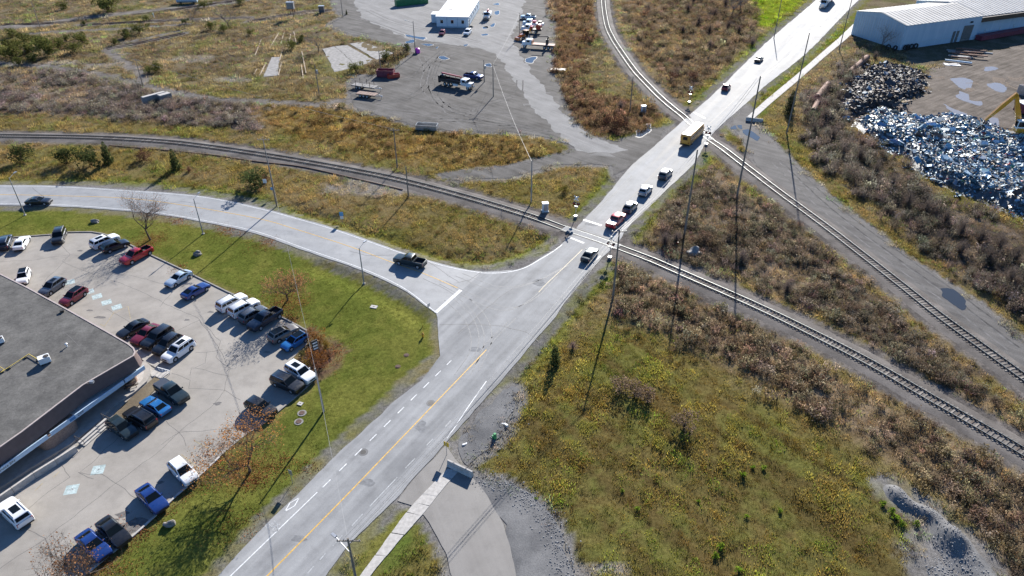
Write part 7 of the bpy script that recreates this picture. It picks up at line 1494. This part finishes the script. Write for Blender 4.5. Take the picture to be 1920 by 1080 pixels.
for x, y, s, lb in ((140, 98, 1.4, 'round olive bush just right of the dense clump, nearest of three'), (156, 82, 1.8, 'tall olive bush right of the dense clump'), (125, 78, 1.0, 'dark low bush between the dense clump and the tall olive bush'), (236, 70, 1.4, 'olive bush near the sandy patch, left one'), (262, 63, 1.5, 'tall olive bush near the sandy patch, right one'), (216, 84, 0.9, 'small olive bush at the edge of the sandy patch'), (275, 38, 0.9, 'small dark bush next to the white marker post'), (158, 48, 0.7, 'small bush between the old tracks'), (205, 22, 3.2, 'very large olive bush above the grey gravel strip'), (120, 18, 1.3, 'olive bush on the pale bank at the top left'), (296, 134, 1.2, 'olive bush beside the dark utility pole'), (280, 138, 1.0, 'low brown-green bush left of the dark utility pole'), (395, 55, 1.2, 'low bush at the foot of the slender bare tree'), (383, 15, 1.3, 'dark bush at the top beside the blue tank'), (420, 60, 1.1, 'low bush at the foot of the tall bare tree'), (470, 65, 0.9, 'small dark bush in the weeds of the old yard'), (548, 92, 1.3, 'olive bush among the bleached beams, lower one'), (565, 78, 1.1, 'olive bush among the bleached beams, upper one'), (668, 135, 1.3, 'olive bush at the corner of the old slabs'), (724, 112, 1.2, 'olive bush behind the fence posts'), (762, 95, 1.1, 'yellowish bush beside the pole and magenta tank'), (450, 10, 1.2, 'olive bush at the top between the bare trees'), (348, 44, 0.8, 'small bright green bush among the old tracks')):
    bush((x, y), 'ever', s, EV if s > 0.85 else EVD, lb, 'single bushes of the old rail yard')
for x, y, s, k, lb in ((40, 303, 1.6, 'ever', 'evergreen bush on the bank above the black sedan'), (125, 308, 1.5, 'ever', 'brownish evergreen bush on the bank, second from the left'), (172, 310, 1.9, 'ever', 'large evergreen bush on the bank, left of the tallest one'), (205, 307, 1.4, 'cone', 'dark upright evergreen on the bank'), (331, 318, 1.3, 'cone', 'slim evergreen casting a pointed shadow on the curving road'), (290, 330, 0.6, 'small', 'tiny bush on the bank near the road edge'), (478, 350, 1.7, 'ever', 'evergreen bush beside the tall pole above the road'), (498, 342, 1.1, 'dry', 'bare shrub right of the tall pole above the road'), (355, 322, 1.0, 'twig', 'pale bare shrub on the bank right of the slim evergreen'), (270, 300, 1.6, 'dry', 'reddish brown bush on the bank')):
    bush((x, y), k, s, EVD if k in ('ever', 'cone', 'small') else RB, lb, 'bushes on the bank above the side road')
bush((1040, 682), 'cone', 0.95, EVD, 'small dark conifer standing in the grass beside the main road', None, 'conifer', cat='tree'); bush((1479, 213), 'cone', 1.6, (0.05, 0.055, 0.03), 'dark conifer beside the far footpath and tall pole', None, 'conifer', cat='tree'); bush((650, 27), 'cone', 0.5, EVD, 'tiny conifer at the corner of the gravel yard', None, 'conifer', cat='tree')
for x, y, s, k, c, lb in ((1074, 652, 0.95, 'twig', (0.24, 0.17, 0.14), 'rounded pale pinkish shrub next to the small conifer'), (1190, 742, 1.5, 'dry', LB, 'brown shrub with tall stems in the field, left half of the larger clump'), (1216, 748, 1.3, 'dry', LB, 'brown shrub in the field, right half of the larger clump'), (1162, 730, 1.2, 'dry', LB, 'low brown shrub at the left end of the larger field clump'), (1283, 803, 1.4, 'dry', LB, 'round brown shrub alone in the middle of the field'), (1246, 458, 1.9, 'twig', GB, 'large grey-brown rounded shrub beside the lower crossing'), (1268, 452, 1.5, 'twig', GB, 'grey-brown shrub right of the large one by the crossing'), (1320, 455, 1.5, 'dry', BR, 'brown shrub left of the pale boulder'), (1390, 490, 1.8, 'twig', GB, 'grey shrub east of the pale boulder'), (1380, 440, 1.5, 'dry', BR, 'brown shrub in the middle of the eastern brush'), (1475, 545, 1.5, 'twig', GB, 'grey-brown shrub above the lower track'), (1158, 240, 2.0, 'dry', RB, 'large reddish bush at the tip of the brush island'), (1140, 232, 1.6, 'dry', RB, 'reddish bush left of the large one on the brush island'), (1175, 235, 1.4, 'dry', BR, 'brown bush right of the large one on the brush island'), (1163, 205, 1.7, 'twig', GB, 'grey-brown shrub behind the reddish bushes on the island'), (1330, 90, 1.8, 'twig', GB, 'dark grey shrub in the northern brush'), (1410, 85, 2.2, 'twig', GB, 'rounded grey shrub at the bend of the far verge'), (1300, 150, 1.5, 'dry', RB, 'reddish shrub above the upper crossing'), (1260, 150, 1.4, 'dry', RB, 'reddish shrub on the bank of the curving track'), (1060, 360, 1.0, 'dry', (0.19, 0.17, 0.03), 'yellowish shrub in the meadow corner by the driveway')):
    bush((x, y), k, s, c, lb, 'single shrubs along the tracks')
for x, y, s in ((1525, 250, 2.0), (1560, 262, 2.4), (1545, 225, 2.0), (1580, 290, 2.0), (1610, 300, 2.4), (1640, 330, 2.5), (1670, 350, 2.3), (1625, 345, 1.8), (1590, 160, 2.0), (1570, 190, 2.0), (1545, 180, 1.8), (1700, 385, 2.3), (1735, 400, 2.3), (1770, 420, 2.4), (1800, 440, 2.5), (1835, 455, 2.6), (1870, 470, 2.5), (1900, 490, 2.5), (1850, 490, 2.2), (1800, 475, 2.0), (1760, 455, 2.0), (1890, 530, 2.4), (1615, 120, 2.0), (1640, 110, 1.8), (1600, 135, 2.0)):
    bush((x, y), 'twig', s, (0.125, 0.10, 0.085), 'grey leafless shrub in the thicket along the edge of the scrap yard', 'thicket along the scrap yard')
for x, y, s in ((1215, 20, 2.0), (1290, 20, 2.2), (1310, 45, 2.3), (1340, 30, 2.4), (1365, 55, 2.4), (1330, 60, 2.0), (1385, 60, 2.0), (1280, 60, 1.8), (1300, 5, 2.0), (1360, 10, 2.2)):
    bush((x, y), 'twig', s, (0.125, 0.09, 0.075), 'dark brown shrub in the thicket below the bare trees at the top', 'thicket at the top beside the green lawn')
# orange shrubs of the planted bed
for x, y, s, c, lb in ((590, 635, 1.3, OR, 'large orange shrub at the top of the planted bed'), (600, 642, 1.0, OR, 'orange shrub behind the plaza sign'), (588, 668, 1.2, OR, 'orange shrub at the lower left of the planted bed'), (603, 678, 1.2, OR, 'orange shrub below the plaza sign'), (612, 650, 0.9, (0.26, 0.17, 0.03), 'golden shrub right of the plaza sign'), (572, 684, 0.8, (0.25, 0.16, 0.03), 'golden shrub beside the white car'), (600, 692, 1.0, (0.2, 0.09, 0.05), 'dark red-brown shrub at the bottom of the planted bed'), (566, 668, 0.8, (0.12, 0.11, 0.04), 'green-brown shrub at the left edge of the planted bed'), (615, 668, 0.8, (0.18, 0.10, 0.06), 'brown shrub at the right of the planted bed')):
    bush((x, y), 'dry', s*0.85, c, lb, 'shrubs of the planted bed')
for x, y, s in ((1393, 893, 0.8), (1352, 1027, 0.9), (1342, 1042, 0.8), (1412, 878, 0.6), (1432, 880, 0.7), (1195, 955, 0.6), (1680, 975, 0.9), (1690, 985, 0.8), (1672, 962, 0.9), (1655, 948, 0.8), (1718, 985, 0.8), (1462, 960, 0.6), (1310, 940, 0.5), (1385, 1070, 0.8), (1005, 935, 0.5), (1167, 920, 0.5), (1400, 970, 0.6)):
    bush((x, y), 'small', s*1.1, (0.21, 0.30, 0.03), 'small bright yellow-green weed tuft in the mown field', 'bright green tufts in the field', 'weed_tuft', cat='plant')
# ------------------------------------------------------------------ scrap yard
def scrap_mat(name, metal, rough):
    m, nt, p = newmat(name); a = N(nt, 'Attribute', attribute_name='shade'); n = noise(nt, 2.5, 4)
    c = mixc(nt, 1.0, a.outputs['Color'], ramp(nt, n, [(0.3, 0.65), (0.7, 1.2)]), 'MULTIPLY'); nt.links.new(c, p.inputs['Base Color']); p.inputs['Metallic'].default_value = metal; p.inputs['Roughness'].default_value = rough; return m
M_SCRAP = scrap_mat('scrap_metal', 0.1, 0.5); M_SCRAPD = scrap_mat('rusty_scrap', 0.1, 0.7)
CLEAN_GLINT = [((0.55, 0.59, 0.62), 13), ((0.29, 0.41, 0.50), 26), ((0.11, 0.26, 0.38), 20), ((0.20, 0.27, 0.31), 22), ((0.07, 0.13, 0.17), 9), ((0.14, 0.085, 0.06), 7), ((0.08, 0.26, 0.16), 2), ((0.40, 0.06, 0.06), 3), ((0.30, 0.20, 0.12), 4)]  # whites and blues put sun glint and sky reflection into the metal's colour
RUSTY = [((0.08, 0.055, 0.045), 30), ((0.14, 0.085, 0.06), 22), ((0.05, 0.05, 0.055), 20), ((0.20, 0.15, 0.12), 8), ((0.26, 0.33, 0.38), 4), ((0.5, 0.5, 0.52), 2), ((0.05, 0.12, 0.20), 4)]
def heap(name, poly_px, hmax, n, palette, label, mat, seed, smin=0.25, smax=1.1, soft=4.0, basecol=(0.09, 0.10, 0.11), singles=0, slabel='', sgroup=''):
    r = random.Random(seed); pl = G(poly_px); A = np.array([(p.x, p.y) for p in pl]); x0, y0 = A.min(0); x1, y1 = A.max(0)
    gx_, gy_ = np.meshgrid(np.arange(x0-1, x1+1, 0.8), np.arange(y0-1, y1+1, 0.8)); fx, fy = gx_.ravel(), gy_.ravel()
    H_ = lambda x, y: sstep(-0.5, soft, -sdf(x, y, pl, 30))*hmax*(0.45+0.9*fbm(x, y, 7, seed, 3)) 
    d = sdf(fx, fy, pl, 30); hz_ = H_(fx, fy)*0.9-0.1; ii = np.arange(fx.size).reshape(gx_.shape); q = np.stack([ii[:-1, :-1], ii[:-1, 1:], ii[1:, 1:], ii[1:, :-1]], -1).reshape(-1, 4); q = q[(d[q] < 0.4).any(1)]; us, inv = np.unique(q, return_inverse=True)
    vb = VB(); vb.v = [(fx[i], fy[i], hz_[i]) for i in us]; vb.c = [basecol]*len(us); vb.f = [tuple(f) for f in inv.reshape(-1, 4).tolist()]
    cols = [c for c, w in palette for _ in range(w)]; k = 0; px_, py_ = RNG.uniform(x0, x1, n*6), RNG.uniform(y0, y1, n*6); m = sdf(px_, py_, pl, 30)+(fbm(px_, py_, 5, seed+3, 3)-0.5)*12 < 0.3; px_, py_ = px_[m][:n], py_[m][:n]; hh = H_(px_, py_)
    def plate(x, y, z, a, b, c, vb, colr):
        e = Matrix.Rotation(r.uniform(0, 6.28), 3, 'Z') @ Matrix.Rotation(r.gauss(0, 0.6), 3, 'X') @ Matrix.Rotation(r.gauss(0, 0.5), 3, 'Y'); n0 = len(vb.v)
        for sx in (-1, 1):
            for sy in (-1, 1):
                for sz in (-1, 1): vb.v.append(tuple(Vector((x, y, z))+e @ Vector((sx*a/2*r.uniform(0.8, 1.1), sy*b/2*r.uniform(0.8, 1.1), sz*c/2)))); vb.c.append(colr)
        vb.f += [tuple(n0+i for i in f) for f in ((0, 1, 3, 2), (4, 6, 7, 5), (0, 4, 5, 1), (2, 3, 7, 6), (0, 2, 6, 4), (1, 5, 7, 3))]
    for x, y, z in zip(px_[singles:], py_[singles:], hh[singles:]):
        s = min(2.6, smin*1.2*math.exp(r.gauss(0.2, 0.55))); kk = r.choice(cols); j = r.uniform(0.7, 1.3); plate(x, y, z+r.uniform(-0.05, 0.35), s, s*r.uniform(0.25, 0.9), r.choice((0.04, 0.06, 0.25*s, 0.4*s)), vb, tuple(min(0.8, c*j) for c in kk))
    o = link(name, vb.mesh(name, mat)); tag(o, label, 'scrap heap', None, 'stuff')
    for i in range(singles):
        v1 = VB(); s = r.uniform(1.2, 2.4); colr = tuple(min(0.8, c*r.uniform(0.9, 1.3)) for c in r.choice(cols)); plate(0, 0, 0, s, s*r.uniform(0.3, 0.7), 0.07, v1, colr); x, y, z = px_[i], py_[i], hh[i]
        tag(link('scrap_sheet', v1.mesh('scrap_sheet', mat), None, (x, y, z+0.45)), slabel, 'scrap metal', sgroup)
heap('scrap_heap', [(1598, 228), (1640, 204), (1680, 214), (1720, 226), (1760, 216), (1800, 222), (1850, 236), (1890, 252), (1985, 275), (1985, 440), (1915, 405), (1850, 378), (1800, 362), (1745, 335), (1690, 295), (1650, 268), (1610, 248)], 2.3, 8500, CLEAN_GLINT, 'glittering heap of crushed metal with blue sky reflection and white glint painted in, filling the right side of the scrap yard', M_SCRAP, 11, singles=60, slabel='bent sheet of pale metal lying on the glittering scrap heap', sgroup='loose sheets on the glittering scrap heap')
heap('scrap_heap', [(1560, 205), (1575, 165), (1605, 140), (1650, 118), (1690, 126), (1735, 140), (1745, 158), (1735, 178), (1700, 190), (1680, 205), (1640, 206), (1600, 225)], 1.9, 3000, RUSTY, 'dark rusty heap of mixed scrap beside the thicket', M_SCRAPD, 12, 0.3, 1.6, 3.0, (0.035, 0.03, 0.028))
M_RPIPE = simple('rusted_pipe', (0.22, 0.12, 0.085), 0.85, 0.1, var=0.3, scale=1.2)
def big_pipe(a, b, r, label):
    A, B = at(*a, r), at(*b, r); t = thing('steel_pipe', label, 'pipe', A, 0, 'rusty pipes along the thicket'); d = B-A; n = 18; u = d.normalized().orthogonal().normalized(); w = d.normalized().cross(u); mb = MB(); vs = []
    for k, q in ((0, r), (1, r), (1, r*0.88), (0, r*0.88)):
        for i in range(n): a_ = 2*math.pi*i/n; vs.append(d*k+u*(q*math.cos(a_))+w*(q*math.sin(a_)))
    mb.add(vs, [(j*n+i, j*n+(i+1) % n, ((j+1) % 4)*n+(i+1) % n, ((j+1) % 4)*n+i) for j in range(4) for i in range(n)]); mb.build('pipe_shell', M_RPIPE, t, 40)
    for k in (0.02, 0.98): MB().cyl(d*k-d.normalized()*0.06, d*k+d.normalized()*0.06, r*1.08, n=18).build('flange', M_RUST, t, 40)
big_pipe((1532, 183), (1553, 157), 0.85, 'rusty wide pipe at the left edge of the scrap yard, lower one'); big_pipe((1591, 137), (1626, 107), 0.85, 'rusty wide pipe at the left edge of the scrap yard, upper one'); big_pipe((1524, 208), (1534, 190), 0.7, 'short rusty pipe half buried in the thicket'); big_pipe((1600, 140), (1618, 134), 0.6, 'pinkish rusty pipe lying on the dark heap')
t = thing('timber_sheet', 'tan sheet lying flat between the two scrap heaps', 'sheet', at(1678, 186), R(15)); MB().box((0, 0, 0.3), (5, 2.6, 0.12)).build('sheet_panel', M_PALE, t); MB().box((1.5, -2.2, 0.2), (4, 1.6, 0.1), R(12)).build('sheet_panel', M_PALE, t)
# beams stacked near the hall
for i in range(14):
    x, y = 1800+random.uniform(-10, 45), 100+random.uniform(-6, 12); t = at(x, y); mb = MB(); L = random.uniform(4, 9); mb.box((0, 0, 0.08), (L, 0.3, 0.06)); mb.box((0, 0, 0.36), (L, 0.3, 0.06)); mb.box((0, 0, 0.22), (L, 0.06, 0.24))
    o = mb.build('steel_beam', M_RPIPE if i % 3 else M_SCRAPD and M_STEEL, None, loc=(t.x, t.y, 0.02+0.36*(i % 3))); o.rotation_euler = (0, 0, R(-20)+random.gauss(0, 0.12)); tag(o, 'rusty steel beam in the loose stack in front of the hall', 'beam', 'steel beams in front of the hall')
o = MB().box((0, 0, 0.5), (7.5, 0.5, 0.4)).build('blue_beam', PAINT['lblue'], None, loc=at(1796, 118)); o.rotation_euler = (0, 0, R(-28)); tag(o, 'pale blue beam lying at the edge of the hall shadow', 'beam')
t = thing('white_sheet', 'white sheet lying beside the pale blue beam', 'sheet', at(1785, 122), R(-10)); MB().box((0, 0, 0.15), (4.5, 2.2, 0.1)).build('sheet_panel', M_WHITEP, t); MB().box((0.4, 0.3, 0.24), (3.0, 1.6, 0.08), 0.3).build('sheet_panel', M_CONC, t)
a, b = at(1833, 76), at(1992, 48); d = b-a; t = thing('maroon_rack', 'long maroon steel rack lying along the foot of the hall', 'rack', a, math.atan2(d.y, d.x)); L = d.length
for k in range(int(L/4)): MB().box((2+4*k, 0, 0.9), (3.85, 2.4, 1.5)).build('rack_bin', M_MAROON, t)
for k in range(int(L/2)): MB().box((1+2*k, -1.23, 0.95), (0.16, 0.08, 1.6)).build('rack_post', M_MAROON, t)
for x, y in ((1664, 93), (1677, 95), (1701, 93), (1708, 92), (1716, 91), (1697, 94)):
    t = thing('old_tyre', 'old black tyre leaning at the foot of the hall', 'tyre', at(x, y), random.uniform(-0.4, 0.4), 'old tyres at the foot of the hall'); ty, rm = wheel_meshes(0.85, 0.5); link('tyre_carcass', ty, t, (0, 0, 0.85), M_BLACK)
# material handler
t = thing('excavator', 'yellow excavator with a raised two-part arm reaching over the scrap heap', 'excavator', at(1908, 262)+Vector((0, 0, 0.0)), math.pi-R(8)); YE = PAINT['yellow']
link('turret', rbox((-2.2, 0, 2.9), (5.0, 3.0, 1.7), 0.15, 'turret'), t, mat=YE); link('counterweight', rbox((-4.9, 0, 2.8), (1.2, 3.0, 1.9), 0.2, 'counterweight'), t, mat=YE); link('engine_cover', rbox((-2.8, 0, 3.9), (3.0, 2.2, 0.4), 0.1, 'engine_cover'), t, mat=M_WHITEP)
cab_ = link('cab', rbox((1.2, 0.9, 4.2), (1.9, 1.3, 2.0), 0.12, 'cab'), t, mat=M_WHITEP); link('cab_base', rbox((1.0, 0.4, 2.8), (1.8, 2.4, 1.2), 0.1, 'cab_base'), t, mat=YE)
MB().box((2.17, 0.9, 4.3), (0.03, 1.1, 1.4)).build('cab_window', GL, cab_)
for s in (0.22, 1.58): MB().box((1.2, s, 4.3), (1.5, 0.03, 1.2)).build('cab_window', GL, cab_)
def beamx(name, a, b, w0, w1, mat, par):
    mb = MB(); A, B = Vector(a), Vector(b); dd = (B-A).normalized(); up_ = Vector((-dd.z, 0, dd.x)); vs = []
    for p_, ww in ((A, w0), (A.lerp(B, 0.45), max(w0, w1)*1.25), (B, w1)):
        for sy, sz in ((-1, -1), (1, -1), (1, 1), (-1, 1)): vs.append(p_+Vector((0, sy*0.3, 0))+up_*(sz*ww/2))
    mb.add(vs, [(i*4+j, i*4+(j+1) % 4, (i+1)*4+(j+1) % 4, (i+1)*4+j) for i in range(2) for j in range(4)]+[(3, 2, 1, 0), (8, 9, 10, 11)]); return mb.build(name, mat, par)
bm_ = beamx('boom', (0.8, -0.6, 3.4), (4.0, -0.6, 10.8), 0.9, 0.7, YE, t); sk = beamx('stick', (3.8, -0.6, 11.0), (8.6, -0.6, 4.2), 0.8, 0.45, YE, t)
mb = MB(); mb.cyl((0.6, -0.6, 4.6), (2.4, -0.6, 8.2), 0.14, n=8); mb.build('boom_ram', M_CHROME, bm_, 40); mb = MB(); mb.cyl((3.2, -0.6, 9.6), (5.6, -0.6, 9.2), 0.12, n=8); mb.build('stick_ram', M_CHROME, sk, 40)
gr = MB(); gr.cyl((8.6, -0.6, 4.2), (8.7, -0.6, 3.0), 0.14, n=6); gr.build('grab_hanger', M_TRIM, t)
for i in range(4): a_ = math.pi/2*i; mb = MB(); mb.cyl((8.7, -0.6, 3.1), (8.7+0.8*math.cos(a_), -0.6+0.8*math.sin(a_), 2.3), 0.14, n=5); mb.cyl((8.7+0.8*math.cos(a_), -0.6+0.8*math.sin(a_), 2.3), (8.7+0.25*math.cos(a_), -0.6+0.25*math.sin(a_), 1.4), 0.12, 0.03, 5); mb.build('grab_tine', M_TRIM, t)
link('undercarriage', rbox((0, 0, 1.2), (5.5, 2.6, 1.0), 0.15, 'undercarriage'), t, mat=M_TRIM); wheels(t, [(2.0, 1.2), (2.0, -1.2), (-2.0, 1.2), (-2.0, -1.2)], 0.75, 0.5)
t = thing('site_trailer', 'white-roofed trailer beside the excavator at the right edge', 'trailer', at(1935, 212), R(5)); MB().box((0, 0, 1.7), (9, 3, 2.4)).build('trailer_body', M_MAROON, t); MB().box((0, 0, 2.98), (9.4, 3.4, 0.15)).build('trailer_roof', M_WHITEP, t); wheels(t, [(-2, 1.3), (-2, -1.3), (-0.8, 1.3), (-0.8, -1.3)], 0.4)
t = thing('steel_plate_stack', 'grey and rust coloured plates standing on edge behind the excavator', 'plates', at(1912, 178), R(20)); 
for k in range(3): MB().box((k*0.5, 0, 1.3), (0.15, 2.4, 2.6), 0.1*k).build('plate', (M_STEEL, M_RPIPE, M_STEEL)[k], t)
